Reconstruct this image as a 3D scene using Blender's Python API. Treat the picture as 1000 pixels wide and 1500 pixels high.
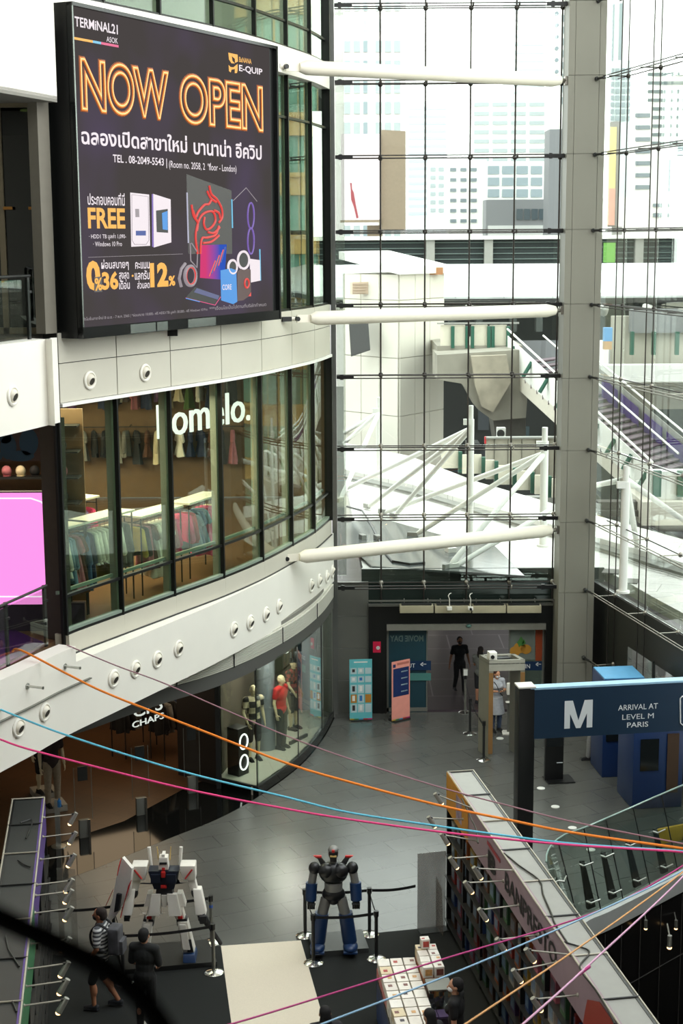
import bpy, bmesh, math, random
from mathutils import Vector, Matrix
from math import sin, cos, pi, radians, sqrt
for o in list(bpy.data.objects):
    bpy.data.objects.remove(o)
scene = bpy.context.scene
COL = scene.collection

# ------------------------------------------------------------------ camera
CAM_H, FPX, PITCH, ROLL = 12.0, 2250.0, radians(10.08), 0.0062
r0 = Vector((1, 0, 0)); u0 = Vector((0, sin(PITCH), cos(PITCH))); FW = Vector((0, cos(PITCH), -sin(PITCH)))
RT = cos(ROLL) * r0 - sin(ROLL) * u0
UP = cos(ROLL) * u0 + sin(ROLL) * r0
CAMP = Vector((0, 0, CAM_H))
cam = bpy.data.cameras.new('camera'); camo = bpy.data.objects.new('camera', cam); COL.objects.link(camo)
cam.sensor_fit = 'VERTICAL'; cam.sensor_height = 36.0; cam.lens = FPX * 36.0 / 1500.0
cam.clip_end = 2000; cam.clip_start = 0.05
M = Matrix.Identity(4)
for i in range(3):
    M[i][0] = RT[i]; M[i][1] = UP[i]; M[i][2] = -FW[i]; M[i][3] = CAMP[i]
camo.matrix_world = M
cam.dof.use_dof = True; cam.dof.focus_distance = 33.0; cam.dof.aperture_fstop = 2.8
scene.camera = camo
scene.view_settings.view_transform = 'Standard'; scene.view_settings.look = 'None'
scene.view_settings.gamma = 1; scene.view_settings.use_curve_mapping = False
scene.view_settings.exposure = 0.0
try:
    scene.cycles.max_bounces = 10; scene.cycles.transparent_max_bounces = 24
    scene.cycles.sample_clamp_indirect = 6.0; scene.cycles.caustics_reflective = False; scene.cycles.caustics_refractive = False
    scene.cycles.use_denoising = True
except Exception:
    pass
# ------------------------------------------------------------------ sky: bright even overcast
SKY_STRENGTH = 4.6
w = bpy.data.worlds.new('overcast_sky'); scene.world = w; w.use_nodes = True
wn = w.node_tree; wn.nodes.clear()
wo = wn.nodes.new('ShaderNodeOutputWorld'); bg = wn.nodes.new('ShaderNodeBackground')
tc = wn.nodes.new('ShaderNodeTexCoord'); sx = wn.nodes.new('ShaderNodeSeparateXYZ'); cr = wn.nodes.new('ShaderNodeValToRGB')
wn.links.new(tc.outputs['Generated'], sx.inputs[0]); wn.links.new(sx.outputs['Z'], cr.inputs[0])
cr.color_ramp.elements[0].position = 0.0; cr.color_ramp.elements[0].color = (0.96, 0.97, 0.95, 1)
cr.color_ramp.elements[1].position = 0.8; cr.color_ramp.elements[1].color = (0.93, 0.97, 0.98, 1)
wn.links.new(cr.outputs[0], bg.inputs[0]); bg.inputs[1].default_value = SKY_STRENGTH
wn.links.new(bg.outputs[0], wo.inputs[0])

def area(name, loc, rot, sx_, sy_, power, col=(1, 1, 1)):
    l = bpy.data.lights.new(name, 'AREA'); l.shape = 'RECTANGLE'; l.size = sx_; l.size_y = sy_; l.energy = power; l.color = col
    o = bpy.data.objects.new(name, l); COL.objects.link(o); o.location = loc; o.rotation_euler = rot
    return o
def spot(name, loc, target, power, col=(1, .85, .65), angle=70, r=.04):
    l = bpy.data.lights.new(name, 'SPOT'); l.energy = power; l.color = col; l.spot_size = radians(angle); l.spot_blend = .6; l.shadow_soft_size = r
    o = bpy.data.objects.new(name, l); COL.objects.link(o); o.location = loc
    o.rotation_euler = (Vector(target) - Vector(loc)).to_track_quat('-Z', 'Y').to_euler()
    return o
# shop ceiling panels, warm
area('boutique_ceiling_light', (-7.2, 33.0, 8.9), (0, 0, radians(-60)), 9, 5, 1900, (1, .82, .60))
area('boutique_rear_ceiling_light', (-11.0, 36.0, 8.9), (0, 0, radians(-60)), 8, 4, 1300, (1, .80, .56))
area('ground_shop_ceiling_light', (-5.2, 34.5, 2.85), (0, 0, radians(-60)), 5, 3, 58, (1, .74, .46))
area('display_window_light', (-1.75, 34.6, 2.85), (0, 0, radians(-65)), 3.6, .8, 140, (1, .95, .85))

# ------------------------------------------------------------------ reading the photograph: pixel -> point on a real plane
def ray(u, v): return FW + RT * ((u - 500) / FPX) + UP * ((750 - v) / FPX)
def PZ(u, v, z):
    d = ray(u, v); return CAMP + d * ((z - CAM_H) / d.z)
def PY(u, v, y):
    d = ray(u, v); return CAMP + d * (y / d.y)
def PP(u, v, p, n):
    d = ray(u, v); n = Vector(n); return CAMP + d * ((Vector(p) - CAMP).dot(n) / d.dot(n))

# ------------------------------------------------------------------ materials
def lin(c):
    c = c / 255.0
    return c / 12.92 if c <= .04045 else ((c + .055) / 1.055) ** 2.4
def rgb(c): return (lin(c[0]), lin(c[1]), lin(c[2]), 1)
MATS = {}
def mat(name, c, rough=.6, metal=0., noise=.06, scale=6., emit=0., spec=.5, bump=0., coat=0.):
    if name in MATS: return MATS[name]
    m = bpy.data.materials.new(name); m.use_nodes = True; nt = m.node_tree; b = nt.nodes['Principled BSDF']
    col = rgb(c)
    b.inputs['Base Color'].default_value = col; b.inputs['Roughness'].default_value = rough; b.inputs['Metallic'].default_value = metal
    b.inputs['Specular IOR Level'].default_value = spec
    if coat: b.inputs['Coat Weight'].default_value = coat
    if noise or bump:
        t = nt.nodes.new('ShaderNodeTexCoord'); n = nt.nodes.new('ShaderNodeTexNoise'); n.inputs['Scale'].default_value = scale; n.inputs['Detail'].default_value = 4
        nt.links.new(t.outputs['Object'], n.inputs['Vector'])
        if noise:
            mx = nt.nodes.new('ShaderNodeMix'); mx.data_type = 'RGBA'
            mx.inputs[6].default_value = tuple(max(0, x * (1 - noise * 2)) for x in col[:3]) + (1,)
            mx.inputs[7].default_value = tuple(min(1, x * (1 + noise * 2)) for x in col[:3]) + (1,)
            nt.links.new(n.outputs['Fac'], mx.inputs[0]); nt.links.new(mx.outputs[2], b.inputs['Base Color'])
        if bump:
            bp = nt.nodes.new('ShaderNodeBump'); bp.inputs['Strength'].default_value = bump; bp.inputs['Distance'].default_value = .02
            nt.links.new(n.outputs['Fac'], bp.inputs['Height']); nt.links.new(bp.outputs[0], b.inputs['Normal'])
    if emit:
        b.inputs['Emission Color'].default_value = col; b.inputs['Emission Strength'].default_value = emit
        b.inputs['Base Color'].default_value = (0.01, 0.01, 0.01, 1)
        for l in list(nt.links):
            if l.to_socket == b.inputs['Base Color']: nt.links.remove(l)
    MATS[name] = m; return m
def glow(name, c, s=1.0): return mat(name, c, .5, 0, 0, emit=s)
def glass(name, tint=(235, 245, 238), k=1.6, base=0.02, rough=0.0):
    if name in MATS: return MATS[name]
    m = bpy.data.materials.new(name); m.use_nodes = True; nt = m.node_tree; nt.nodes.clear()
    o = nt.nodes.new('ShaderNodeOutputMaterial'); t = nt.nodes.new('ShaderNodeBsdfTransparent'); g = nt.nodes.new('ShaderNodeBsdfGlossy')
    mx = nt.nodes.new('ShaderNodeMixShader'); fr = nt.nodes.new('ShaderNodeFresnel'); fr.inputs[0].default_value = 1.5
    ma = nt.nodes.new('ShaderNodeMath'); ma.operation = 'MULTIPLY_ADD'; ma.inputs[1].default_value = k; ma.inputs[2].default_value = base; ma.use_clamp = True
    geo = nt.nodes.new('ShaderNodeNewGeometry'); mxn = nt.nodes.new('ShaderNodeMix'); mxn.data_type = 'FLOAT'
    # same Fresnel curve from either face of the thin pane
    fr2 = nt.nodes.new('ShaderNodeFresnel'); fr2.inputs[0].default_value = 1.5
    mi = nt.nodes.new('ShaderNodeMix'); mi.data_type = 'FLOAT'; mi.inputs[2].default_value = 1.5; mi.inputs[3].default_value = 1 / 1.5
    nt.links.new(geo.outputs['Backfacing'], mi.inputs[0]); nt.links.new(mi.outputs[0], fr.inputs[0])
    nt.links.new(fr.outputs[0], ma.inputs[0]); nt.links.new(ma.outputs[0], mx.inputs[0])
    t.inputs[0].default_value = rgb(tint); g.inputs['Roughness'].default_value = rough; g.inputs[0].default_value = (.95, 1, .97, 1)
    nt.links.new(t.outputs[0], mx.inputs[1]); nt.links.new(g.outputs[0], mx.inputs[2]); nt.links.new(mx.outputs[0], o.inputs[0])
    nt.nodes.remove(fr2); nt.nodes.remove(mxn)
    MATS[name] = m; return m
def tiles(name, c, line, size, rough=.35, w_=.012, rot=0., noise=.06, spec=.5, ratio=1.0):
    if name in MATS: return MATS[name]
    m = bpy.data.materials.new(name); m.use_nodes = True; nt = m.node_tree; b = nt.nodes['Principled BSDF']
    t = nt.nodes.new('ShaderNodeTexCoord'); mp = nt.nodes.new('ShaderNodeMapping'); mp.inputs['Rotation'].default_value[2] = rot
    br = nt.nodes.new('ShaderNodeTexBrick'); br.offset = .5; br.inputs['Scale'].default_value = 1.0
    br.inputs['Brick Width'].default_value = size * ratio; br.inputs['Row Height'].default_value = size; br.inputs['Mortar Size'].default_value = w_
    a = rgb(c); br.inputs['Color1'].default_value = tuple(x * (1 - noise) for x in a[:3]) + (1,); br.inputs['Color2'].default_value = tuple(x * (1 + noise) for x in a[:3]) + (1,)
    br.inputs['Mortar'].default_value = rgb(line)
    n = nt.nodes.new('ShaderNodeTexNoise'); n.inputs['Scale'].default_value = .8; n.inputs['Detail'].default_value = 6
    mx = nt.nodes.new('ShaderNodeMix'); mx.data_type = 'RGBA'; mx.blend_type = 'MULTIPLY'; mx.inputs[0].default_value = .5
    nt.links.new(t.outputs['Object'], mp.inputs[0]); nt.links.new(mp.outputs[0], br.inputs['Vector']); nt.links.new(mp.outputs[0], n.inputs['Vector'])
    nt.links.new(br.outputs['Color'], mx.inputs[6]); nt.links.new(n.outputs['Fac'], mx.inputs[7]); nt.links.new(mx.outputs[2], b.inputs['Base Color'])
    b.inputs['Roughness'].default_value = rough; b.inputs['Specular IOR Level'].default_value = spec
    MATS[name] = m; return m

# ------------------------------------------------------------------ mesh building
class MB:
    def __init__(s): s.bm = bmesh.new()
    def verts(s, pts, faces):
        v = [s.bm.verts.new(p) for p in pts]
        for f in faces:
            try: s.bm.faces.new([v[i] for i in f])
            except ValueError: pass
        return s
    def box(s, c, size, rz=0., mtx=None, bev=0.):
        x, y, z = [d / 2 for d in size]
        P = [Vector((a, b, d)) for d in (-z, z) for a, b in ((-x, -y), (x, -y), (x, y), (-x, y))]
        R_ = mtx if mtx is not None else Matrix.Rotation(rz, 3, 'Z')
        P = [R_ @ q + Vector(c) for q in P]
        n0 = len(s.bm.faces)
        s.verts(P, [(3, 2, 1, 0), (4, 5, 6, 7), (0, 1, 5, 4), (1, 2, 6, 5), (2, 3, 7, 6), (3, 0, 4, 7)])
        if bev:
            s.bm.faces.ensure_lookup_table()
            es = {e for f in s.bm.faces[n0:] for e in f.edges}
            bmesh.ops.bevel(s.bm, geom=list(es), offset=bev, segments=2, affect='EDGES', profile=.6)
        return s
    def tube(s, a, b, r, r2=None, n=10, caps=True):
        a, b = Vector(a), Vector(b); r2 = r if r2 is None else r2
        d = b - a
        if d.length < 1e-7: return s
        q = d.to_track_quat('Z', 'Y').to_matrix()
        P = [a + q @ Vector((r * cos(2 * pi * i / n), r * sin(2 * pi * i / n), 0)) for i in range(n)] + [b + q @ Vector((r2 * cos(2 * pi * i / n), r2 * sin(2 * pi * i / n), 0)) for i in range(n)]
        F = [(i, (i + 1) % n, n + (i + 1) % n, n + i) for i in range(n)]
        if caps: F += [tuple(range(n - 1, -1, -1)), tuple(range(n, 2 * n))]
        return s.verts(P, F)
    def path(s, pts, r, n=8, closed=False):
        pts = [Vector(p) for p in pts]; N = len(pts); rings = []
        rr = r if callable(r) else (lambda t: r)
        prev = None
        for i, p in enumerate(pts):
            if closed: d = pts[(i + 1) % N] - pts[i - 1]
            else: d = pts[min(i + 1, N - 1)] - pts[max(i - 1, 0)]
            d.normalize()
            if prev is None:
                up = Vector((0, 0, 1)) if abs(d.z) < .9 else Vector((1, 0, 0))
                x = d.cross(up).normalized()
            else:
                x = (prev - d * prev.dot(d)).normalized()
            prev = x; y = d.cross(x); k = rr(i / max(1, N - 1))
            rings.append([s.bm.verts.new(p + x * k * cos(2 * pi * j / n) + y * k * sin(2 * pi * j / n)) for j in range(n)])
        for i in range(N if closed else N - 1):
            A, B = rings[i], rings[(i + 1) % N]
            for j in range(n): s.bm.faces.new((A[j], A[(j + 1) % n], B[(j + 1) % n], B[j]))
        if not closed:
            s.bm.faces.new(rings[0][::-1]); s.bm.faces.new(rings[-1])
        return s
    def ell(s, c, r, n=14, m=9, mtx=None):
        c = Vector(c); r = (r, r, r) if not hasattr(r, '__len__') else r
        P = []; F = []
        for i in range(1, m):
            t = pi * i / m
            for j in range(n): P.append(Vector((r[0] * sin(t) * cos(2 * pi * j / n), r[1] * sin(t) * sin(2 * pi * j / n), r[2] * cos(t))))
        P.append(Vector((0, 0, r[2]))); P.append(Vector((0, 0, -r[2])))
        for i in range(m - 2):
            for j in range(n): F.append((i * n + j, (i + 1) * n + j, (i + 1) * n + (j + 1) % n, i * n + (j + 1) % n))
        for j in range(n):
            F.append((len(P) - 2, j, (j + 1) % n)); F.append((len(P) - 1, (m - 2) * n + (j + 1) % n, (m - 2) * n + j))
        if mtx is not None: P = [mtx @ q for q in P]
        return s.verts([q + c for q in P], F)
    def cap(s, a, b, ra, rb, n=12):          # capsule with two radii
        s.tube(a, b, ra, rb, n); s.ell(a, ra, n, 8); s.ell(b, rb, n, 8); return s
    def lathe(s, c, prof, n=24, axis=None):
        q = axis.to_track_quat('Z', 'Y').to_matrix() if axis is not None else Matrix.Identity(3)
        c = Vector(c); P = []; F = []
        for (r, z) in prof:
            for j in range(n): P.append(c + q @ Vector((r * cos(2 * pi * j / n), r * sin(2 * pi * j / n), z)))
        for i in range(len(prof) - 1):
            for j in range(n): F.append((i * n + j, i * n + (j + 1) % n, (i + 1) * n + (j + 1) % n, (i + 1) * n + j))
        if prof[0][0] > 1e-6: F.append(tuple(range(n - 1, -1, -1)))
        if prof[-1][0] > 1e-6: F.append(tuple(range((len(prof) - 1) * n, len(prof) * n)))
        return s.verts(P, F)
    def prism(s, poly, z0, z1):               # polygon in plan
        n = len(poly)
        return s.verts([(p[0], p[1], z0) for p in poly] + [(p[0], p[1], z1) for p in poly],
                       [tuple(range(n - 1, -1, -1)), tuple(range(n, 2 * n))] + [(i, (i + 1) % n, n + (i + 1) % n, n + i) for i in range(n)])
    def slab(s, pts, nrm, t):                 # any planar polygon given thickness t along nrm
        nrm = Vector(nrm); n = len(pts); pts = [Vector(p) for p in pts]
        return s.verts(pts + [p + nrm * t for p in pts],
                       [tuple(range(n - 1, -1, -1)), tuple(range(n, 2 * n))] + [(i, (i + 1) % n, n + (i + 1) % n, n + i) for i in range(n)])
    def wall(s, curve, z0, z1, t=.1, side=1):  # thick strip following a plan curve; thickness to the left of travel when side=1
        inn = offs(curve, t * side); A = [Vector((p[0], p[1], 0)) for p in curve]; B = [Vector((p[0], p[1], 0)) for p in inn]
        n = len(A); P = []; F = []
        zz0 = z0 if callable(z0) else (lambda k: z0); zz1 = z1 if callable(z1) else (lambda k: z1)
        for i in range(n):
            k = i / (n - 1); P += [(A[i].x, A[i].y, zz0(k)), (A[i].x, A[i].y, zz1(k)), (B[i].x, B[i].y, zz1(k)), (B[i].x, B[i].y, zz0(k))]
        for i in range(n - 1):
            for j in range(4): F.append((4 * i + j, 4 * i + 4 + j, 4 * i + 4 + (j + 1) % 4, 4 * i + (j + 1) % 4))
        F += [(0, 1, 2, 3), (4 * n - 1, 4 * n - 2, 4 * n - 3, 4 * n - 4)]
        return s.verts(P, F)
    def build(s, name, m, parent=None, smooth=None, world=True, **kw):
        bmesh.ops.recalc_face_normals(s.bm, faces=s.bm.faces[:])
        me = bpy.data.meshes.new(name); s.bm.to_mesh(me); s.bm.free()
        return link(name, me, m, parent, smooth, world, **kw)
ORG = {}
def link(name, me, m, parent=None, smooth=None, world=True, label=None, cat=None, group=None, kind=None):
    o = bpy.data.objects.new(name, me); COL.objects.link(o)
    if m is not None:
        me.materials.clear(); me.materials.append(m)
    if parent is not None:
        o.parent = parent
        if world: me.transform(Matrix.Translation(-ORG.get(parent.name, Vector((0, 0, 0)))))
    elif world and len(me.vertices):
        # put the object's origin at the base of its own mesh
        xs = [v.co for v in me.vertices]
        c = Vector(((min(v.x for v in xs) + max(v.x for v in xs)) / 2, (min(v.y for v in xs) + max(v.y for v in xs)) / 2, min(v.z for v in xs)))
        me.transform(Matrix.Translation(-c)); o.location = c; ORG[o.name] = c
    if parent is not None: ORG[o.name] = ORG.get(parent.name, Vector((0, 0, 0)))
    if smooth is not None:
        for p in me.polygons: p.use_smooth = True
        if smooth < 180:
            try: me.set_sharp_from_angle(angle=radians(smooth))
            except Exception: pass
    if label: o['label'] = label
    if cat: o['category'] = cat
    if group: o['group'] = group
    if kind: o['kind'] = kind
    return o
def thing(name, label, cat, loc=(0, 0, 0), rz=0., group=None):
    o = bpy.data.objects.new(name, None); COL.objects.link(o); o.location = loc; o.rotation_euler = (0, 0, rz); o.empty_display_size = .1
    o['label'] = label; o['category'] = cat
    if group: o['group'] = group
    ORG[o.name] = Vector(loc)
    return o
def dup(src, loc, rz=None, label=None, group=None, scale=None):
    c = src.copy(); COL.objects.link(c); c.location = loc
    if rz is not None: c.rotation_euler = (0, 0, rz)
    if scale is not None: c.scale = scale
    if label: c['label'] = label
    if group: c['group'] = group
    for ch in list(src.children):
        d = ch.copy(); COL.objects.link(d); d.parent = c
        for g in list(ch.children):
            e = g.copy(); COL.objects.link(e); e.parent = d
    return c
def struct(mb, name, m, smooth=None):
    return mb.build(name, m, None, smooth, kind='structure')
def offs(curve, d):
    out = []; n = len(curve)
    for i in range(n):
        a = curve[max(0, i - 1)]; b = curve[min(n - 1, i + 1)]
        t = Vector((b[0] - a[0], b[1] - a[1])).normalized()
        out.append((curve[i][0] - t.y * d, curve[i][1] + t.x * d))
    return out
def spline(P, k=6):
    out = []
    for i in range(len(P) - 1):
        p0 = P[max(0, i - 1)]; p1 = P[i]; p2 = P[i + 1]; p3 = P[min(len(P) - 1, i + 2)]
        for j in range(k):
            t = j / k
            out.append(tuple(.5 * ((2 * p1[a]) + (-p0[a] + p2[a]) * t + (2 * p0[a] - 5 * p1[a] + 4 * p2[a] - p3[a]) * t * t + (-p0[a] + 3 * p1[a] - 3 * p2[a] + p3[a]) * t ** 3) for a in range(len(p1))))
    out.append(tuple(P[-1])); return out
def textmesh(body, size=1., outline=0., depth=0., bold=0., align='CENTER', xs=1.0):
    c = bpy.data.curves.new('lettering', 'FONT'); c.body = body; c.size = size; c.align_x = align; c.align_y = 'BOTTOM_BASELINE'; c.resolution_u = 8 if outline else 3
    if outline: c.fill_mode = 'NONE'; c.bevel_depth = outline; c.bevel_resolution = 0
    elif depth: c.extrude = depth
    if bold: c.offset = bold
    o = bpy.data.objects.new('lettering', c); COL.objects.link(o)
    dg = bpy.context.evaluated_depsgraph_get(); dg.update()
    me = bpy.data.meshes.new_from_object(o.evaluated_get(dg))
    bpy.data.objects.remove(o); bpy.data.curves.remove(c)
    if xs != 1.0: me.transform(Matrix.Diagonal((xs, 1, 1, 1)))
    return me
def fit(me, w, h=None):
    xs = [v.co.x for v in me.vertices]; ys = [v.co.y for v in me.vertices]
    W = max(xs) - min(xs); Hh = max(ys) - min(ys)
    if W <= 0: return me
    me.transform(Matrix.Translation((-min(xs), -min(ys), 0)))
    me.transform(Matrix.Diagonal((w / W, (h / Hh) if h else w / W, 1, 1)))
    return me
# ================================================================== THE SETTING
m_white = mat('white_paint', (238, 235, 224), .55, noise=.02, scale=1.5)
m_clad = mat('cream_metal_panel', (198, 194, 179), .45, noise=.03, scale=1.2)
m_seam = mat('dark_joint', (40, 40, 36), .8, noise=0)
m_black = mat('black_metal', (18, 19, 19), .4, noise=.05)
m_dark = mat('charcoal_metal', (44, 45, 44), .4, metal=.3, noise=.05)
m_mull = mat('dark_mullion', (30, 32, 30), .35, metal=.5, noise=.03)
m_steel = mat('brushed_steel', (190, 190, 184), .28, metal=1., noise=.04, scale=20)
m_chrome = mat('polished_steel', (215, 215, 210), .15, metal=1., noise=0)
m_greymet = mat('grey_satin_metal', (120, 120, 112), .45, metal=.4, noise=.03, scale=3)
m_floor = tiles('grey_floor_tile', (98, 99, 94), (80, 81, 77), .6, .26, .008, rot=radians(-25), noise=.05, spec=.75, ratio=2.0)
m_granite = mat('black_polished_granite', (13, 14, 13), .06, noise=.2, scale=30, spec=.6)
m_ext = tiles('walkway_tile', (58, 50, 54), (120, 114, 116), 1.6, .3, .02, rot=0, noise=.06)
m_conc = mat('weathered_concrete', (140, 136, 124), .85, noise=.22, scale=.9, bump=.2)
m_fglass = glass('facade_glass', (226, 236, 226), .95, .0)
m_cglass = glass('curtain_wall_glass', (246, 250, 247), 1.3, .0)
m_dglass = glass('dim_glass', (60, 74, 66), 2.0, .02)
m_shopglass = glass('shop_glass', (236, 242, 236), 1.6, .01)

# plan curves (left to right, shop side on the left of travel)
PB = [(-4.84, 26.42), (-4.06, 27.92), (-3.25, 29.42), (-2.40, 31.00), (-1.67, 32.65), (-1.08, 34.36), (-.60, 35.92), (-.25, 37.62)]
EXT = [(-6.75, 20.0), (-6.35, 21.6), (-5.95, 23.0), (-5.58, 24.1), (-5.22, 25.2)]
KS = 5
FC = spline([EXT[-1]] + PB, KS)[KS:]                # facade, P0..P7
def bay(i): return FC[i * KS:(i + 1) * KS + 1]
LC = spline(EXT + [PB[0]], KS)                      # left continuation
BC = spline([(-6.9, 20.0), (-6.4, 21.4), (-5.95, 22.8), (-5.57, 23.82), (-5.19, 24.72), (-4.8, 25.72), (-3.97, 27.42), (-3.3, 28.8), (-2.54, 30.38), (-1.6, 32.6), (-1.09, 34.3), (-.62, 35.86), (-.2, 37.85)], 5)
SC = spline([(-8.6, 25.6), (-7.4, 26.0), (-6.3, 26.6), (-5.6, 27.35), (-4.85, 28.1), (-4.13, 28.95), (-3.45, 29.75), (-2.62, 30.72), (-1.85, 32.0), (-1.0, 33.93), (-.48, 35.9), (-.2, 37.6)], 5)
def proj(P):
    q = Vector(P) - CAMP; w_ = q.dot(FW); return (500 + FPX * q.dot(RT) / w_, 750 - FPX * q.dot(UP) / w_)
def on_curve(curve, u, z):
    best = None
    for i in range(len(curve) - 1):
        for j in range(8):
            t = j / 8; x = curve[i][0] * (1 - t) + curve[i + 1][0] * t; y = curve[i][1] * (1 - t) + curve[i + 1][1] * t
            d = abs(proj((x, y, z))[0] - u)
            if best is None or d < best[0]:
                tn = Vector((curve[i + 1][0] - curve[i][0], curve[i + 1][1] - curve[i][1], 0)).normalized(); best = (d, Vector((x, y, z)), tn)
    return best[1], best[2]
def inward(t): return Vector((-t.y, t.x, 0))

# ---- floors
VC = spline([(4.9, 9.0), (4.6, 14.0), (4.25, 19.0), (3.98, 23.0), (4.0, 24.7), (4.25, 25.49), (4.7, 25.9), (5.19, 26.36), (5.8, 26.95), (6.46, 27.59), (7.3, 28.35), (8.6, 29.3)], 4)
poly = [(-16, 6)] + [(4.9, 6)] + VC + [(8.6, 38.0), (-.2, 38.0)] + [(-.2, 37.6)] + SC[::-1][1:] + [(-8.6, 24), (-16, 24)]
mb = MB(); mb.prism(poly, -.3, 0); struct(mb, 'floor', m_floor)
mb = MB(); mb.prism([(4.9, 6), (9.5, 6), (9.5, 30)] + VC[::-1], -5.3, -5.0); struct(mb, 'floor_lower_level', m_granite)
mb = MB(); mb.wall(VC, -5.0, -.32, .15, 1); o = struct(mb, 'wall_void', mat('dark_glossy_cladding', (20, 19, 18), .25, noise=.1, scale=.8, spec=.3), 60)
mb = MB(); mb.wall(offs(VC, -.02), -.30, .06, .22, 1); struct(mb, 'trim_void_edge', mat('pale_slab_edge', (188, 192, 188), .4, noise=.05), 60)
mb = MB()
for i in range(6, len(VC) - 1, 3):                     # joints of the dark cladding
    p = VC[i]; mb.box((p[0], p[1], -2.6), (.012, .03, 4.5))
for z in (-1.6, -3.1): mb.wall(offs(VC, -.012), z, z + .012, .01, 1)
struct(mb, 'trim_void_joint', mat('cladding_joint', (70, 68, 64), .5))
# shop floor: black granite threshold, then brown tile inside
inner = [(-9.0, 27.2), (-6.2, 29.0), (-4.6, 30.6), (-3.48, 32.6), (-2.7, 33.6), (-1.9, 35.6), (-1.4, 37.6)]
mb = MB(); mb.prism(SC + inner[::-1], -.3, .002); struct(mb, 'trim_shop_threshold', m_granite)
mb = MB(); mb.prism(inner + [(-1.4, 42), (-16, 42), (-16, 27.2)], -.3, .004); struct(mb, 'floor_ground_shop', tiles('brown_shop_floor', (96, 68, 44), (72, 52, 36), .6, .3, .008, rot=radians(30)))
mb = MB(); mb.box((8, 52.2, -.3), (34, 28, .6)); struct(mb, 'floor_walkway', m_ext)

# ---- upper slabs of the shop building
def slab_poly(curve, inset=.3): return offs(curve, inset) + [(-.3, 44), (-17, 44), (-17, 19)]
ALLC = LC[:-1] + FC
mb = MB(); mb.prism(slab_poly(ALLC), 4.3, 4.98); struct(mb, 'floor_first_storey', tiles('boutique_floor', (112, 84, 56), (90, 68, 46), .8, .28, .006))
mb = MB(); mb.prism(slab_poly(ALLC), 9.15, 10.4); struct(mb, 'ceiling_first_storey', mat('boutique_ceiling', (70, 66, 58), .8))
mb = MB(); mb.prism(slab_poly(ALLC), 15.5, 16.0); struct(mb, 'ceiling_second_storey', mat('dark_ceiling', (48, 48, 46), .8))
mb = MB(); mb.prism(slab_poly(ALLC), 21.2, 22.0); struct(mb, 'ceiling_third_storey', m_white)
mb = MB(); mb.prism(slab_poly(offs(SC, .1)), 2.95, 3.1); struct(mb, 'ceiling_ground_shop', mat('shop_ceiling_dark', (50, 42, 34), .8))
mb = MB(); mb.box((-9.2, 43.9, 2.2), (16, .2, 4.3)); struct(mb, 'wall_ground_shop_rear', mat('brown_shop_wall', (120, 84, 52), .7, noise=.1))
mb = MB(); mb.box((-8.0, 42.0, 7.2), (15.2, .2, 4.4)); struct(mb, 'wall_boutique_rear', mat('boutique_wall', (112, 86, 58), .7, noise=.1))
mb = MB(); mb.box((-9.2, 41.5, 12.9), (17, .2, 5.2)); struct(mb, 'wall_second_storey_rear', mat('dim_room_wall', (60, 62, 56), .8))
mb = MB(); mb.box((-9.2, 40.5, 18.6), (17, .2, 5.2)); struct(mb, 'wall_third_storey_rear', m_white)

# ---- lower white band with its grey louvre underneath
mb = MB(); mb.wall(BC, 3.5, 4.74, .35); struct(mb, 'wall_lower_band', m_white, 50)
k = next(i for i, p in enumerate(BC) if p[1] > 25.75)
mb = MB(); mb.wall(BC[:k + 1], 4.74, 5.02, .35); struct(mb, 'wall_left_parapet', m_white, 50)
mb = MB(); mb.wall(offs(BC[:k + 2], -.05), 4.34, 4.36, .06); struct(mb, 'trim_left_parapet_line', m_greymet)
lvk = spline([(-5.6, 27.15), (-4.9, 27.85), (-4.13, 28.9), (-3.5, 29.7), (-2.6, 30.75), (-1.8, 32.1), (-1.03, 33.92), (-.5, 35.8), (-.2, 37.6)], 5)
mb = MB()
for i in range(9):
    z = 3.16 + i * .038; mb.wall(lvk, z, z + .026, .06)
mb.wall(offs(lvk, .05), 3.12, 3.52, .2); struct(mb, 'wall_louvre', mat('grey_louvre_metal', (196, 194, 182), .45, noise=.03), 50)
mb = MB(); mb.wall(offs(lvk, .02), 2.86, 3.14, .25); struct(mb, 'wall_shop_lintel', mat('lintel_grey', (84, 84, 80), .45, noise=.03), 50)
mb = MB()
for i in range(4, len(lvk), 6):
    p = lvk[i]; mb.box((p[0] + .0, p[1] - .01, 3.33), (.02, .05, .36))
struct(mb, 'trim_louvre_joint', m_dark)
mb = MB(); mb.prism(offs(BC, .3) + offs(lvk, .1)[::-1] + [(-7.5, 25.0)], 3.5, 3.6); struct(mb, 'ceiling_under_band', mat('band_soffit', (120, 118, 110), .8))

# ---- cream panel courses at the first and second storeys
mb = MB()
for i in range(7): mb.wall([FC[i * KS]] + bay(i)[1:-1] + [(FC[(i + 1) * KS][0] * .992 + bay(i)[-2][0] * .008, FC[(i + 1) * KS][1] * .992 + bay(i)[-2][1] * .008)], 4.76, 5.11, .3)
struct(mb, 'wall_sill_course', m_clad, 40)
mb = MB(); mb.wall(offs(FC, -.02), 4.735, 4.765, .2); struct(mb, 'trim_sill_shadow_gap', m_dark)
def shorten(c, g=.012):
    a = Vector(c[0]); b = Vector(c[1]); d = (b - a).normalized() * g; e = Vector(c[-1]); f = Vector(c[-2]); h_ = (f - e).normalized() * g
    return [tuple(a + d)] + list(c[1:-1]) + [tuple(e + h_)]
mb = MB()
for i in range(7):
    c = shorten(bay(i)); mb.wall(c, 9.24, 9.91, .3); mb.wall(c, 9.925, 10.44, .3)
struct(mb, 'wall_spandrel_course', m_clad, 40)
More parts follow.
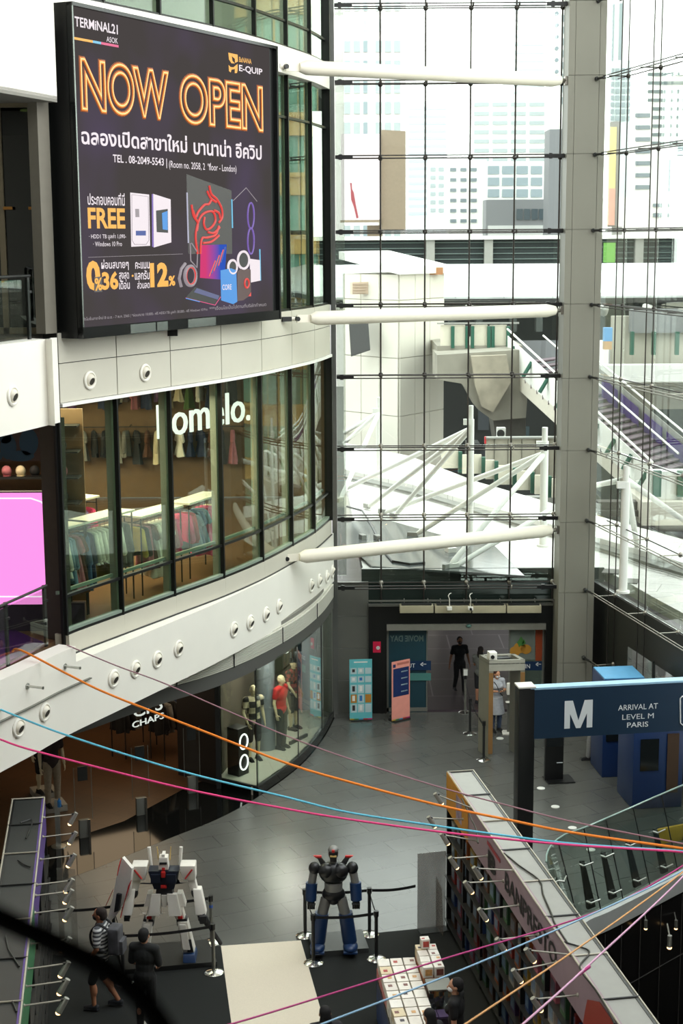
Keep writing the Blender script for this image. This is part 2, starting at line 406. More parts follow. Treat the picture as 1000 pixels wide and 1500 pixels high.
mb = MB(); mb.wall(offs(FC, .02), 9.2, 10.43, .28); struct(mb, 'wall_spandrel_backing', m_seam)
mb = MB(); mb.wall(offs(FC, -.05), 9.17, 9.23, .2); struct(mb, 'trim_spandrel_edge', mat('white_edge_trim', (240, 240, 232), .4, noise=0), 50)
mb = MB(); mb.wall(offs(FC, -.03), 15.5, 16.06, .4); struct(mb, 'wall_upper_edge', m_white, 50)
mb = MB(); mb.wall(offs(FC, -.01), 20.6, 22.0, .4); struct(mb, 'wall_top_edge', m_white, 50)

# ---- left block beyond the boutique: white bulkheads, doors, corridor
L2 = offs(LC, -.08)
L2 = [p for p in L2 if p[1] < 26.32] + [(-4.93, 26.2)]
mb = MB(); mb.wall(L2, 8.93, 10.38, .5); struct(mb, 'wall_left_bulkhead', m_white, 50)
L3 = [p for p in offs(LC, -.25) if p[1] < 26.25]
mb = MB(); mb.wall(L3, lambda t: 14.3, 18.6, .6); struct(mb, 'wall_left_upper_bulkhead', m_white, 50)
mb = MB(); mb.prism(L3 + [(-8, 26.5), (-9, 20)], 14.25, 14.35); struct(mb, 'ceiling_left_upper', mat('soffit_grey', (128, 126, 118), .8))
pl = Vector((-5.08, 26.6, 0))
mb = MB(); mb.box((-5.06, 26.75, 6.95), (.32, .3, 4.0), radians(-28)); struct(mb, 'pillar_left', mat('brown_grey_metal', (74, 68, 60), .4, metal=.2))
mb = MB(); mb.box((-4.90, 26.50, 6.95), (.03, .05, 4.0), radians(-28)); struct(mb, 'trim_left_pillar', mat('pale_metal_edge', (170, 160, 140), .4))
mb = MB(); mb.box((-4.93, 26.45, 6.95), (.05, .1, 4.05), radians(-28)); struct(mb, 'trim_left_pillar_gasket', m_black)
mb = MB(); mb.box((-4.99, 26.25, 12.45), (.2, .3, 4.0), radians(-28)); struct(mb, 'pillar_left_upper', mat('grey_brown_post', (112, 108, 96), .5))

# ---- glazing: one window per bay and storey, each with its frame and panes
wn_i = [0]
def window(i, z0, z1, transoms, m=m_fglass, sill=True):
    wn_i[0] += 1; c = bay(i); nm = 'window_%d' % wn_i[0]
    g = MB(); g.wall(offs(c, .1), z0 + .03, z1 - .03, .012); o = g.build(nm, m, None, 40, kind='structure')
    f = MB()
    for p, q in ((c[0], c[1]),):
        a = math.atan2(q[1] - p[1], q[0] - p[0]); f.box((p[0] - sin(a) * .06, p[1] + cos(a) * .06, (z0 + z1) / 2), (.045, .09, z1 - z0), a)
    if i == 6:
        p, q = c[-1], c[-2]; a = math.atan2(p[1] - q[1], p[0] - q[0]); f.box((p[0] - sin(a) * .06, p[1] + cos(a) * .06, (z0 + z1) / 2), (.07, .2, z1 - z0), a)
    for z in transoms: f.wall(offs(c, .05), z, z + .05, .07)
    f.wall(offs(c, .03), z0, z0 + .05, .12)
    f.build('window_frame', m_mull, o, 40)
    if sill:
        r = MB(); r.wall(offs(c, .2), z0 + .72, z0 + .78, .05); r.wall(offs(c, .04), z0 + .04, z0 + .1, .1); r.build('guard_rail', mat('pale_green_rail', (150, 166, 152), .35, metal=.3), o, 40)
for i in range(7): window(i, 5.11, 9.2, [5.78])
for i in range(7): window(i, 10.44, 15.5, [14.58], m_fglass, False)
for i in range(7): window(i, 16.06, 20.6, [16.6], m_fglass, False)
# steel columns standing behind the glass, one by each mullion
mc_ = mat('grey_green_steel_column', (158, 162, 148), .45, metal=.2)
for i in range(1, 7):
    p, q = FC[i * KS], FC[i * KS - 1]; a = math.atan2(p[1] - q[1], p[0] - q[0])
    c = Vector((p[0], p[1], 0)) + Vector((-sin(a), cos(a), 0)) * .2
    mb = MB(); mb.box((c.x, c.y, 7.1), (.1, .14, 4.2), a); mb.build('pillar_boutique', mc_, kind='structure')
    mb = MB(); mb.box((c.x, c.y, 12.9), (.1, .16, 5.2), a); mb.build('pillar_second_storey', mc_, kind='structure')

# ---- the big grey pillar at the corner of the glass walls
mb = MB()
px0, px1 = 5.345, 6.22
cols = [(px0, px0 + .15), (px0 + .158, px1 - .158), (px1 - .15, px1)]
rows = [PY(850, y, 37.0).z for y in (-120, 0.5, 110, 225, 336, 445, 554, 660, 765, 868, 971, 1075)]
zs = sorted([max(.0, z) for z in rows] + [0.0])
for (a, b) in cols:
    for z0, z1 in zip(zs[:-1], zs[1:]):
        if z1 - z0 > .05: mb.box(((a + b) / 2, 37.05, (z0 + z1) / 2), (b - a, .1, z1 - z0 - .01))
mb.box(((px0 + px1) / 2, 37.5, 10), (px1 - px0 - .01, .84, 20.8))
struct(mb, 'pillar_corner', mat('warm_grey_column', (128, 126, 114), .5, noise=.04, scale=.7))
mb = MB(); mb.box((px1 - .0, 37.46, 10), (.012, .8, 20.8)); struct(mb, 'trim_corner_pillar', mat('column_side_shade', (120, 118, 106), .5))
# pale post and glass fin where the shop front meets the glass wall
mb = MB(); mb.box((-.17, 37.95, 10), (.12, .1, 22)); struct(mb, 'pillar_glass_edge', mat('edge_post', (96, 98, 94), .4, metal=.3))
mb = MB(); mb.box((.0, 38.1, 12.6), (.24, .05, 18)); struct(mb, 'trim_glass_fin', glass('frosted_fin', (236, 238, 236), 1.2, .12, .12))

# ---- glass curtain wall: front and right
GX = [-.1, .99, 2.07, 3.15, 4.23, 5.32, 6.3]
GY = 38.0
RZ = [PY(690, y, GY).z for y in (12, 123, 231, 339, 445, 548, 652, 753, 852)]
RZ = [RZ[0] + 2 * (RZ[0] - RZ[1]), RZ[0] + (RZ[0] - RZ[1])] + RZ
RA = Vector((6.68, 36.4, 0)); RD = Vector((.21, -1, 0)).normalized(); RN = Vector((RD.y, -RD.x, 0))   # inward
RS = [-1.6, 0, 1.83, 3.66, 5.49, 7.3]
def pane(p, q, z0, z1):
    wn_i[0] += 1
    d = (Vector(q) - Vector(p)).normalized(); n = Vector((-d.y, d.x, 0))
    g = MB(); g.slab([(p[0] + d.x * .008, p[1] + d.y * .008, z0 + .008), (q[0] - d.x * .008, q[1] - d.y * .008, z0 + .008), (q[0] - d.x * .008, q[1] - d.y * .008, z1 - .008), (p[0] + d.x * .008, p[1] + d.y * .008, z1 - .008)], n, .012)
    g.build('window_%d' % wn_i[0], m_cglass, kind='structure')
for r in range(len(RZ) - 1):
    for c in range(len(GX) - 1): pane((GX[c], GY), (GX[c + 1], GY), RZ[r + 1], RZ[r])
    for c in range(len(RS) - 1):
        a = RA + RD * RS[c]; b = RA + RD * RS[c + 1]; pane((a.x, a.y), (b.x, b.y), RZ[r + 1], RZ[r])
ZB = RZ[-1]
# dark wall below the glass: right side with its low window
ra = RA + RD * RS[0]; rb = RA + RD * RS[-1]
def rw(s0, s1, z0, z1, t, name, m, off=0.):
    a = RA + RD * s0 + RN * off; b = RA + RD * s1 + RN * off
    g = MB(); g.slab([(a.x, a.y, z0), (b.x, b.y, z0), (b.x, b.y, z1), (a.x, a.y, z1)], -RN, t); return struct(g, name, m)
m_dw = mat('dark_green_grey_wall', (44, 46, 42), .4, noise=.05)
rw(-1.6, .75, 0, ZB, .12, 'wall_right_column', m_dw)
rw(.75, 7.3, 2.35, ZB, .12, 'wall_right_lintel', m_dw)
rw(.75, 7.3, 0, .25, .12, 'wall_right_plinth', m_dw)
wn_i[0] += 1; rw(.75, 7.3, .25, 2.35, .012, 'window_%d' % wn_i[0], m_cglass)
mb = MB()
for s in (2.3, 4.1, 5.9):
    p = RA + RD * s; mb.box((p.x, p.y, 1.3), (.06, .06, 2.2))
struct(mb, 'trim_right_window_mullion', m_mull)
# ---- entrance wall under the glass: black portal, lintel, stone side panel
def fw(u0, u1, v0, v1, y, t, name, m, ref=None):
    a = PY(u0, v1, y); b = PY(u1, v0, y)
    g = MB(); g.box(((a.x + b.x) / 2, y + t / 2, (a.z + b.z) / 2), (b.x - a.x, t, b.z - a.z)); return struct(g, name, m)
m_portal = mat('black_portal', (14, 15, 14), .35, noise=.05)
DX0, DX1, PX0, PX1 = 1.13, 5.17, .67, 5.36
DZ = PY(690, 919, 38).z; LZ = PY(690, 884, 38).z
mb = MB()
mb.box(((PX0 + DX0) / 2, 38.05, DZ / 2), (DX0 - PX0, .25, DZ)); mb.box(((DX1 + PX1) / 2, 38.05, DZ / 2), (PX1 - DX1, .25, DZ)); mb.box(((PX0 + PX1) / 2, 38.05, (DZ + LZ) / 2), (PX1 - PX0, .25, LZ - DZ))
struct(mb, 'wall_entrance_portal', m_portal)
mb = MB(); mb.box(((PX0 + PX1) / 2, 38.1, (LZ + ZB) / 2 + .0), (PX1 - PX0, .1, ZB - LZ)); struct(mb, 'wall_entrance_lintel', mat('dark_green_glass_panel', (36, 46, 42), .12, noise=.05, spec=.6))
mb = MB(); mb.box(((PX0 + PX1) / 2, 37.9, LZ), (PX1 - PX0, .14, .05)); mb.box(((PX0 + PX1) / 2, 37.75, LZ + .14), (PX1 - PX0, .04, .04)); struct(mb, 'trim_entrance_ledge', m_greymet)
mb = MB()
for z0, z1 in ((0, .85), (.86, 1.7), (1.71, 2.55), (2.56, ZB)): mb.box(((PX0 - .28) / 2, 38.06, (z0 + z1) / 2), (PX0 + .28, .1, z1 - z0))
struct(mb, 'wall_entrance_stone', mat('grey_stone_panel', (96, 97, 90), .4, noise=.08, scale=2))
mb = MB(); mb.box((5.8, 38.06, ZB / 2), (.95, .12, ZB)); struct(mb, 'wall_entrance_right', mat('grey_stone_panel', (96, 97, 90)))
mb = MB(); mb.box(((DX0 + DX1) / 2, 37.93, DZ + .04), (DX1 - DX0, .12, .16)); struct(mb, 'trim_door_header', mat('door_header_aluminium', (150, 148, 138), .4, metal=.4))

# ---- enclosing walls and opaque ceilings (out of frame, they shape the daylight)
mb = MB(); mb.box((-16.9, 24, 10), (.2, 42, 24)); struct(mb, 'wall_left_outer', m_clad)
mb = MB(); mb.box((-2, -6, 8), (34, .3, 28)); struct(mb, 'wall_rear', mat('mall_rear_wall', (90, 88, 82), .8))
mb = MB(); mb.box((14, 5, 8), (.3, 22, 28)); struct(mb, 'wall_right_outer', mat('mall_rear_wall', (90, 88, 82)))
mb = MB(); mb.box((9.75, 17.0, 3.5), (.3, 20, 17)); struct(mb, 'wall_right_daylight_block', mat('mall_rear_wall', (90, 88, 82)))  # unseen wall added to cut daylight from the right
mb = MB(); mb.box((9.65, 29, -2.7), (.3, 4.4, 5.2)); struct(mb, 'wall_lower_level', mat('lower_level_wall', (40, 40, 38), .8))
mb = MB(); mb.box((-3.2, 4.0, 17.0), (26, 20, .5)); struct(mb, 'ceiling_mall_rear', mat('mall_rear_ceiling', (120, 118, 110), .8))
mb = MB(); mb.box((4.0, 33.5, 24.2), (11, 13, .4)); struct(mb, 'ceiling_front_daylight_block', m_white)  # unseen ceiling added so less skylight falls on the far floor
mb = MB(); mb.box((-6.5, 9, 22.3), (9, 34, .4)); struct(mb, 'ceiling_atrium_left', m_white)
# ================================================================== THE LED SCREEN ON THE SHOP BUILDING
T = Vector((.453, .8915, 0)).normalized(); N = Vector((T.y, -T.x, 0)); ZV = Vector((0, 0, 1))
LQ = Vector((-1.33, 32.42, 0))
def led(u, v):
    p = PP(u, v, LQ, N); return ((p - LQ).dot(T), p.z)
def L3(s, z, off=0.): return LQ + T * s + ZV * z + N * off
LM = Matrix(((T.x, 0, N.x, 0), (T.y, 0, N.y, 0), (0, 1, 0, 0), (0, 0, 0, 1)))
scr = thing('led_screen', 'large black-framed LED screen showing a NOW OPEN advertisement above the boutique windows', 'screen', L3(*led(260, 482)))
a0 = led(101, 1); a1 = led(404, 69); b1 = led(407.5, 467); b0 = led(119, 497)
s0, s1 = (a0[0] + b0[0]) / 2, (a1[0] + b1[0]) / 2; zt, zb = (a0[1] + a1[1]) / 2, (b0[1] + b1[1]) / 2
def plate(mb, sa, sb, za, zb_, off, t=.004): return mb.slab([L3(sa, za, off), L3(sb, za, off), L3(sb, zb_, off), L3(sa, zb_, off)], N, t)
mb = MB(); plate(mb, s0, s1, zb, zt, -.62, .55); mb.build('housing', m_black, scr)
m_fr = mat('black_gloss_frame', (22, 24, 24), .12, noise=.05, scale=2)
mb = MB()
plate(mb, s0, s0 + .05, zb, zt, -.06, .1); plate(mb, s1 - .06, s1, zb, zt, -.06, .12); plate(mb, s0, s1, zt - .06, zt, -.06, .12); plate(mb, s0, s1, zb, zb + .19, -.06, .11)
mb.build('frame', m_fr, scr)
mb = MB(); plate(mb, s1 - .2, s1 - .06, zb + .15, zt - .06, -.06, .03); mb.build('side_gap', m_black, scr)
for a_ in ((s0 + .002, s0 + .03, zb + .2, zt - .02, .04, .012), (s0 + 1.4, s0 + 2.2, zb + .01, zb + .17, .05, .006), (s0 + 2.25, s0 + 2.6, zb + .01, zb + .17, .05, .006), (s0 + 3.3, s0 + 4.3, zb + .01, zb + .17, .05, .006)):
    mb = MB(); plate(mb, *a_); mb.build('edge_reflector', mat('frame_steel_strip', (120, 126, 122), .25, metal=.8, noise=.2, scale=1.5), scr)
# emitting picture ground: charcoal with a violet haze around the product picture
m = bpy.data.materials.new('screen_ground'); m.use_nodes = True; nt = m.node_tree; nt.nodes.clear()
o_ = nt.nodes.new('ShaderNodeOutputMaterial'); e_ = nt.nodes.new('ShaderNodeEmission'); tx = nt.nodes.new('ShaderNodeTexCoord'); gr = nt.nodes.new('ShaderNodeTexNoise'); rp = nt.nodes.new('ShaderNodeValToRGB')
gr.inputs['Scale'].default_value = .55; gr.inputs['Detail'].default_value = 2
nt.links.new(tx.outputs['Object'], gr.inputs[0]); nt.links.new(gr.outputs['Fac'], rp.inputs[0]); nt.links.new(rp.outputs[0], e_.inputs[0]); nt.links.new(e_.outputs[0], o_.inputs[0])
rp.color_ramp.elements[0].position = .42; rp.color_ramp.elements[0].color = rgb((74, 69, 68)); rp.color_ramp.elements[1].position = .72; rp.color_ramp.elements[1].color = rgb((84, 74, 92))
e_.inputs[1].default_value = 1.0
mb = MB(); plate(mb, s0 + .05, s1 - .2, zb + .19, zt - .05, -.05, .02); mb.build('screen_panel', m, scr)
g_w = glow('screen_white', (238, 226, 232), 1.0); g_o = glow('screen_gold', (250, 178, 58), 1.0); g_n = glow('screen_neon', (255, 150, 70), 1.25); g_nh = glow('screen_neon_core', (255, 226, 150), 1.3)
g_halo = glow('screen_neon_glow', (168, 92, 48), .8); g_d = glow('screen_dark', (44, 42, 42)); g_r = glow('screen_red', (226, 66, 62)); g_b = glow('screen_blue', (56, 142, 220)); g_p = glow('screen_purple', (120, 92, 176)); g_pk = glow('screen_pink', (226, 76, 130)); g_c = glow('screen_cyan', (108, 190, 226)); g_nb = glow('screen_navy', (44, 70, 150)); g_g = glow('screen_grey', (150, 140, 146)); g_k = glow('screen_black', (28, 27, 28))
def put(name, body, p0, p1, ptop, m_, outline=0., off=.0, bold=0.):
    """lettering from baseline pixel p0 to pixel p1; ptop gives the height of the tallest stroke above p0"""
    A = led(*p0); B = led(*p1); Tp = led(*ptop)
    me = textmesh(body, 1.0, 0, 0, bold)
    W, Hh = B[0] - A[0], Tp[1] - A[1]
    if outline:
        xs = [v.co.x for v in me.vertices]; ys = [v.co.y for v in me.vertices]; k1 = W / (max(xs) - min(xs)); k2 = Hh / (max(ys) - min(ys)); bpy.data.meshes.remove(me)
        me = textmesh(body, 1.0, outline / k2, 0, bold); x0, y0 = min(xs), min(ys)
        me.transform(Matrix.Translation((-x0, -y0, 0))); me.transform(Matrix.Diagonal((k1, k2, k2 * .12, 1)))
    else: fit(me, W, Hh)
    me.transform(LM); me.transform(Matrix.Translation(L3(A[0], A[1] + (B[1] - A[1]) * .0, -.02 + off)))
    return link(name, me, m_, scr)
for body, p0, p1, pt in (('NOW', (121.5, 160), (247.5, 172), (119, 85)), ('OPEN', (266, 178), (385, 190), (265, 108))):
    put('headline_glow', body, p0, p1, pt, g_halo, .05, 0., .015)
    put('headline_lettering', body, p0, p1, pt, g_n, .028, .012, .015)
    put('headline_core', body, p0, p1, pt, g_nh, .009, .02, .015)
put('mall_name_lettering', 'TERMiNAL21', (111, 38), (174, 51), (109, 23), g_w, 0, .0, .018)
put('mall_place_lettering', 'ASOK', (157.5, 61), (174, 64), (157.5, 53), g_w)
for (u_0, u_1, mm) in ((110, 137, g_o), (137, 149, g_c), (149, 174.5, g_pk)):
    za = led(110, 55.8)[1]; mb = MB(); plate(mb, led(u_0, 57)[0], led(u_1, 60)[0], za - .02, za + .02, -.02); mb.build('rule_line', mm, scr)
put('thai_headline_lettering', '\u0e09\u0e25\u0e2d\u0e07\u0e40\u0e1b\u0e34\u0e14\u0e2a\u0e32\u0e02\u0e32\u0e43\u0e2b\u0e21\u0e48', (121, 211), (275.5, 220), (121, 183), g_w, 0, 0, .022)
put('thai_headline_lettering', '\u0e1a\u0e32\u0e19\u0e32\u0e19\u0e48\u0e32 \u0e2d\u0e35\u0e04\u0e27\u0e34\u0e1b', (285, 226), (384.5, 233), (285, 200), g_w, 0, 0, .022)
put('telephone_lettering', 'TEL . 08-2049-5543 |', (167, 241), (246, 246), (167, 226), g_w, 0, 0, .012)
put('telephone_lettering', '(Room no. 2058, 2   floor - London)', (249, 248.5), (347.5, 253), (249, 235), g_w)
put('telephone_lettering', 'nd', (305.5, 243), (310, 243), (305.5, 238), g_w)
put('offer_lettering', '\u0e1b\u0e23\u0e30\u0e01\u0e2d\u0e1a\u0e04\u0e2d\u0e21\u0e17\u0e35\u0e48\u0e19\u0e35\u0e48', (130, 300), (184, 297), (130, 281), g_w, 0, 0, .012)
put('offer_lettering', 'FREE', (130.5, 334.5), (185, 334), (130, 304), g_o, 0, 0, .028)
put('offer_lettering', '\u00b7 HDD1 TB \u0e21\u0e39\u0e25\u0e04\u0e48\u0e32 1,090-', (132, 351.5), (186, 350), (132, 342), g_w)
put('offer_lettering', '\u00b7 Windows 10 Pro', (138, 361), (180, 360), (138, 354), g_w)
def poly(name, pts, m_, off=.0):
    mb = MB(); mb.slab([L3(*led(*p), -.02 + off) for p in pts], N, .003); return mb.build(name, m_, scr)
def line(name, pts, m_, w_=.02, off=.01, closed=False):
    mb = MB(); mb.path([L3(*led(*p), -.02 + off) for p in pts], w_ / 2, 6, closed); return mb.build(name, m_, scr, 60)
def ring(cx, cy, rx, ry, n=28, a0_=0, a1_=2 * pi): return [(cx + rx * cos(a0_ + (a1_ - a0_) * i / n), cy + ry * sin(a0_ + (a1_ - a0_) * i / n)) for i in range(n if a1_ - a0_ > 6.2 else n + 1)]
# drive and software box pictures
poly('drive_picture', [(192, 282), (219.5, 285), (221, 360), (193.5, 361.5)], g_w)
poly('drive_picture_code', [(199, 306), (204.5, 306), (205, 318), (199.5, 318)], g_g, .004); poly('drive_picture_mark', [(200, 338), (214.5, 338), (214.5, 345), (200, 345)], g_nb, .004)
line('drive_picture_line', [(194, 285), (218, 288), (219, 352), (215, 358), (198, 358), (194.5, 352)], g_g, .012, .004, True)
poly('box_picture', [(225.5, 284), (251, 292), (252, 355), (226.5, 362.5)], g_w); poly('box_picture_side', [(223.5, 284.5), (225.5, 284), (226.5, 362.5), (224, 361)], g_p)
poly('box_picture_window', [(229.5, 308.5), (246.5, 306), (247, 341), (230.5, 340)], g_k, .004); poly('box_picture_light', [(238, 312), (246, 309), (246.3, 337), (239, 336)], g_b, .007)
line('divider_line', [(130, 377), (268, 372)], g_g, .008)
put('instalment_lettering', '0', (128.5, 426), (149, 426), (128.5, 382), g_o, 0, 0, .045)
poly('instalment_gap', [(139, 406), (150.5, 405), (150.5, 427.5), (139, 428)], glow('screen_ground_patch', (75, 70, 69)), .004)
put('instalment_lettering', '%', (139.5, 426), (150.5, 426), (139.5, 407), g_o, 0, .012, .03)
put('instalment_lettering', '36', (151, 425), (175, 424), (151, 398), g_o, 0, 0, .04)
for body, p0, p1, pt in (('\u0e1c\u0e48\u0e2d\u0e19\u0e2a\u0e1a\u0e32\u0e22\u0e46', (150, 397), (190, 395), (150, 380)), ('\u0e2a\u0e39\u0e07\u0e2a\u0e38\u0e14', (176, 413), (190.5, 412), (176, 399)), ('\u0e40\u0e14\u0e37\u0e2d\u0e19', (176, 424), (191.5, 423), (176, 411)), ('\u0e04\u0e30\u0e41\u0e19\u0e19', (199.5, 394), (220.5, 393), (199.5, 384)), ('\u0e41\u0e25\u0e01\u0e23\u0e31\u0e1a', (199, 410), (220.5, 409), (199, 396)), ('\u0e2a\u0e48\u0e27\u0e19\u0e25\u0e14', (202.5, 423), (220.5, 422), (202.5, 411))):
    put('instalment_lettering', body, p0, p1, pt, g_w, 0, 0, .012)
put('discount_lettering', '12', (221.5, 421), (248, 419), (221.5, 385), g_o, 0, 0, .05)
put('discount_lettering', '%', (248.5, 419), (258, 418), (248.5, 404), g_o, 0, 0, .04)
poly('bullet', ring(195.5, 404, 1.4, 1.6, 10), g_o)
put('small_print_lettering', '\u0e42\u0e1b\u0e23\u0e42\u0e21\u0e0a\u0e31\u0e48\u0e19\u0e2a\u0e32\u0e02\u0e32\u0e43\u0e2b\u0e21\u0e48 8 \u0e40\u0e21.\u0e22. - 7 \u0e1e.\u0e04. 2565 | *\u0e1c\u0e48\u0e2d\u0e19\u0e2a\u0e1a\u0e32\u0e22 10,000.- \u0e1f\u0e23\u0e35 HDD1TB \u0e21\u0e39\u0e25\u0e04\u0e48\u0e32 30,000.- \u0e1f\u0e23\u0e35 Windows 10 Pro', (121.5, 471.5), (305, 455.5), (121.5, 465), g_g)
put('small_print_lettering', '***\u0e40\u0e07\u0e37\u0e48\u0e2d\u0e19\u0e44\u0e02\u0e40\u0e1b\u0e47\u0e19\u0e44\u0e1b\u0e15\u0e32\u0e21\u0e17\u0e35\u0e48\u0e1a\u0e23\u0e34\u0e29\u0e31\u0e17\u0e01\u0e33\u0e2b\u0e19\u0e14', (308, 455), (391, 448), (308, 449), g_g)
# shop logo: two curled gold strokes, name at its side
poly('shop_logo', [(335.5, 77), (349, 80), (349.5, 90), (345.5, 92), (345, 86), (340.5, 82), (341.5, 89), (345, 93), (340, 92.5), (336.5, 87)], g_o)
poly('shop_logo', [(336, 95), (338.5, 98), (343, 98.5), (349, 93.5), (349, 103), (348, 107), (345, 107), (345, 101), (340, 102), (339, 106), (336.5, 104)], g_o)
put('shop_name_lettering', 'BaNANA', (351.5, 90.5), (369.5, 93.5), (351.5, 83), g_o, 0, 0, .01)
put('shop_name_lettering', 'E-QUIP', (351.5, 105.5), (385.5, 111), (351.5, 94.5), g_w, 0, 0, .02)
# computer picture: dark monitor with a red swirl, laptop, headset, boxes, tower case
poly('monitor_picture', [(274, 255), (340, 279), (341, 372), (277, 372)], glow('screen_monitor', (56, 53, 52)))
line('monitor_picture_edge', [(274.5, 282), (276.5, 356)], glow('screen_pale_edge', (180, 180, 200)), .03); line('monitor_picture_edge', [(340, 292), (341, 334)], g_c, .03)
for pts in ([(290, 372), (287, 345), (292, 322), (300, 312), (312, 310), (316, 322), (311, 332), (303, 336), (299, 328), (300, 318)], [(294, 372), (296, 350), (304, 348), (316, 344), (321, 331)], [(283, 308), (287, 318), (291, 310), (300, 300), (306, 299), (310, 293)], [(307, 272), (310, 284), (318, 292), (325, 305), (326, 318), (321, 326)], [(304, 280), (309, 290), (317, 296)], [(281, 300), (284, 316), (290, 326), (289, 338)], [(314, 308), (321, 312), (323, 320)], [(305, 340), (314, 341), (322, 333)], [(298, 356), (310, 354), (321, 345)]):
    line('swirl_picture', [p[:2] for p in spline([tuple(q) for q in pts], 5)], g_r, .045, .012)
m = bpy.data.materials.new('screen_gradient'); m.use_nodes = True; nt = m.node_tree; nt.nodes.clear()
o_ = nt.nodes.new('ShaderNodeOutputMaterial'); e_ = nt.nodes.new('ShaderNodeEmission'); tx = nt.nodes.new('ShaderNodeTexCoord'); rp = nt.nodes.new('ShaderNodeValToRGB'); sp = nt.nodes.new('ShaderNodeSeparateXYZ')
nt.links.new(tx.outputs['Generated'], sp.inputs[0]); nt.links.new(sp.outputs[1], rp.inputs[0]); nt.links.new(rp.outputs[0], e_.inputs[0]); nt.links.new(e_.outputs[0], o_.inputs[0])
rp.color_ramp.elements[0].color = rgb((214, 66, 120)); rp.color_ramp.elements[1].color = rgb((52, 88, 190)); rp.color_ramp.elements[0].position = .2; rp.color_ramp.elements[1].position = .75
poly('laptop_picture_lid', [(294, 359), (332, 358), (329, 410), (293, 407)], m, .016)
for q in range(6): line('laptop_picture_streak', [(306 + q * 3.4, 405 - q * 4), (315 + q * 2.9, 382 - q * 4)], (g_r, g_nb)[q % 2], .03, .022)
poly('laptop_picture_base', [(286, 420), (323, 434), (315, 446), (272, 436)], g_k, .014); line('laptop_picture_light', [(272, 436.5), (315, 447), (323, 435)], g_pk, .014, .02); line('laptop_picture_light', [(272, 437), (292, 442)], g_b, .018, .024)
poly('laptop_picture_keys', [(288, 422), (321, 433), (319, 439), (284, 428)], glow('screen_keys', (80, 84, 130)), .018)
line('headset_picture', ring(279, 404, 8, 14), g_g, .07, .016, True); line('headset_picture_light', ring(279, 404, 6.6, 12.5), g_r, .03, .03, True); line('headset_picture_band', [(266, 420), (263, 408), (266, 394), (272, 386)], g_g, .06)
line('chair_picture', [(279, 356), (280, 382), (289, 392), (290, 370), (281, 356)], g_g, .025)
poly('blue_box_picture', [(322.5, 396), (338, 393), (345.5, 396), (347, 442), (341, 445.5), (323.5, 440)], g_b, .024); put('blue_box_lettering', 'CORE', (325, 425), (338.5, 426), (325, 417), g_w, 0, .03, .01)
poly('dark_box_picture', [(347.5, 398), (355, 392), (367, 395), (367.5, 432), (356, 440), (347.5, 441)], glow('screen_maroon', (84, 58, 58)), .018); line('dark_box_picture_ring', ring(361, 415, 3.2, 6.5), g_r, .04, .026, True); poly('dark_box_picture_flame', [(363, 434), (367, 428), (367, 434)], g_r, .028)
for cx, cy, k_ in ((357, 381, 9), (341, 391, 7)): line('fan_picture', ring(cx, cy, k_ * .9, k_ * 1.4), g_w, .05, .012, True); poly('fan_picture_disc', ring(cx, cy, k_ * .75, k_ * 1.2), g_k, .01)
line('case_picture_edge', [(342, 294), (361, 275), (377, 295)], g_g, .014); line('case_picture_light', [(381, 365), (382, 411)], g_c, .03); poly('case_picture_panel', [(366, 379), (381, 381), (381.5, 411), (367, 414)], g_w, .012)
for cy in (316, 353): line('case_picture_ring', ring(368, cy, 4.6, 19), g_p, .035, .01, True)

# ================================================================== BOUTIQUE: name sign, racks, clothes
BQ = Vector((-3.2, 31.45, 0))
def bq(u, v): p = PP(u, v, BQ, N); return ((p - BQ).dot(T), p.z)
sg = thing('shop_sign', 'large white shop name letters hanging behind the boutique glass', 'sign', BQ + ZV * bq(300, 640)[1])
A = bq(231, 643); B = bq(366, 616)
me = textmesh('Pomelo.', 1., 0, .02, .0); xs = [v.co.x for v in me.vertices]; ys = [v.co.y for v in me.vertices]; kx = (B[0] - A[0]) / (max(xs) - min(xs)); kz = (bq(234, 592)[1] - A[1]) / (max(ys) - 0)
me.transform(Matrix.Translation((-min(xs), 0, 0))); me.transform(Matrix.Diagonal((kx, kz * .98, 1, 1))); me.transform(LM); me.transform(Matrix.Translation(BQ + T * A[0] + ZV * A[1]))
link('lettering', me, glow('lit_white_letter', (250, 250, 246), 1.8), sg)
mb = MB()
for t_ in (.5, 1.6, 2.7): mb.tube(BQ + T * (A[0] + t_) + ZV * (A[1] + .3), BQ + T * (A[0] + t_) + ZV * 9.16, .008)
mb.build('hanging_wire', m_greymet, sg)

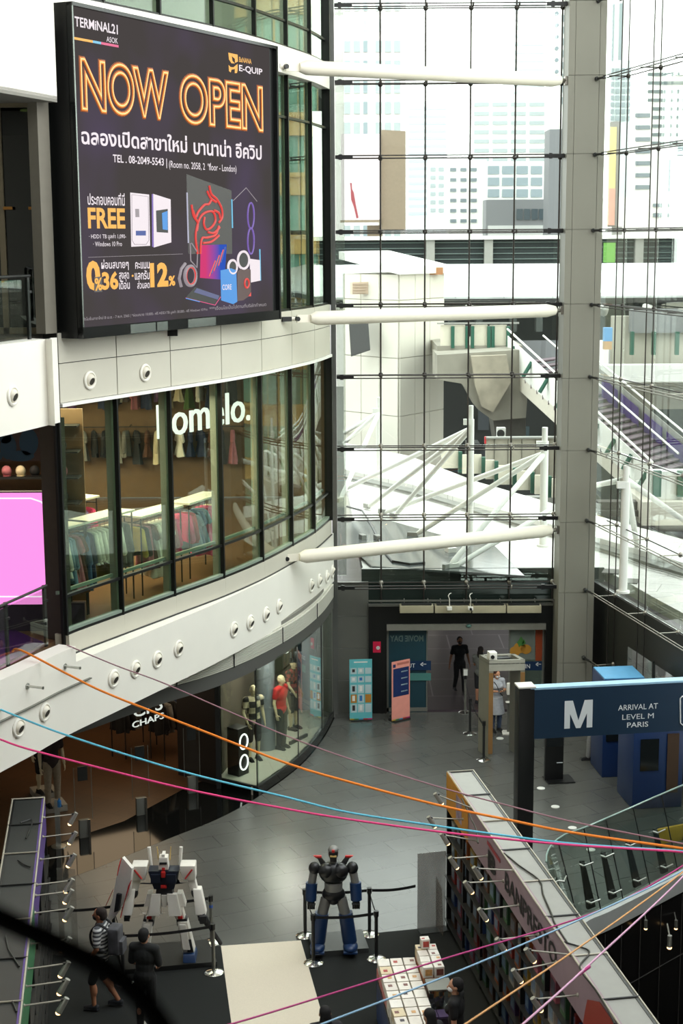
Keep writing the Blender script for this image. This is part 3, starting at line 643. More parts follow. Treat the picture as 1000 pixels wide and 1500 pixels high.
FABRIC = {'white': (232, 230, 218), 'black': (26, 25, 26), 'olive': (120, 112, 52), 'blue': (74, 104, 140), 'pink': (206, 62, 110), 'brown': (92, 58, 38), 'grey': (112, 110, 104), 'cream': (214, 200, 166), 'rose': (176, 104, 112), 'navy': (38, 50, 78), 'yellow': (186, 164, 70), 'red': (170, 44, 44), 'purple': (100, 66, 108), 'green': (74, 104, 52), 'denim': (112, 140, 160)}
def fab(c): return mat(c + '_fabric', FABRIC[c], .85, noise=.12, scale=14, bump=.3)
def hang(kind, L_, w_=.42, seed=0):
    """one garment on its hanger, origin at the rail; it hangs in the local X-Z plane"""
    rnd = random.Random(seed); mb = MB(); n = 20; rings = []
    prof = {'blouse': [(.10, .035, -.10), (.20, .05, -.14), (.22, .05, -.3), (.20, .055, -.55), (.25, .06, -L_)], 'dress': [(.09, .03, -.10), (.18, .05, -.14), (.16, .05, -.42), (.19, .065, -.6), (.27, .09, -L_)], 'trousers': [(.17, .03, -.12), (.17, .05, -.2), (.19, .055, -.5), (.2, .05, -L_)], 'coat': [(.10, .05, -.10), (.23, .07, -.16), (.24, .08, -.5), (.26, .085, -L_)]}[kind]
    pr_ = spline(prof, 4); P = []; F = []
    for i, (a, b, z) in enumerate(pr_):
        k_ = i / (len(pr_) - 1)
        for j in range(n):
            t_ = 2 * pi * j / n; r_ = 1 + .22 * k_ * sin(5 * t_ + seed) + .08 * k_ * sin(9 * t_)
            P.append((a * w_ / .42 * r_ * cos(t_), b * (1 + .8 * k_ * sin(5 * t_ + seed)) * sin(t_), z + .02 * k_ * sin(3 * t_ + seed)))
    for i in range(len(pr_) - 1):
        for j in range(n): F.append((i * n + j, i * n + (j + 1) % n, (i + 1) * n + (j + 1) % n, (i + 1) * n + j))
    F.append(tuple(range(n)))
    mb.verts(P, F)
    if kind in ('blouse', 'coat', 'dress'):
        for sx_ in (-1, 1): mb.cap((sx_ * .17 * w_ / .42, 0, -.17), (sx_ * .25 * w_ / .42, .0, -.17 - (.48 if kind != 'dress' else .2)), .05, .06, 8)
    return mb
HM = MB(); HM.path([(.0, 0, -.12), (0, 0, -.02), (.012, 0, .012), (-.005, 0, .025), (-.02, 0, .008)], .004, 5); HM.path([(-.17, 0, -.17), (0, 0, -.11), (.17, 0, -.17)], .006, 5)
bmesh.ops.recalc_face_normals(HM.bm, faces=HM.bm.faces[:]); HME = bpy.data.meshes.new('hanger'); HM.bm.to_mesh(HME)
HME.materials.append(m_black)
GM = {}
def garment(kind, col, loc, rz, label, group, L_=.8, w_=.42):
    key = (kind, col, L_)
    if key not in GM:
        mb = hang(kind, L_, w_, len(GM)); bmesh.ops.recalc_face_normals(mb.bm, faces=mb.bm.faces[:]); me = bpy.data.meshes.new(kind); mb.bm.to_mesh(me)
        for p in me.polygons: p.use_smooth = True
        me.materials.append(fab(col)); GM[key] = me
    o = bpy.data.objects.new(kind, GM[key]); COL.objects.link(o); o.location = loc; o.rotation_euler = (0, 0, rz)
    o['label'] = label; o['category'] = 'clothing'; o['group'] = group
    h_ = bpy.data.objects.new('hanger', HME); COL.objects.link(h_); h_.parent = o
    return o
m_shelf = mat('white_gloss_shelf', (232, 228, 214), .25, noise=.02)
def rack(c, ang, ln, z0, h_, label, nm, items, shelf=True):
    """clothes rack; items = list of (kind, colour, length)"""
    d = Vector((cos(ang), sin(ang), 0)); n_ = Vector((-d.y, d.x, 0))
    t_ = thing('clothes_rack', label, 'clothes rack', (c[0], c[1], z0))
    c3 = Vector((c[0], c[1], z0))
    if shelf:
        mb = MB(); mb.box(c3 + ZV * h_, (ln, .5, .04), ang); mb.build('shelf', m_shelf, t_)
    for sx_ in (-1, 1):
        for sy_ in (-1, 1):
            mb = MB(); q = c3 + d * sx_ * (ln / 2 - .05) + n_ * sy_ * .2; mb.tube(q, q + ZV * (h_ - .02), .016, n=8); mb.build('leg', m_dark, t_)
    zr = h_ - .13
    mb = MB(); mb.tube(c3 + ZV * zr - d * (ln / 2 - .05), c3 + ZV * zr + d * (ln / 2 - .05), .013, n=8)
    for sx_ in (-1, 1): mb.tube(c3 + ZV * zr + d * sx_ * (ln / 2 - .05) - n_ * .2, c3 + ZV * zr + d * sx_ * (ln / 2 - .05) + n_ * .2, .013, n=8)
    mb.build('hanging_rail', m_dark, t_)
    ORD = ['first', 'second', 'third', 'fourth', 'fifth', 'sixth', 'seventh', 'eighth', 'ninth', 'tenth', 'eleventh', 'twelfth', 'thirteenth', 'fourteenth', 'fifteenth', 'sixteenth']
    for i, (k_, col, L_) in enumerate(items):
        x = -(ln / 2 - .14) + (ln - .28) * i / max(1, len(items) - 1)
        p = c3 + d * x + ZV * zr
        garment(k_, col, p, ang + pi / 2 + (i % 3 - 1) * .06, '%s %s hanging %s from the left on the %s' % (col, k_, ORD[i], nm), 'clothes on the ' + nm, L_)
    return t_
def bayc(i, ins):
    p, q = Vector((*FC[i * KS], 0)), Vector((*FC[(i + 1) * KS], 0)); d = (q - p).normalized(); return (p + q) / 2 + inward(d) * ins, math.atan2(d.y, d.x)
c, a = bayc(0, 1.15); rack((c.x + .2, c.y + .4), a, 1.25, 4.98, 1.78, 'white-topped clothes rack behind the leftmost boutique window', 'leftmost window rack', [('coat', 'brown', 1.1), ('dress', 'cream', 1.0), ('coat', 'black', 1.0), ('dress', 'olive', 1.25), ('blouse', 'olive', 1.2), ('blouse', 'white', .85), ('blouse', 'denim', .9), ('blouse', 'denim', 1.0), ('trousers', 'brown', 1.1), ('dress', 'rose', 1.1), ('dress', 'brown', 1.2)])
c, a = bayc(1, 1.15); rack((c.x, c.y), a, 1.6, 4.98, 1.78, 'white-topped clothes rack behind the second boutique window, holding white blouses', 'white blouse rack', [('coat', 'blue', 1.2), ('coat', 'navy', 1.1), ('blouse', 'white', .75), ('blouse', 'white', .75), ('blouse', 'white', .75), ('blouse', 'white', .8), ('blouse', 'olive', 1.1), ('blouse', 'cream', .6), ('blouse', 'white', .6), ('trousers', 'grey', .9), ('coat', 'grey', 1.0)])
c, a = bayc(2, 1.15); rack((c.x, c.y), a, 1.5, 4.98, 1.6, 'white-topped clothes rack behind the third boutique window, holding long white dresses', 'white dress rack', [('blouse', 'yellow', .6), ('blouse', 'black', .7), ('trousers', 'rose', 1.0), ('dress', 'brown', 1.0), ('dress', 'white', 1.2), ('dress', 'white', 1.25), ('dress', 'white', 1.2), ('dress', 'white', 1.25), ('blouse', 'rose', .8), ('blouse', 'pink', .8)])
c, a = bayc(3, 1.15); rack((c.x, c.y), a, 1.5, 4.98, 1.6, 'white-topped clothes rack behind the fourth boutique window, holding a bright pink dress', 'pink dress rack', [('blouse', 'pink', .7), ('blouse', 'red', .75), ('dress', 'denim', .95), ('dress', 'blue', 1.0), ('dress', 'denim', .9), ('dress', 'pink', 1.15), ('dress', 'pink', 1.1), ('blouse', 'cream', .8)])
# two rows of clothes on the boutique rear wall
rnd = random.Random(9)
for r_, (zr, nm) in enumerate(((7.0, 'lower'), (8.5, 'upper'))):
    rl_ = thing('wall_rail', '%s wall-mounted clothes rail on the boutique rear wall' % nm, 'clothes rail', (-6.6, 41.7, zr))
    mb = MB(); mb.tube((-10.5, 41.55, zr), (-2.6, 41.55, zr), .014, n=8); mb.build('hanging_rail', m_dark, rl_, 60)
    for i in range(6): mb = MB(); mb.tube((-10.4 + 1.55 * i, 41.55, zr), (-10.4 + 1.55 * i, 41.9, zr + .02), .014, n=8); mb.build('wall_bracket', m_dark, rl_, 60)
    for i in range(26):
        col = rnd.choice(['black', 'brown', 'black', 'grey', 'navy', 'rose', 'cream', 'brown', 'purple', 'white', 'green']); kd = ('coat', 'blouse', 'dress')[rnd.randrange(3)]
        garment(kd, col, Vector((-10.2 + .29 * i, 41.55, zr)), pi / 2 + rnd.uniform(-.5, .5), '%s %s on the %s rear wall rail, hanger %d from the left' % (col, kd, nm, i + 1), 'clothes on the %s rear wall rail' % nm, (.8, .9, 1.0)[rnd.randrange(3)])
rnd = random.Random(5)
CK = ['blouse', 'dress', 'coat', 'trousers']
for i, (bi, ins, nm, pal) in enumerate(((0, 3.1, 'dark rack inside the leftmost window', ['black', 'grey', 'navy', 'grey', 'black', 'blue']), (1, 3.2, 'mixed rack inside the second window', ['purple', 'rose', 'black', 'brown', 'pink', 'black', 'grey']), (2, 3.3, 'rosy rack inside the third window', ['pink', 'rose', 'pink', 'rose', 'purple', 'pink']), (0, 5.4, 'rearmost rack inside the leftmost window', ['black', 'cream', 'brown', 'black', 'grey']), (1, 5.4, 'rearmost rack inside the second window', ['red', 'black', 'cream', 'brown', 'black']), (2, 5.6, 'rearmost rack inside the third window', ['green', 'yellow', 'green', 'brown', 'black']))):
    c, a = bayc(bi, ins); rack((c.x, c.y), a, 1.5, 4.98, 1.65, 'metal clothes rack: the ' + nm, nm, [(CK[rnd.randrange(3)], col, .7 + .1 * rnd.randrange(4)) for col in pal], shelf=(i % 2 == 0))
# black handbag on a small display stand
c, a = bayc(0, 2.1); st = thing('display_stand', 'slim white pedestal stand behind the leftmost boutique window rack', 'display stand', (c.x - .3, c.y + .2, 4.98))
mb = MB(); q = Vector((c.x - .3, c.y + .2, 4.98)); mb.lathe(q, [(.16, 0), (.16, .02), (.03, .03)]); mb.build('base', m_shelf, st, 40); mb = MB(); mb.tube(q + ZV * .02, q + ZV * 2.0, .025); mb.build('pole', m_shelf, st, 40); mb = MB(); mb.lathe(q, [(.03, 1.98), (.26, 1.99), (.26, 2.02)]); mb.build('top_plate', m_shelf, st, 40)
bgo = thing('handbag', 'black handbag with a round handle on the slim white pedestal', 'bag', q + ZV * 2.02)
mb = MB(); mb.box(q + ZV * 2.13, (.3, .12, .22), a, bev=.03); mb.build('body', mat('black_leather', (20, 19, 20), .4), bgo, 40)
mb = MB(); mb.path([q + ZV * 2.22 + Vector((cos(a), sin(a), 0)) * x + ZV * z for x, z in ((-.1, 0), (-.08, .12), (0, .17), (.08, .12), (.1, 0))], .012, 6); mb.build('handle', mat('black_leather', (20, 19, 20)), bgo, 60)
# ceiling downlights of the boutique
for i, (bi, ins) in enumerate(((0, 2.4), (0, 4.4), (1, 2.6), (1, 4.6), (2, 2.6), (2, 5.0), (3, 2.6), (3, 4.5))):
    c, a = bayc(bi, ins); dl = thing('ceiling_downlight', 'warm downlight in the boutique ceiling, %s inside the %s window' % (('front one', 'rear one')[i % 2], ('leftmost', 'second', 'third', 'fourth')[bi]), 'ceiling light', (c.x, c.y, 9.1), 0, 'boutique downlights')
    mb = MB(); mb.lathe((c.x, c.y, 9.1), [(.11, 0.05), (.11, .0), (.085, .0), (.085, .04)]); mb.build('rim', m_shelf, dl, 40)
    mb = MB(); mb.lathe((c.x, c.y, 9.1), [(.084, .012), (.084, .03)]); mb.build('lamp', glow('warm_lamp', (255, 214, 150), 6), dl, 40)

# ================================================================== LEFT CORRIDOR: pink screen, rail, panels
def fplate(u_0, u_1, v0, v1, y, t, name, m_, parent=None, **k_):
    a_ = PY(u_0, v1, y); b_ = PY(u_1, v0, y); mb = MB(); mb.box(((a_.x + b_.x) / 2, y + t / 2, (a_.z + b_.z) / 2), (b_.x - a_.x, t, b_.z - a_.z)); return mb.build(name, m_, parent, **k_)
p = PY(30, 886, 27.2); ps = thing('advertising_screen', 'bright pink lit screen standing behind the left corridor railing', 'screen', (p.x, 27.2, 4.98))
fplate(-60, 80, 720, 888, 27.22, .14, 'housing', m_black, ps)
fplate(-58, 78.5, 722, 886, 27.19, .03, 'screen_panel', glow('pink_screen', (255, 146, 228), 1.12), ps)
mb = MB(); rr = [(-55, 730), (45, 730), (60, 735), (70, 745), (76, 758), (77, 790), (77, 855), (72, 868), (60, 874), (-55, 874)]
mb.path([PY(u_, v_, 27.17) for u_, v_ in rr], .014, 6); mb.build('outline_picture', glow('screen_line_white', (255, 232, 250), 1.2), ps, 60)
mb = MB(); q = PY(78.3, 800, 27.18); mb.box((q.x, 27.175, (PY(40, 722, 27.2).z + PY(40, 886, 27.2).z) / 2), (.05, .01, PY(40, 722, 27.2).z - PY(40, 886, 27.2).z)); mb.build('edge_picture', glow('screen_magenta', (236, 70, 170), 1.), ps)
mb = MB(); mb.box((p.x - .3, 27.32, 5.24), (2.9, .12, .52)); mb.build('base', mat('dark_plum_base', (40, 24, 44), .5), ps)
pp = thing('poster_panel', 'dark brown panel with blue petal shapes hung above the pink screen', 'panel', PY(30, 676, 27.6))
fplate(-60, 76, 618, 676, 27.6, .05, 'board', mat('dark_brown_board', (70, 40, 26), .5), pp)
mb = MB()
for cx, cy, rx, ry in ((12, 655, 12, 18), (42, 648, 14, 20), (30, 668, 20, 8), (-8, 668, 12, 8), (8, 640, 10, 10)):
    mb.slab([PY(cx + rx * cos(2 * pi * i / 18), cy + ry * sin(2 * pi * i / 18), 27.59 - .002 * abs(cx) % .008) for i in range(18)], (0, 1, 0), .004)
mb.build('petal_picture', mat('petrol_blue_print', (22, 62, 84), .5), pp)
q = PY(40, 640, 27.65); mb = MB()
for dx in (-.8, .5): mb.tube((q.x + dx, 27.62, 8.6), (q.x + dx, 27.62, 9.15), .01)
mb.build('hanging_wire', m_dark, pp)
# accessory shelf seen between panel and screen
sh = thing('wall_shelf', 'dark accessory shelving seen over the pink screen', 'shelf', (-6.2, 29.2, 4.98))
mb = MB(); mb.box((-6.2, 29.6, 6.9), (2.4, .06, 3.8)); mb.build('back_panel', mat('boutique_wall', (112, 86, 58)), sh)
mb = MB()
for z in (7.0, 7.5, 8.0, 8.5): mb.box((-6.2, 29.38, z), (2.3, .36, .03))
mb.build('shelf_board', m_dark, sh)
rnd = random.Random(3)
for r_, z in enumerate((7.015, 7.515, 8.015)):
    for j in range(7):
        col = rnd.choice(['cream', 'white', 'brown', 'black', 'rose']); mb = MB(); x = -7.0 + j * .27
        mb.ell((x, 29.36, z + .11), (.1, .09, .11), 10, 7); mb.lathe((x, 29.36, z), [(.05, 0), (.09, .02), (.0, .03)], 10)
        mb.build('pouch', fab(col), None, 60, label='%s pouch on the %s accessory shelf over the pink screen, %s from left' % (col, ('lowest', 'middle', 'upper')[r_], ['first', 'second', 'third', 'fourth', 'fifth', 'sixth', 'seventh'][j]), cat='bag', group='pouches on the accessory shelves')
# glass railings of the corridor edge (lower) and of the storey above
def rail(curve, z0, h_, label, ins=.18):
    c = offs(curve, ins); t_ = thing('glass_railing', label, 'railing', (c[-1][0], c[-1][1], z0))
    mb = MB(); mb.wall(c, z0 + .06, z0 + h_ - .06, .014); mb.build('glass_panel', m_cglass, t_, 40)
    mb = MB(); mb.path([(x, y, z0 + h_) for x, y in c], .025, 8); mb.build('handrail', m_dark, t_, 60)
    for i in range(0, len(c), 5):
        mb = MB(); x, y = c[-1 - i]; mb.box((x - .05, y + .03, z0 + h_ / 2), (.05, .05, h_), radians(60)); mb.box((x - .02, y, z0 + h_ * .75), (.1, .03, .04), radians(60)); mb.build('post', m_black, t_)
rail([p_ for p_ in LC if p_[1] < 26.1], 5.0, 1.1, 'glass railing with black posts in front of the pink screen')
rail([p_ for p_ in LC if p_[1] < 25.9], 10.38, 1.05, 'glass railing beside the LED screen in front of the dark doors', .1)
mb = MB(); mb.prism(offs([p_ for p_ in LC if p_[1] < 26.3], .4) + [(-6.0, 27.3), (-9, 27.3), (-9, 20)], 4.975, 5.0); struct(mb, 'floor_left_corridor', mat('glossy_floor_purple_reflection', (64, 30, 84), .12, noise=.1, spec=.7))  # the pink screen's purple reflection is put into this floor colour
# dark glazed doors up there
dr = MB(); d0 = PY(-60, 500, 27.0); d1 = PY(56, 140, 27.0)
mb = MB(); mb.box(((d0.x + d1.x) / 2, 27.05, 12.4), (d1.x - d0.x, .03, 4.0)); do = mb.build('door_1', glass('dark_door_glass', (70, 84, 74), 1.8, .02), kind='structure')
mb = MB()
for u_ in (-20, 3, 54): q = PY(u_, 320, 27.0); mb.box((q.x, 27.02, 12.4), (.1, .1, 4.0))
q = PY(30, 153, 27.0); mb.box((d1.x - .6, 27.02, q.z), (1.5, .1, .1)); mb.box((d1.x - .6, 27.02, 10.45), (1.5, .1, .12)); mb.build('door_frame', mat('bronze_door_frame', (116, 106, 84), .4, metal=.3), do)
mb = MB(); 
for u_ in (12, 49): q = PY(u_, 305, 26.95); mb.box((q.x, 26.93, q.z), (.16, .05, .05))
mb.build('door_handle', mat('brass_handle', (150, 106, 50), .3, metal=.8), do)
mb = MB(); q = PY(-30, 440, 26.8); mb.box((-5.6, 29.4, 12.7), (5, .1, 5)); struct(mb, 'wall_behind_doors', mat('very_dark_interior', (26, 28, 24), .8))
mb = MB(); mb.lathe(PY(38, 163, 28.2), [(.1, 0), (.1, .03)]); mb.build('ceiling_downlight', glow('warm_lamp', (255, 214, 150), 6), None, 40, label='single warm downlight glowing behind the dark upper doors', cat='ceiling light')

# ================================================================== AIR NOZZLES
def nozzle_proto():
    t_ = thing('air_nozzle', '', 'air nozzle', (0, 0, 0))
    ax = Vector((1, 0, 0))
    mb = MB(); mb.lathe((0, 0, 0), [(.165, 0.0), (.17, .01), (.16, .028), (.135, .036), (.122, .022), (.118, .0)], 28, ax); mb.build('flange', m_white, t_, 35, world=False)
    mb = MB(); ax2 = Vector((1, 0, -.38)).normalized(); mb.lathe((0, 0, 0), [(.118, -.03), (.118, .0), (.105, .035), (.082, .058), (.070, .06), (.066, .052), (.066, .0)], 26, ax2); mb.build('ball', mat('ivory_nozzle', (222, 216, 200), .45, noise=.02), t_, 35, world=False)
    mb = MB(); mb.lathe((0, 0, 0), [(.0, .0605), (.0665, .0605), (.066, .05)], 20, ax2); mb.build('bore', mat('dark_bore', (52, 47, 38), .8), t_, 35, world=False)
    return t_
ORDS = ['first', 'second', 'third', 'fourth', 'fifth', 'sixth', 'seventh', 'eighth', 'ninth', 'tenth', 'eleventh', 'twelfth', 'thirteenth', 'fourteenth', 'fifteenth']
spots = [(27, 1066), (65, 1043), (166, 994), (198, 980), (230, 966), (261, 950), (342, 922), (366, 912), (389, 900), (408, 888), (455, 858), (467, 851), (478, 845), (486, 837)]
items = []
for i, (u_, v_) in enumerate(spots):
    P_, tn = on_curve(BC, u_, 4.1)
    pl_ = PP(u_, v_, P_, -inward(tn)); items.append((pl_, tn, 'round white air nozzle on the lower white band, %s from the left end' % ORDS[i], 'air nozzles along the lower white band'))
for u_, v_, lb in ((131, 557, 'left one of two white air nozzles on cream panels below the LED screen'), (212, 546, 'right one of two white air nozzles on cream panels below the LED screen')):
    P_, tn = on_curve(FC, u_, 9.55); items.append((PP(u_, v_, P_, -inward(tn)), tn, lb, 'air nozzles below the LED screen'))
P_, tn = on_curve(L2, 18, 9.6); items.append((PP(18, 580, P_, -inward(tn)), tn, 'lone white air nozzle on the smooth white bulkhead below the dark doors', None))
np_ = None
for (P_, tn, lb, gp) in items:
    n_ = -inward(tn); rz = math.atan2(n_.y, n_.x); P_ = P_ + n_ * .004
    if np_ is None:
        np_ = nozzle_proto(); np_.location = P_; np_.rotation_euler = (0, 0, rz); np_['label'] = lb; np_['group'] = gp
    else:
        o = dup(np_, P_, rz, lb, gp)
        if not gp: del o['group']
# two small bracket pins on the left parapet
for i, (u_, v_) in enumerate(((95, 976), (40, 1005))):
    P_, tn = on_curve(BC, u_, 4.55); P_ = PP(u_, v_, P_, -inward(tn)); n_ = -inward(tn)
    mb = MB(); mb.lathe(P_, [(.05, -.01), (.05, .015), (.022, .02), (.022, .3), (.03, .31), (.0, .315)], 14, n_); mb.build('wall_pin', m_steel, None, 40, label='short steel pin sticking out of the left parapet, %s' % ('nearer the boutique', 'farther from the boutique')[i], cat='bracket', group='pins on the left parapet')
# small grey box bracket at the first-storey tube end
# ================================================================== CURTAIN WALL HARDWARE, TUBES
m_rod = mat('dark_steel_rod', (62, 58, 54), .4, metal=.6, noise=.05)
m_rodl = mat('bright_steel_rod', (150, 146, 136), .35, metal=.7, noise=.05)
NUM = ['topmost', 'second from the top', 'third from the top', 'fourth from the top', 'fifth from the top', 'sixth from the top', 'seventh from the top', 'lowest']
ztop, zlow = RZ[0] + 1, LZ + .02
for i, x in enumerate(GX[1:6]):
    mb = MB(); mb.tube((x, GY - .04, zlow), (x, GY - .04, ztop), .021, n=8)
    t_ = mb.build('vertical_cable', m_rod, None, 60, label='vertical steel cable of the front glass wall, %s from the left' % ORDS[i], cat='cable', group='vertical cables of the front glass wall')
YI = GY - .62
vis = RZ[2:]
for r, z in enumerate(vis):
    t_ = thing('cable_truss', 'horizontal double rod truss across the front glass wall, %s' % ['topmost', 'second from top', 'third from top', 'fourth from top', 'middle one', 'fourth from bottom', 'third from bottom', 'second from bottom', 'lowest'][r], 'truss', ((GX[0] + px0) / 2, YI, z), 0, 'horizontal trusses of the front glass wall')
    mb = MB(); mb.tube((GX[0], GY - .05, z), (px0 + .05, GY - .05, z), .016, n=6); mb.build('glass_line_rod', m_rod, t_, 60)
    mb = MB(); mb.tube((GX[0] + .05, YI, z + .035), (px0 - .02, YI, z + .035), .016, n=6); mb.build('inner_rod', m_rod, t_, 60)
    mb = MB(); mb.tube((GX[0] + .05, YI, z - .035), (px0 - .02, YI, z - .035), .016, n=6); mb.build('inner_rod', m_rod, t_, 60)
    for x0_, x1_ in ((GX[0] + .0, GX[0] + .42), (px0 - .48, px0)):
        mb = MB(); mb.box(((x0_ + x1_) / 2, YI, z), (x1_ - x0_, .07, .085)); mb.box(((x0_ * .7 + x1_ * .3), YI, z), (.08, .09, .13)); mb.build('end_clamp', m_black, t_)
    for x in GX[1:6]:
        mb = MB(); mb.tube((x, GY - .03, z), (x, YI, z), .014, n=6); mb.ell((x, GY - .06, z), (.06, .05, .065), 12, 8); mb.ell((x, YI, z), (.025, .03, .06), 8, 6); mb.build('node_fitting', m_rod if r < 6 else m_rodl, t_, 60)
rowsR = RZ[2:] + [PY(880, 971, 36.5).z]
for r, z in enumerate(rowsR):
    t_ = thing('cable_truss', 'slanting rod truss of the right glass wall, %s' % ['topmost', 'second from top', 'third from top', 'fourth from top', 'middle one', 'fifth from bottom', 'fourth from bottom', 'third from bottom', 'second from bottom', 'lowest, just above the sign'][r], 'truss', (6.2, 36.5, z), 0, 'trusses of the right glass wall')
    st_ = Vector((6.02, 36.93, z)); en = RA + RD * 7.3 + RN * .55; en.z = z
    mb = MB(); mb.lathe((6.0, 37.02, z), [(.05, 0), (.05, .1), (.03, .12)], 12, Vector((0, -1, 0))); mb.tube((6.0, 36.95, z), (6.12, 36.6, z), .028, n=8); mb.build('pillar_anchor', m_dark, t_, 40)
    for dz in (.03, -.03):
        mb = MB(); mb.tube((6.1, 36.65, z + dz), en + ZV * dz, .013, n=6); mb.build('inner_rod', m_rod if r < 5 else m_rodl, t_, 60)
    if r < 9:
        a_ = RA + RD * -.6 + RN * .06; b_ = RA + RD * 7.3 + RN * .06
        mb = MB(); mb.tube((a_.x, a_.y, z), (b_.x, b_.y, z), .014, n=6); mb.build('glass_line_rod', m_rod, t_, 60)
    for s_ in RS[1:4]:
        g_ = RA + RD * s_; h_ = g_ + RN * .55
        # inner point on the rod line
        d_ = (en - Vector((6.1, 36.65, z))); k_ = max(0, min(1, ((g_ + RN * .55) - Vector((6.1, 36.65, 0))).dot(d_) / d_.length_squared)); q_ = Vector((6.1, 36.65, z)) + d_ * k_
        mb = MB(); mb.tube((g_.x, g_.y, z), (q_.x, q_.y, z), .015, n=6); mb.ell((g_.x + RN.x * .05, g_.y + RN.y * .05, z), (.05, .05, .06), 10, 7); mb.build('node_fitting', m_rod if r < 5 else m_rodl, t_, 60)
for i, s_ in enumerate(RS[1:3]):
    for off, nm in ((.05, 'outer'), (.22, 'inner')):
        p_ = RA + RD * s_ + RN * off; mb = MB(); mb.tube((p_.x, p_.y, .0 if off > .1 else .3), (p_.x, p_.y, ztop), .014, n=6)
        mb.build('vertical_cable', m_rod, None, 60, label='%s cable of the %s vertical pair on the right glass wall' % (nm, ('first', 'second')[i]), cat='cable', group='vertical cables of the right glass wall')
# the three white strut tubes from the shop building to the pillar
m_tube = mat('white_tube_paint', (232, 226, 208), .45, noise=.02)
for nm, (ua, va, ya), (ub, vb) in (('highest white strut tube, level with the top of the LED screen', (436, 98.5, 34.0), (826, 118)), ('middle white strut tube, level with the bottom of the LED screen', (452, 467, 34.05), (818, 454)), ('lowest white strut tube, above the entrance doors', (436, 817.5, 34.05), (812, 775))):
    A_ = PY(ua, va, ya); B_ = PY(ub, vb, 37.15); B_.z = (A_.z + B_.z) / 2; A_.z = B_.z; d_ = (B_ - A_).normalized(); L_ = (B_ - A_).length
    t_ = thing('strut_tube', nm, 'tube strut', (A_ + B_) / 2)
    mb = MB(); mb.lathe(A_, [(.0, .02), (.09, .03), (.155, .2), (.155, L_ - .35), (.11, L_ - .12), (.0, L_ - .1)], 24, d_); mb.build('tube', m_tube, t_, 40)
    mb = MB(); mb.box(A_ - d_ * .12, (.34, .03, .17), math.atan2(d_.y, d_.x)); mb.tube(A_ - d_ * .22 + Vector((0, 0, -.0)), A_ - d_ * .75 + inward(Vector((.4, .9, 0)).normalized()) * .1, .045, n=10); mb.build('end_fork', m_tube, t_, 40)
    mb = MB(); q = A_ - d_ * .3; mb.tube(q + Vector((d_.y, -d_.x, 0)) * .1, q - Vector((d_.y, -d_.x, 0)) * .1, .05, n=10); mb.box(A_ - d_ * .55, (.22, .12, .1), math.atan2(d_.y, d_.x)); mb.build('pin', m_black, t_, 40)
    mb = MB(); mb.tube(B_ - d_ * .12, Vector((px0 + .02, B_.y + .05, B_.z)), .05, n=10); mb.box((px0 - .03, B_.y + .05, B_.z), (.06, .16, .2)); mb.build('pillar_bracket', m_rodl, t_, 40)
# ================================================================== ENTRANCE
for i, (u_0, u_1) in enumerate(((585, 635), (636.5, 690), (691, 741), (742, 793))):
    a_ = PY(u_0, 898, 37.55); b_ = PY(u_1, 887, 37.55); t_ = thing('air_curtain', 'beige air curtain box above the entrance doors, %s from the left' % ORDS[i], 'air curtain', ((a_.x + b_.x) / 2, 37.6, a_.z), 0, 'air curtains above the entrance')
    mb = MB(); mb.box(((a_.x + b_.x) / 2, 37.66, (a_.z + b_.z) / 2), (b_.x - a_.x - .01, .26, .19), bev=.012); mb.build('body', mat('beige_appliance', (176, 168, 140), .5), t_, 40)
    mb = MB(); mb.box(((a_.x + b_.x) / 2, 37.66, b_.z + .015), (b_.x - a_.x - .1, .2, .03)); mb.build('intake_grille', m_dark, t_)
    for dx in (.1, -.1): mb = MB(); mb.tube(((a_.x + b_.x) / 2 + dx * 3, 37.72, b_.z), ((a_.x + b_.x) / 2 + dx * 3, 37.9, b_.z + .1), .012, n=6); mb.build('mounting_arm', m_greymet, t_)
for (u_, lab) in ((658, 'small white pipe bracket over the left of the entrance'), (689, 'small white security camera over the middle of the entrance')):
    q = PY(u_, 890, 37.4); t_ = thing('wall_fixture' if u_ < 680 else 'security_camera', lab, 'fixture' if u_ < 680 else 'camera', q)
    mb = MB(); mb.path([q + ZV * .0, q + ZV * .22, q + Vector((-.03, .0, .3)), q + Vector((0, .05, .34)), q + Vector((.06, .3, .3))], .012, 6); mb.build('stem', m_white, t_, 60)
    mb = MB(); mb.box(q - ZV * .02, (.13, .1, .09), bev=.015); mb.build('body', m_white, t_, 40)
    if u_ > 680: mb = MB(); mb.tube(q + Vector((0, -.05, -.02)), q + Vector((0, -.09, -.03)), .03, n=10); mb.build('lens', m_black, t_, 40)
q = PY(686.5, 917, 37.85); mb = MB(); mb.ell(q, (.07, .05, .045), 14, 9); mb.build('door_sensor', mat('green_grey_sensor', (84, 118, 108), .3), None, 60, label='oval grey-green sensor on the header of the entrance doors', cat='sensor')
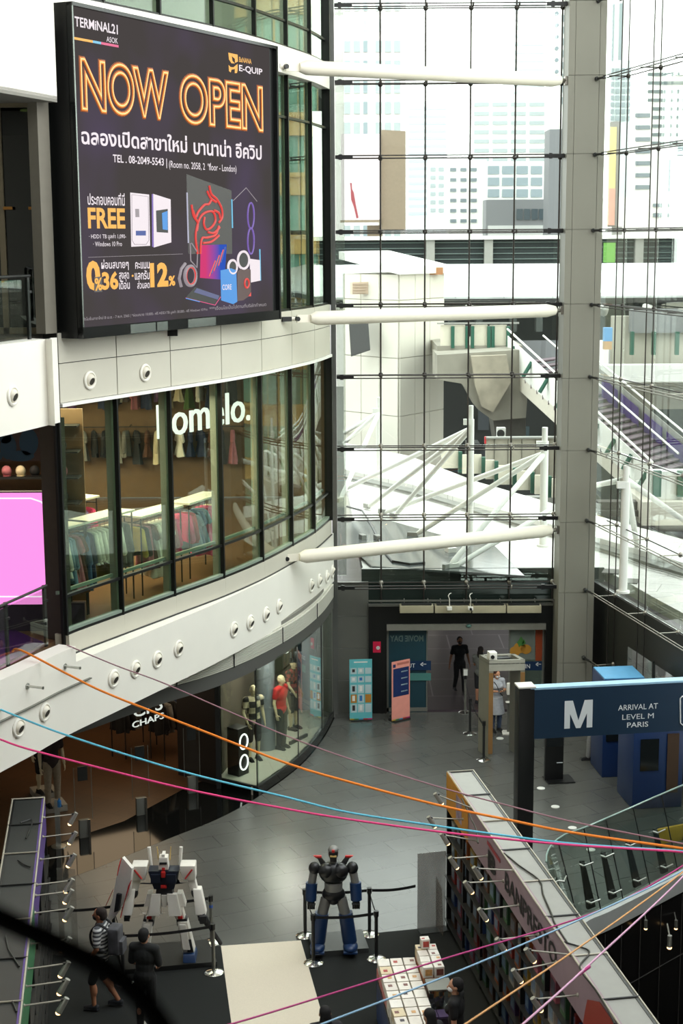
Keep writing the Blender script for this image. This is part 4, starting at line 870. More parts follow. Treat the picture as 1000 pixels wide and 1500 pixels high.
# sliding glass doors with printed films
m_doorglass = glass('door_glass', (190, 206, 196), 1.4, .02)
def tapedtext(name, body, y, p0, p1, ptop, m_, parent, mirror=False, bold=0.):
    A_ = PY(*p0, y); B_ = PY(*p1, y); C_ = PY(*ptop, y); me = textmesh(body, 1., 0, 0, bold); fit(me, B_.x - A_.x, C_.z - A_.z)
    if mirror: me.transform(Matrix.Diagonal((-1, 1, 1, 1))); me.transform(Matrix.Translation((B_.x - A_.x, 0, 0)))
    me.transform(Matrix(((1, 0, 0, 0), (0, 0, -1, 0), (0, 1, 0, 0), (0, 0, 0, 1)))); me.transform(Matrix.Translation((A_.x, y, A_.z)))
    return link(name, me, m_, parent)
mb = MB(); xa, xb = DX0, PY(626, 1000, 38.1).x; mb.box(((xa + xb) / 2, 38.12, DZ / 2), (xb - xa, .014, DZ - .02)); d2 = mb.build('door_2', m_doorglass, kind='structure')
mb = MB(); mb.box((xa + .03, 38.1, DZ / 2), (.05, .05, DZ)); mb.box((xb - .02, 38.1, DZ / 2), (.03, .04, DZ)); mb.box(((xa + xb) / 2, 38.1, .05), (xb - xa, .05, .1)); mb.build('door_frame', m_greymet, d2)
mb = MB(); q0, q1 = PY(568, 1046, 38.11), PY(625, 921, 38.11); mb.box(((q0.x + q1.x) / 2, 38.105, (q0.z + q1.z) / 2), (q1.x - q0.x, .004, q1.z - q0.z)); mb.build('film_print', mat('blue_film', (28, 60, 70), .4, noise=.15, scale=1.5), d2)
tapedtext('lettering', 'MOVIE DAY', 38.09, (571, 940), (620, 940), (571, 931), mat('faint_print', (96, 116, 112), .5), d2, True, .02)
mb = MB(); q0, q1 = PY(585, 982, 38.07), PY(631, 968, 38.07); mb.box(((q0.x + q1.x) / 2, 38.07, (q0.z + q1.z) / 2), (q1.x - q0.x, .004, q1.z - q0.z)); mb.build('exit_strip', mat('navy_strip', (20, 48, 82), .4), d2)
mb = MB(); q0, q1 = PY(590, 997, 38.07), PY(631, 986, 38.07); mb.box(((q0.x + q1.x) / 2, 38.07, (q0.z + q1.z) / 2), (q1.x - q0.x, .004, q1.z - q0.z)); mb.build('teal_strip', mat('teal_strip', (74, 128, 122), .4), d2)
m_sgn = mat('white_lettering', (226, 228, 226), .4, noise=0)
tapedtext('lettering', 'OUT', 38.06, (590, 978), (608, 978), (590, 972), m_sgn, d2); tapedtext('arrow', '\u2190', 38.06, (615, 976), (624, 976), (615, 970), m_sgn, d2, False, .02)
xa, xb = PY(744, 1000, 38.1).x, DX1; mb = MB(); mb.box(((xa + xb) / 2, 38.12, DZ / 2), (xb - xa, .014, DZ - .02)); d3 = mb.build('door_3', m_doorglass, kind='structure')
mb = MB(); mb.box((xb - .03, 38.1, DZ / 2), (.05, .05, DZ)); mb.box((xa + .02, 38.1, DZ / 2), (.03, .04, DZ)); mb.box(((xa + xb) / 2, 38.1, .05), (xb - xa, .05, .1)); mb.build('door_frame', m_greymet, d3)
def filmpoly(name, pts, m_, par, y): mb = MB(); mb.slab([PY(u_, v_, y) for u_, v_ in pts], (0, 1, 0), .004); return mb.build(name, m_, par)
filmpoly('film_print', [(745, 922), (783, 922), (783, 966), (745, 966)], mat('pale_film', (112, 120, 112), .4), d3, 38.11)
filmpoly('orange_print', [(784, 921), (804, 921), (804, 968), (784, 968)], mat('orange_film', (150, 66, 34), .4), d3, 38.11)
for cx, cy, rx, ry in ((754, 954, 8, 7), (761, 949, 9, 8), (770, 951, 8, 7)): filmpoly('fruit_print', ring(cx, cy, rx, ry, 18), mat('ochre_print', (186, 132, 44), .5), d3, 38.10 - .004 * (cx % 3))
for pts in ([(757, 942), (763, 932), (768, 941), (762, 946)], [(756, 938), (762, 946), (760, 948)], [(767, 936), (770, 942), (763, 947)]): filmpoly('leaf_print', pts, mat('green_print', (66, 120, 52), .5), d3, 38.085)
filmpoly('entry_strip', [(768, 982), (802, 982), (802, 969), (768, 969)], mat('navy_strip', (20, 48, 82)), d3, 38.08)
tapedtext('lettering', 'IN', 38.07, (769, 979), (776, 979), (769, 973), m_sgn, d3); tapedtext('arrow', '\u2190', 38.07, (784, 976), (792, 976), (784, 970), m_sgn, d3, False, .02)
# red call-point sign on the portal
t_ = thing('fire_alarm_sign', 'small crimson sign with a round white symbol on the black portal', 'sign', PY(552, 956, 37.9))
q0, q1 = PY(546, 956, 37.9), PY(557.5, 940, 37.9); mb = MB(); mb.box(((q0.x + q1.x) / 2, 37.91, (q0.z + q1.z) / 2), (q1.x - q0.x, .02, q1.z - q0.z)); mb.build('plate', mat('crimson_plate', (196, 28, 66), .4), t_)
mb = MB(); q = PY(553.5, 949, 37.89); mb.lathe(q, [(.022, 0), (.022, .004), (.048, .004), (.048, 0)], 20, Vector((0, -1, 0))); mb.build('symbol', m_sgn, t_)
# standing banners
def stand_banner(name, lab, cat, pts, y0, y1, m_, deco):
    A_ = PZ(*pts[0], 0); B_ = PZ(*pts[1], 0); h_ = PY(*pts[2], A_.y).z
    d_ = (B_ - A_); w_ = d_.length; d_.normalize(); n_ = Vector((d_.y, -d_.x, 0)); t_ = thing(name, lab, cat, (A_ + B_) / 2)
    def pt(s_, z, o): return A_ + d_ * (s_ * w_) + ZV * (z * h_ + .03) + n_ * o
    mb = MB(); mb.slab([pt(0, 0, 0), pt(1, 0, 0), pt(1, 1, 0), pt(0, 1, 0)], -n_, .02); mb.build('board', m_, t_)
    for k_, (nm, s_0, s_1, z0, z1, mm) in enumerate(deco):
        mb = MB(); mb.slab([pt(s_0, z0, .002 + .0015 * (k_ % 3)), pt(s_1, z0, .002 + .0015 * (k_ % 3)), pt(s_1, z1, .002 + .0015 * (k_ % 3)), pt(s_0, z1, .002 + .0015 * (k_ % 3))], n_, .001); mb.build(nm, mm, t_)
    mb = MB(); mb.box((A_ + B_) / 2 + ZV * .015 - n_ * .06, (w_ * .9, .3, .03), math.atan2(d_.y, d_.x)); mb.build('base', m_dark, t_)
    return t_
mt = mat('teal_print', (96, 180, 186), .5); mp_ = mat('pale_print', (176, 198, 200), .5); mo_ = mat('ochre_tile_print', (176, 120, 40), .5); mk_ = mat('dark_print', (40, 34, 34), .5); mbl = mat('blue_print', (50, 110, 170), .5); mwp = mat('paper_white_print', (222, 222, 216), .5)
strip_ = [('colour_strip', i / 5, (i + 1) / 5, 0, .018, mat(n_, c_, .5)) for i, (n_, c_) in enumerate((('strip_yellow', (190, 160, 40)), ('strip_green', (60, 130, 70)), ('strip_cyan', (60, 150, 190)), ('strip_red', (180, 40, 40)), ('strip_magenta', (190, 40, 110))))]
deco = [('heading_print', .2, .8, .945, .965, mwp)]
for r_, (z0, z1) in enumerate(((.76, .86), (.62, .72), (.44, .58), (.28, .42), (.12, .26))):
    for c_ in range(3):
        x0_ = .05 + c_ * .32
        deco.append(('cell_print', x0_, x0_ + .27, z0, z1, mo_ if (r_ == 3 and c_ != 1) else mp_)); deco.append(('icon_print', x0_ + .07, x0_ + .19, z0 + .03, z1 - .02, (mk_, mbl, mk_, mbl, mk_)[r_] if (r_ + c_) % 2 == 0 else mwp))
stand_banner('standing_banner', 'narrow teal information banner standing by the grey stone wall at the entrance', 'banner', ((512, 1056), (545, 1055), (512, 968)), 0, 0, mt, deco + strip_)
deco = [('heading_print', .28, .95, .93, .97, mat('pink_dark_print', (190, 110, 96), .5)), ('emblem_print', .05, .2, .9, .955, mat('navy_print', (24, 44, 92), .5)), ('blue_panel_print', .06, .94, .40, .88, mat('navy_print', (24, 44, 92)))]
for r_ in range(4): z0 = .43 + r_ * .112; deco += [('cell_print', .1, .44, z0, z0 + .085, mwp), ('icon_print', .2, .34, z0 + .02, z0 + .06, mat('grey_green_print', (120, 150, 120), .5)), ('caption_print', .5, .86, z0 + .035, z0 + .055, mp_)]
stand_banner('standing_banner', 'pink information banner with a blue panel standing before the left glass door', 'banner', ((574, 1058), (600, 1052), (574, 972)), 0, 0, mat('salmon_print', (236, 156, 140), .5), deco + strip_)
# ================================================================== OUTSIDE: canopy, masts, lift tower, station, stairs, skyline
m_owhite = mat('outdoor_white', (226, 226, 220), .6, noise=.03, scale=.6)
m_ogrey = mat('outdoor_grey', (150, 150, 144), .7, noise=.06)
m_green = mat('railing_green', (24, 84, 66), .5, noise=.05)
ZC = 3.62
# canopy roof at the level of the glass wall foot; nearer plate and a raised farther plate
near = [(.55, 38.45), (6.75, 38.45), (7.35, 35.4), (9.2, 27.0), (14, 27.0)]
e_ = [PZ(u, v, ZC) for u, v in ((505, 700), (600, 722), (745, 765), (830, 790), (1000, 842))]
f_ = [PZ(u, v, ZC + .35) for u, v in ((503, 648), (600, 668), (700, 706), (825, 742), (1000, 790))]
t_ = thing('canopy_roof', 'broad white flat canopy roof outside the glass wall over the walkway', 'canopy', (4, 42, ZC - .3))
rt = tiles('white_roof_sheet', (232, 230, 224), (180, 178, 172), .9, .5, .012, rot=radians(20), noise=.02, ratio=6)
mb = MB(); mb.prism(near + [(14, 38)] + [(p.x, p.y) for p in e_[::-1]], ZC - .3, ZC); mb.build('lower_deck', rt, t_)
mb = MB(); mb.prism([(p.x, p.y - .3) for p in e_] + [(14, 38.5)] + [(15, 40)] + [(p.x, p.y) for p in f_[::-1]], ZC - .05, ZC + .35); mb.build('raised_deck', rt, t_)
mb = MB(); mb.path([(p.x, p.y - .32, ZC + .12) for p in e_], .09, 4); mb.build('gutter', m_ogrey, t_)
mb = MB(); mb.box((3.6, 38.42, ZC - .12), (6.2, .08, .38)); mb.build('edge_beam', mat('canopy_edge_dark', (58, 62, 58), .4), t_)
mb = MB(); mb.box((3.6, 38.5, ZC + .03), (6.2, .1, .06)); mb.build('edge_trim', m_owhite, t_)
gl = mat('wet_grey_canopy_glass', (92, 96, 96), .12, noise=.35, scale=.7, spec=.8)
mb = MB(); mb.slab([PZ(u, v, ZC + .02) for u, v in ((506, 768), (560, 762), (660, 790), (722, 800), (768, 846), (545, 832), (506, 800))], (0, 0, 1), .05); mb.build('glass_panel', gl, t_)
for (u, v, w_) in ((531, 789, 8), (553, 790, 9), (660, 808, 14)):
    q = PZ(u, v, ZC + .07); mb = MB(); mb.box(q + ZV * .06, (w_ / 57, .3, .12), .3); mb.build('roof_vent', m_ogrey if w_ < 12 else m_owhite, t_)
for (u, v) in ((895, 838), (922, 852), (825, 800)):
    q = PZ(u, v, ZC); mb = MB(); mb.box(q + ZV * .01, (.42, .5, .04), -.3); mb.build('roof_hatch', mat('dark_hatch', (84, 82, 78), .6), t_)
mb = MB(); mb.path([PZ(u, v, ZC + .1) for u, v in ((508, 742), (530, 748), (545, 770), (566, 812), (575, 822), (600, 826), (622, 824))], .03, 6); mb.build('roof_cable', m_dark, t_)
mb = MB(); mb.path([PZ(u, v, ZC + .06) for u, v in ((876, 803), (900, 812), (925, 822), (950, 832), (975, 838), (1000, 846))], .02, 6); mb.build('roof_wire', m_ogrey, t_)
# masts with their suspension rods
masts = [(688, 792, 594, 6.0, 'white mast left of the middle of the front glass wall, with rods fanning left', [(506, 716), (537, 744), (576, 758)], 628, 10),
         (795, 800, 626, 6.0, 'white mast close to the grey pillar, with rods fanning left', [(560, 752), (604, 786), (655, 833)], 664, 12),
         (555, 712, 582, 5.0, 'white mast in front of the pale lift tower, rods fanning left', [(504, 634), (503, 650), (497, 735)], 604, 9),
         (912, 868, 682, 6.5, 'white mast right of the grey pillar with one thick rod to the right', [(845, 716), (1012, 770), (935, 812)], 702, 13)]
for (u, vb, vt, _, lab, ends, vh, wpx) in masts:
    B_ = PZ(u, vb, ZC); T_ = PY(u, vt, B_.y); r_ = wpx * B_.y / 2285 / 2; t_ = thing('canopy_mast', lab, 'mast', B_)
    hz = PY(u, vh, B_.y).z
    mb = MB(); mb.tube(B_, (B_.x, B_.y, T_.z - .38), r_, n=16); mb.tube((B_.x, B_.y, T_.z - .38), (B_.x, B_.y, T_.z), r_ * .72, n=16); mb.build('post', m_owhite, t_, 40)
    mb = MB(); mb.lathe(B_, [(r_ * 1.6, 0), (r_ * 1.6, .05), (r_, .06)], 16); mb.build('foot', m_owhite, t_, 40)
    for (eu, ev) in ends:
        E_ = PZ(eu, ev, ZC + .05); S_ = Vector((B_.x, B_.y, hz)); d_ = (E_ - S_).normalized()
        mb = MB(); mb.tube(S_, E_ - d_ * .3, .075, n=10); mb.tube(E_ - d_ * .3, E_, .075, .02, n=10); mb.build('suspension_rod', m_owhite, t_, 60)
        mb = MB(); mb.box(E_ + ZV * .06, (.3, .1, .14), math.atan2(d_.y, d_.x)); mb.build('rod_anchor', m_ogrey, t_)
    mb = MB(); mb.box((B_.x - r_ * 1.2, B_.y - .05, T_.z - .45), (.2, .12, .16)); mb.build('head_bracket', m_owhite, t_)
q0 = PZ(662, 832, ZC + .05); q1 = PY(826, 735, 41.0)
mb = MB(); mb.tube(q0, q1, .07, n=10); mb.box(q0 + ZV * .05, (.35, .12, .14), .4); mb.build('suspension_rod', m_owhite, None, 60, label='lone white suspension rod crossing behind the lowest strut tube', cat='rod')
# lift tower
C_ = PY(584, 402, 64); Lc = PY(503, 372, 66.3); Rc = PY(649, 396, 66.8)
t_ = thing('lift_tower', 'pale panelled lift tower with a slanted flat roof outside left', 'tower', (C_.x, C_.y + 2, -2))
top = C_.z; back = Vector((Lc.x + Rc.x - C_.x, Lc.y + Rc.y - C_.y, 0))
mb = MB(); mb.prism([(Lc.x, Lc.y), (C_.x, C_.y), (Rc.x, Rc.y), (back.x, back.y)], -2, top); mb.build('wall', mat('tower_joint', (150, 146, 132), .7), t_)
def panels(p, q, z0, z1, nx, nz, t, name, m_, par, gap=.03):
    p = Vector((p.x, p.y, 0)); q = Vector((q.x, q.y, 0)); d = (q - p); n_ = Vector((d.y, -d.x, 0)).normalized(); mb = MB()
    zz = [z0 + (z1 - z0) * j / nz for j in range(nz + 1)] if isinstance(nz, int) else nz
    g = gap / d.length
    for i in range(nx):
        for j in range(len(zz) - 1):
            a = p + d * (i / nx + g / 2); b = p + d * ((i + 1) / nx - g / 2)
            mb.slab([a + ZV * (zz[j] + gap / 2), b + ZV * (zz[j] + gap / 2), b + ZV * (zz[j + 1] - gap / 2), a + ZV * (zz[j + 1] - gap / 2)], n_, t)
    return mb.build(name, m_, par)
mw = mat('tower_panel', (214, 210, 198), .6, noise=.05, scale=.5)
zz = [-2, 1.0] + [PY(584, v, 64).z for v in (610, 525, 440)] + [top]
panels(Lc, C_, 0, 0, 3, zz, .06, 'cladding', mw, t_); panels(C_, Rc, 0, 0, 3, zz, .06, 'cladding', mw, t_)
mb = MB(); zr = top; mb.slab([(Lc.x - .2, Lc.y - .3, zr + .62), (C_.x, C_.y - .4, zr), (Rc.x + .3, Rc.y - .1, zr), (back.x, back.y, zr + .62)], (0, 0, 1), .32); mb.build('roof', m_owhite, t_)
q = PY(638, 397, 66.0); mb = MB(); mb.box(q, (.6, .4, .3)); mb.build('roof_end', mat('rust_end', (170, 120, 80), .6), t_)
q = PY(526, 422, 65.2); mb = MB(); mb.box(q, (.7, .3, .5), .3); 
for j in range(4): mb.box(q + Vector((0, -.2, -.18 + .12 * j)), (.62, .05, .03), .3)
mb.build('vent_grille', mat('pale_vent', (200, 180, 160), .6), t_)
q = PY(524, 490, 65.0); mb = MB(); mb.slab([q + Vector((-.4, 0, .9)), q + Vector((.4, -.5, .9)), q + Vector((.5, -.9, -.6)), q + Vector((-.3, -.4, -.9))], (0, 0, 1), .06); mb.build('tilted_vent_pane', m_dark, t_)
# ---- station: big white roof, dark trackside band behind it, brackets
t_ = thing('station_roof', 'long white curved station roof across the middle distance', 'station roof', (14, 76, 8.5))
P_ = []; mb = MB(); prof = [(70, PY(800, 434, 70).z), (73, PY(800, 420, 73).z), (77, PY(800, 405, 77).z), (82, PY(800, 392, 82).z), (86, PY(800, 386, 86).z)]
n = len(prof); X0, X1 = -12, 60
mb.verts([(X0, y, z) for y, z in prof] + [(X1, y, z) for y, z in prof] + [(X0, y, z - .25) for y, z in prof] + [(X1, y, z - .25) for y, z in prof],
         [(i, i + 1, n + i + 1, n + i) for i in range(n - 1)] + [(2 * n + i, 3 * n + i, 3 * n + i + 1, 2 * n + i + 1) for i in range(n - 1)] + [(0, n, 3 * n, 2 * n), (n - 1, 3 * n - 1, 4 * n - 1, 2 * n - 1)])
mb.build('sheet', tiles('station_roof_sheet', (226, 230, 228), (196, 200, 198), 2.2, .5, .03, rot=radians(90), noise=.02, ratio=12), t_, 60)
mb = MB(); mb.box(((X0 + X1) / 2, 69.95, prof[0][1] - .2), (X1 - X0, .12, .22)); mb.build('gutter', m_dark, t_)
for i in range(22):
    x = -8 + i * 2.0; mb = MB(); mb.path([(x, 70.6, prof[0][1] - .75), (x, 70.1, prof[0][1] - .55), (x - .3, 69.7, prof[0][1] - .45)], lambda t: .22 - .1 * t, 8); mb.build('bracket', m_owhite, t_, 60)
t_ = thing('station_backdrop_roof', 'dark low roofed track band beyond the white station roof', 'station roof', (14, 93, 9))
zt_, zb_ = PY(700, 351, 92).z, PY(700, 392, 92).z
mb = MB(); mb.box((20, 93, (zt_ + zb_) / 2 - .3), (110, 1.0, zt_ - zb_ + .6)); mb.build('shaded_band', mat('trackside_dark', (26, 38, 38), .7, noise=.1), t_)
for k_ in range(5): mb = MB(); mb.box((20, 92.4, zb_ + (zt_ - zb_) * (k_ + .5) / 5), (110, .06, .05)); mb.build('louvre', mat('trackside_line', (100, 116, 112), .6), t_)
mb = MB(); mb.box((20, 93, zt_ + .12), (112, 2.4, .22)); mb.build('roof_edge', m_owhite, t_)
for u in (630, 715, 935, 998): q = PY(u, 372, 92.2); mb = MB(); mb.box((q.x, 92.2, (zt_ + zb_) / 2), (.5, .4, zt_ - zb_)); mb.build('post', m_ogrey, t_)
q = PY(892, 370, 91.9); mb = MB(); mb.box((q.x, 91.9, q.z), (.7, .1, 1.15)); mb.build('green_panel', mat('leaf_green_panel', (110, 170, 70), .6), t_)
# concourse under the roof
def opart(u0_, u1_, v0, v1, y, t, name, m_, par, y2=None):
    a = PY(u0_, v1, y); b = PY(u1_, v0, y); mb = MB(); mb.box(((a.x + b.x) / 2, y + t / 2, (a.z + b.z) / 2), (b.x - a.x, t, b.z - a.z)); return mb.build(name, m_, par)
t_ = thing('station_concourse', 'concrete station concourse with green railing posts under the white roof', 'station', PY(740, 620, 64))
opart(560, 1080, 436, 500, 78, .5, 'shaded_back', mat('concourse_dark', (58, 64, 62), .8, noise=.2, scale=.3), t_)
opart(640, 765, 506, 525, 62, 6, 'deck', m_conc, t_)
for u0_, u1_ in ((645, 681), (690, 714), (717, 742)): opart(u0_, u1_, 476, 508, 62.1, .12, 'parapet_panel', mat('pale_parapet', (214, 208, 190), .7), t_)
for u in (663, 684, 692, 716, 722, 744): opart(u - 2.6, u + 2.6, 478, 510, 61.95, .2, 'railing_post', m_green, t_)
opart(640, 760, 472, 475, 62, .08, 'handrail', m_ogrey, t_)
for u in (662, 702, 752, 790): opart(u - 5, u + 5, 452, 486, 70, .6, 'column', mat('concourse_column', (70, 76, 72), .7), t_)
for u0_, u1_, v0, v1 in ((650, 700, 455, 462), (705, 760, 450, 456), (770, 800, 455, 462)): opart(u0_, u1_, v0, v1, 68, .4, 'roof_beam', mat('steel_beam_grey', (110, 112, 110), .6), t_)
# right hand platform seen past the pillar
opart(895, 1090, 462, 538, 66, .4, 'platform_wall', mat('platform_wall', (176, 172, 158), .8, noise=.06, scale=.3), t_)
opart(922, 1090, 452, 488, 65.6, .3, 'grey_panel', mat('platform_grey_panel', (122, 124, 124), .6), t_)
for u in (926, 958, 992): opart(u - 3.2, u + 3.2, 486, 520, 65.2, .25, 'railing_post', m_green, t_)
opart(880, 1090, 534, 560, 64.5, .8, 'edge_beam', m_owhite, t_)
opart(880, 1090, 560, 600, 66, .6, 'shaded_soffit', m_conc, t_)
opart(884, 897, 480, 500, 65, .3, 'blue_board', mat('outdoor_blue', (100, 160, 210), .6), t_); opart(884, 896, 500, 512, 65, .3, 'tan_board', mat('outdoor_tan', (196, 160, 120), .6), t_)
# concrete pier head
t_ = thing('viaduct_pier', 'stained concrete hammerhead pier beneath the station concourse', 'concrete pier', PY(735, 640, 60))
def oslab(pts, y, t, name, m_, par): mb = MB(); mb.slab([PY(u, v, y) for u, v in pts], (0, 1, 0), t); return mb.build(name, m_, par)
oslab([(640, 520), (765, 512), (775, 545), (770, 612), (722, 616), (700, 600), (686, 575), (676, 562), (640, 556)], 60, 3.0, 'pier_head', m_conc, t_)
oslab([(690, 522), (742, 520), (748, 560), (722, 604), (706, 596), (696, 566)], 59.6, .5, 'sloped_face', mat('stained_concrete', (150, 142, 126), .9, noise=.35, scale=1.3, bump=.2), t_)
oslab([(722, 616), (770, 612), (770, 700), (735, 700)], 61, 2, 'shaft', mat('pier_shaft_concrete', (92, 90, 84), .9, noise=.1), t_)
# shaded street level below
t_ = thing('street_level_shop', 'shaded street-level frontage beneath the viaduct with an outdoor unit', 'building', PY(740, 720, 72))
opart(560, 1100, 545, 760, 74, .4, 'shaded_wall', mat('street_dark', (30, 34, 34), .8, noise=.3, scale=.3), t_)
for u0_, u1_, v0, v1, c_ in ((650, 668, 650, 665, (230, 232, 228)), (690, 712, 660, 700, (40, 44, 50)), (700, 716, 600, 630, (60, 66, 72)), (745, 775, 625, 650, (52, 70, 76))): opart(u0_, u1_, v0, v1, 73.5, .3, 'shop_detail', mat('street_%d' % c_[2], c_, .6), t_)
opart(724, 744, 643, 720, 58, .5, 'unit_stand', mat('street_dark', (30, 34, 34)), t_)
u_ = thing('outdoor_unit', 'boxy white air conditioner outdoor unit beneath the concrete pier', 'air conditioner', PY(735, 643, 58))
opart(728, 740.5, 627, 643, 58, .35, 'casing', m_owhite, u_); mb = MB(); q = PY(733, 635, 57.98); mb.lathe(q, [(.03, .0), (.03, .02), (.15, .02), (.15, 0)], 18, Vector((0, -1, 0))); mb.build('fan_grille', m_dark, u_)
hd = thing('site_hoarding', 'pale grey panel hoarding outside behind the second mast', 'hoarding', PY(760, 705, 54))
opart(711, 838, 642, 700, 54, .2, 'panel_face', mat('hoarding_panel', (178, 172, 156), .7), hd); opart(709.5, 712, 640, 650, 53.9, .1, 'red_edge', mat('red_edge', (196, 30, 40), .5), hd); opart(711, 838, 640, 643, 53.9, .3, 'top_rail', m_ogrey, hd)
for u in (724, 744, 764, 784, 804): opart(u - .5, u + .5, 643, 700, 53.95, .1, 'panel_joint', m_seam, hd)
rl = thing('green_railing', 'low railing with green posts and pale panels beyond the canopy roof', 'railing', PY(740, 740, 52))
for i, (u, v) in enumerate(((674, 688), (708, 696), (727, 702), (754, 712), (780, 718), (805, 724), (826, 728))):
    opart(u - 2.8, u + 2.8, v - 26, v + 5, 52 - i * .5, .18, 'railing_post', m_green, rl)
for i, (u0_, u1_, v) in enumerate(((646, 671, 682), (677, 705, 690), (711, 724, 698), (730, 751, 706), (757, 777, 714), (783, 802, 720), (808, 824, 725))): opart(u0_, u1_, v - 24, v + 4, 52.2 - i * .5, .1, 'parapet_panel', mat('pale_parapet', (214, 208, 190)), rl)
opart(640, 840, 728, 748, 51.5, .4, 'kerb', m_ogrey, rl); opart(640, 840, 748, 960, 51.7, .3, 'base_wall', m_ogrey, rl)
tx = thing('parked_car', 'dark parked car with an amber light in the shaded street', 'car', PY(693, 690, 60))
opart(684, 703, 650, 690, 60, 1.2, 'body', mat('dark_car_paint', (28, 30, 34), .3), tx)
mb = MB(); mb.lathe(PY(697, 680, 59.95), [(.42, 0), (.42, .15), (.2, .16), (.2, 0)], 20, Vector((0, -1, 0))); mb.build('wheel', m_black, tx, 40); opart(693, 698.5, 673, 678, 59.7, .1, 'lamp', mat('amber_lens', (236, 150, 30), .4), tx)
# ---- stairs from the concourse down to the right
sl = (677 - 482) / (955 - 743)
def stair_pt(u, dv, y): return PY(u, 482 + (u - 743) * sl + dv, y)
YA, YB = 61.5, 47.0
def sy(u): return 1 / (1 / YA + (1 / YB - 1 / YA) * (u - 743) / (955 - 743))
t_ = thing('staircase', 'outdoor station staircase descending to the right behind the pillar', 'stairs', PY(955, 740, 47))
def stringer(dv0, dv1, dy, name, m_, us=(743, 955)):
    mb = MB(); a, b = us; y0, y1 = sy(a) + dy, sy(b) + dy
    P4 = [stair_pt(a, dv0, y0), stair_pt(b, dv0, y1), stair_pt(b, dv1, y1), stair_pt(a, dv1, y0)]; mb.slab(P4, (.3, 1, 0), .12); return mb.build(name, m_, t_)
stringer(10, 52, 0, 'balustrade_panel', m_owhite); stringer(52, 74, .05, 'stringer', mat('stair_stringer', (206, 200, 186), .7)); 
mb = MB(); mb.tube(stair_pt(743, 0, sy(743)), stair_pt(955, 0, sy(955)), .04, n=8); mb.build('handrail', m_owhite, t_, 60)
for i in range(9):
    u = 752 + i * 24.5; mb = MB(); o_ = Vector((-.16, -.06, 0)); mb.tube(o_ + stair_pt(u + 8, 10, sy(u)), o_ + stair_pt(u - 5, 44, sy(u)), .08, n=6); mb.build('railing_post', m_green, t_)
# treads run behind the near balustrade to the far one
dX = Vector((2.3, 3.2, 0)); mb = MB()
for i in range(26):
    k_ = i / 25; a = stair_pt(743 + (955 - 743) * k_, 50, sy(743 + (955 - 743) * k_)); mb.slab([a, a + dX, a + dX + Vector((.0, -.0, -.16)), a + Vector((0, 0, -.16))], (.35, -.6, 0), .06); mb.slab([a, a + dX, a + dX + Vector((.3, -.5, 0)), a + Vector((.3, -.5, 0))], (0, 0, -1), .04)
mb.build('tread', mat('purple_brown_tread', (92, 76, 84), .7, noise=.1), t_)
def par(p): return p + dX
mb = MB(); mb.slab([par(stair_pt(770, 10, sy(770))), par(stair_pt(955, 10, sy(955))), par(stair_pt(955, 60, sy(955))), par(stair_pt(770, 60, sy(770)))], (.3, 1, 0), .1); mb.build('far_balustrade', mat('grey_balustrade', (150, 150, 142), .7), t_)
mb = MB(); mb.tube(par(stair_pt(770, 0, sy(770))), par(stair_pt(955, 0, sy(955))), .04, n=8); mb.build('handrail', m_owhite, t_, 60)
mid = dX * .5
mb = MB(); mb.tube(mid + stair_pt(760, -2, sy(760)), mid + stair_pt(955, -2, sy(955)), .035, n=8); mb.build('handrail', m_owhite, t_, 60)
for i, (u0_, u1_) in enumerate(((815, 838), (842, 868), (874, 902), (908, 940))):
    mb = MB(); mb.slab([par(stair_pt(u0_, 16, sy(u0_))) + Vector((-.14, -.05, 0)), par(stair_pt(u1_, 16, sy(u1_))) + Vector((-.14, -.05, 0)), par(stair_pt(u1_, 46, sy(u1_))) + Vector((-.14, -.05, 0)), par(stair_pt(u0_, 46, sy(u0_))) + Vector((-.14, -.05, 0))], (.3, 1, 0), .04)
    mb.build('advert_panel', mat('purple_advert', (70, 42, 116), .5, noise=.3, scale=2), t_)
opart(950, 1040, 690, 735, 46.5, .5, 'landing_panel', m_owhite, t_); opart(940, 1040, 735, 770, 46, 2.5, 'landing', mat('stair_stringer', (206, 200, 186)), t_)
for u in (963, 998): opart(u - 6, u + 6, 690, 728, 46.3, .2, 'railing_post', m_green, t_)
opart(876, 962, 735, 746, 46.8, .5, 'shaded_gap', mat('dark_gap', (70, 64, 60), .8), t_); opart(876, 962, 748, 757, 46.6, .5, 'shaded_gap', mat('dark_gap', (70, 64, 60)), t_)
# ---- skyline
def building(u0_, u1_, v0, y, lab, col, rows=None, name='tower_block', dep=5, v1=470, side=None):
    a = PY(u0_, v1, y); b = PY(u1_, v0, y); t_ = thing(name, lab, 'building', ((a.x + b.x) / 2, y + dep / 2, -6))
    mb = MB(); mb.box(((a.x + b.x) / 2, y + dep / 2, (b.z - 6) / 2), (b.x - a.x, dep, b.z + 6)); mb.build('wall', mat('facade_%d_%d_%d' % col, col, .7, noise=.02, scale=.1), t_)
    for (uu0, uu1, vv0, vv1, c_, nm) in rows or []:
        p_ = PY(uu0, vv1, y); q_ = PY(uu1, vv0, y); mb = MB(); mb.box(((p_.x + q_.x) / 2, y - .02, (p_.z + q_.z) / 2), (q_.x - p_.x, .3, q_.z - p_.z)); mb.build(nm, mat('pane_%d_%d_%d' % c_, c_, .3, noise=.03), t_)
    return t_
W1, W2, W3 = (160, 170, 172), (136, 150, 156), (118, 130, 136)
rows = []
for j in range(12):
    v = -2 + j * 30.2
    for i, u in enumerate((504, 518, 532, 550, 563.5, 577)): rows.append((u, u + (9 if i != 2 else 6), v, v + 18, W1 if i != 2 else W2, 'window'))
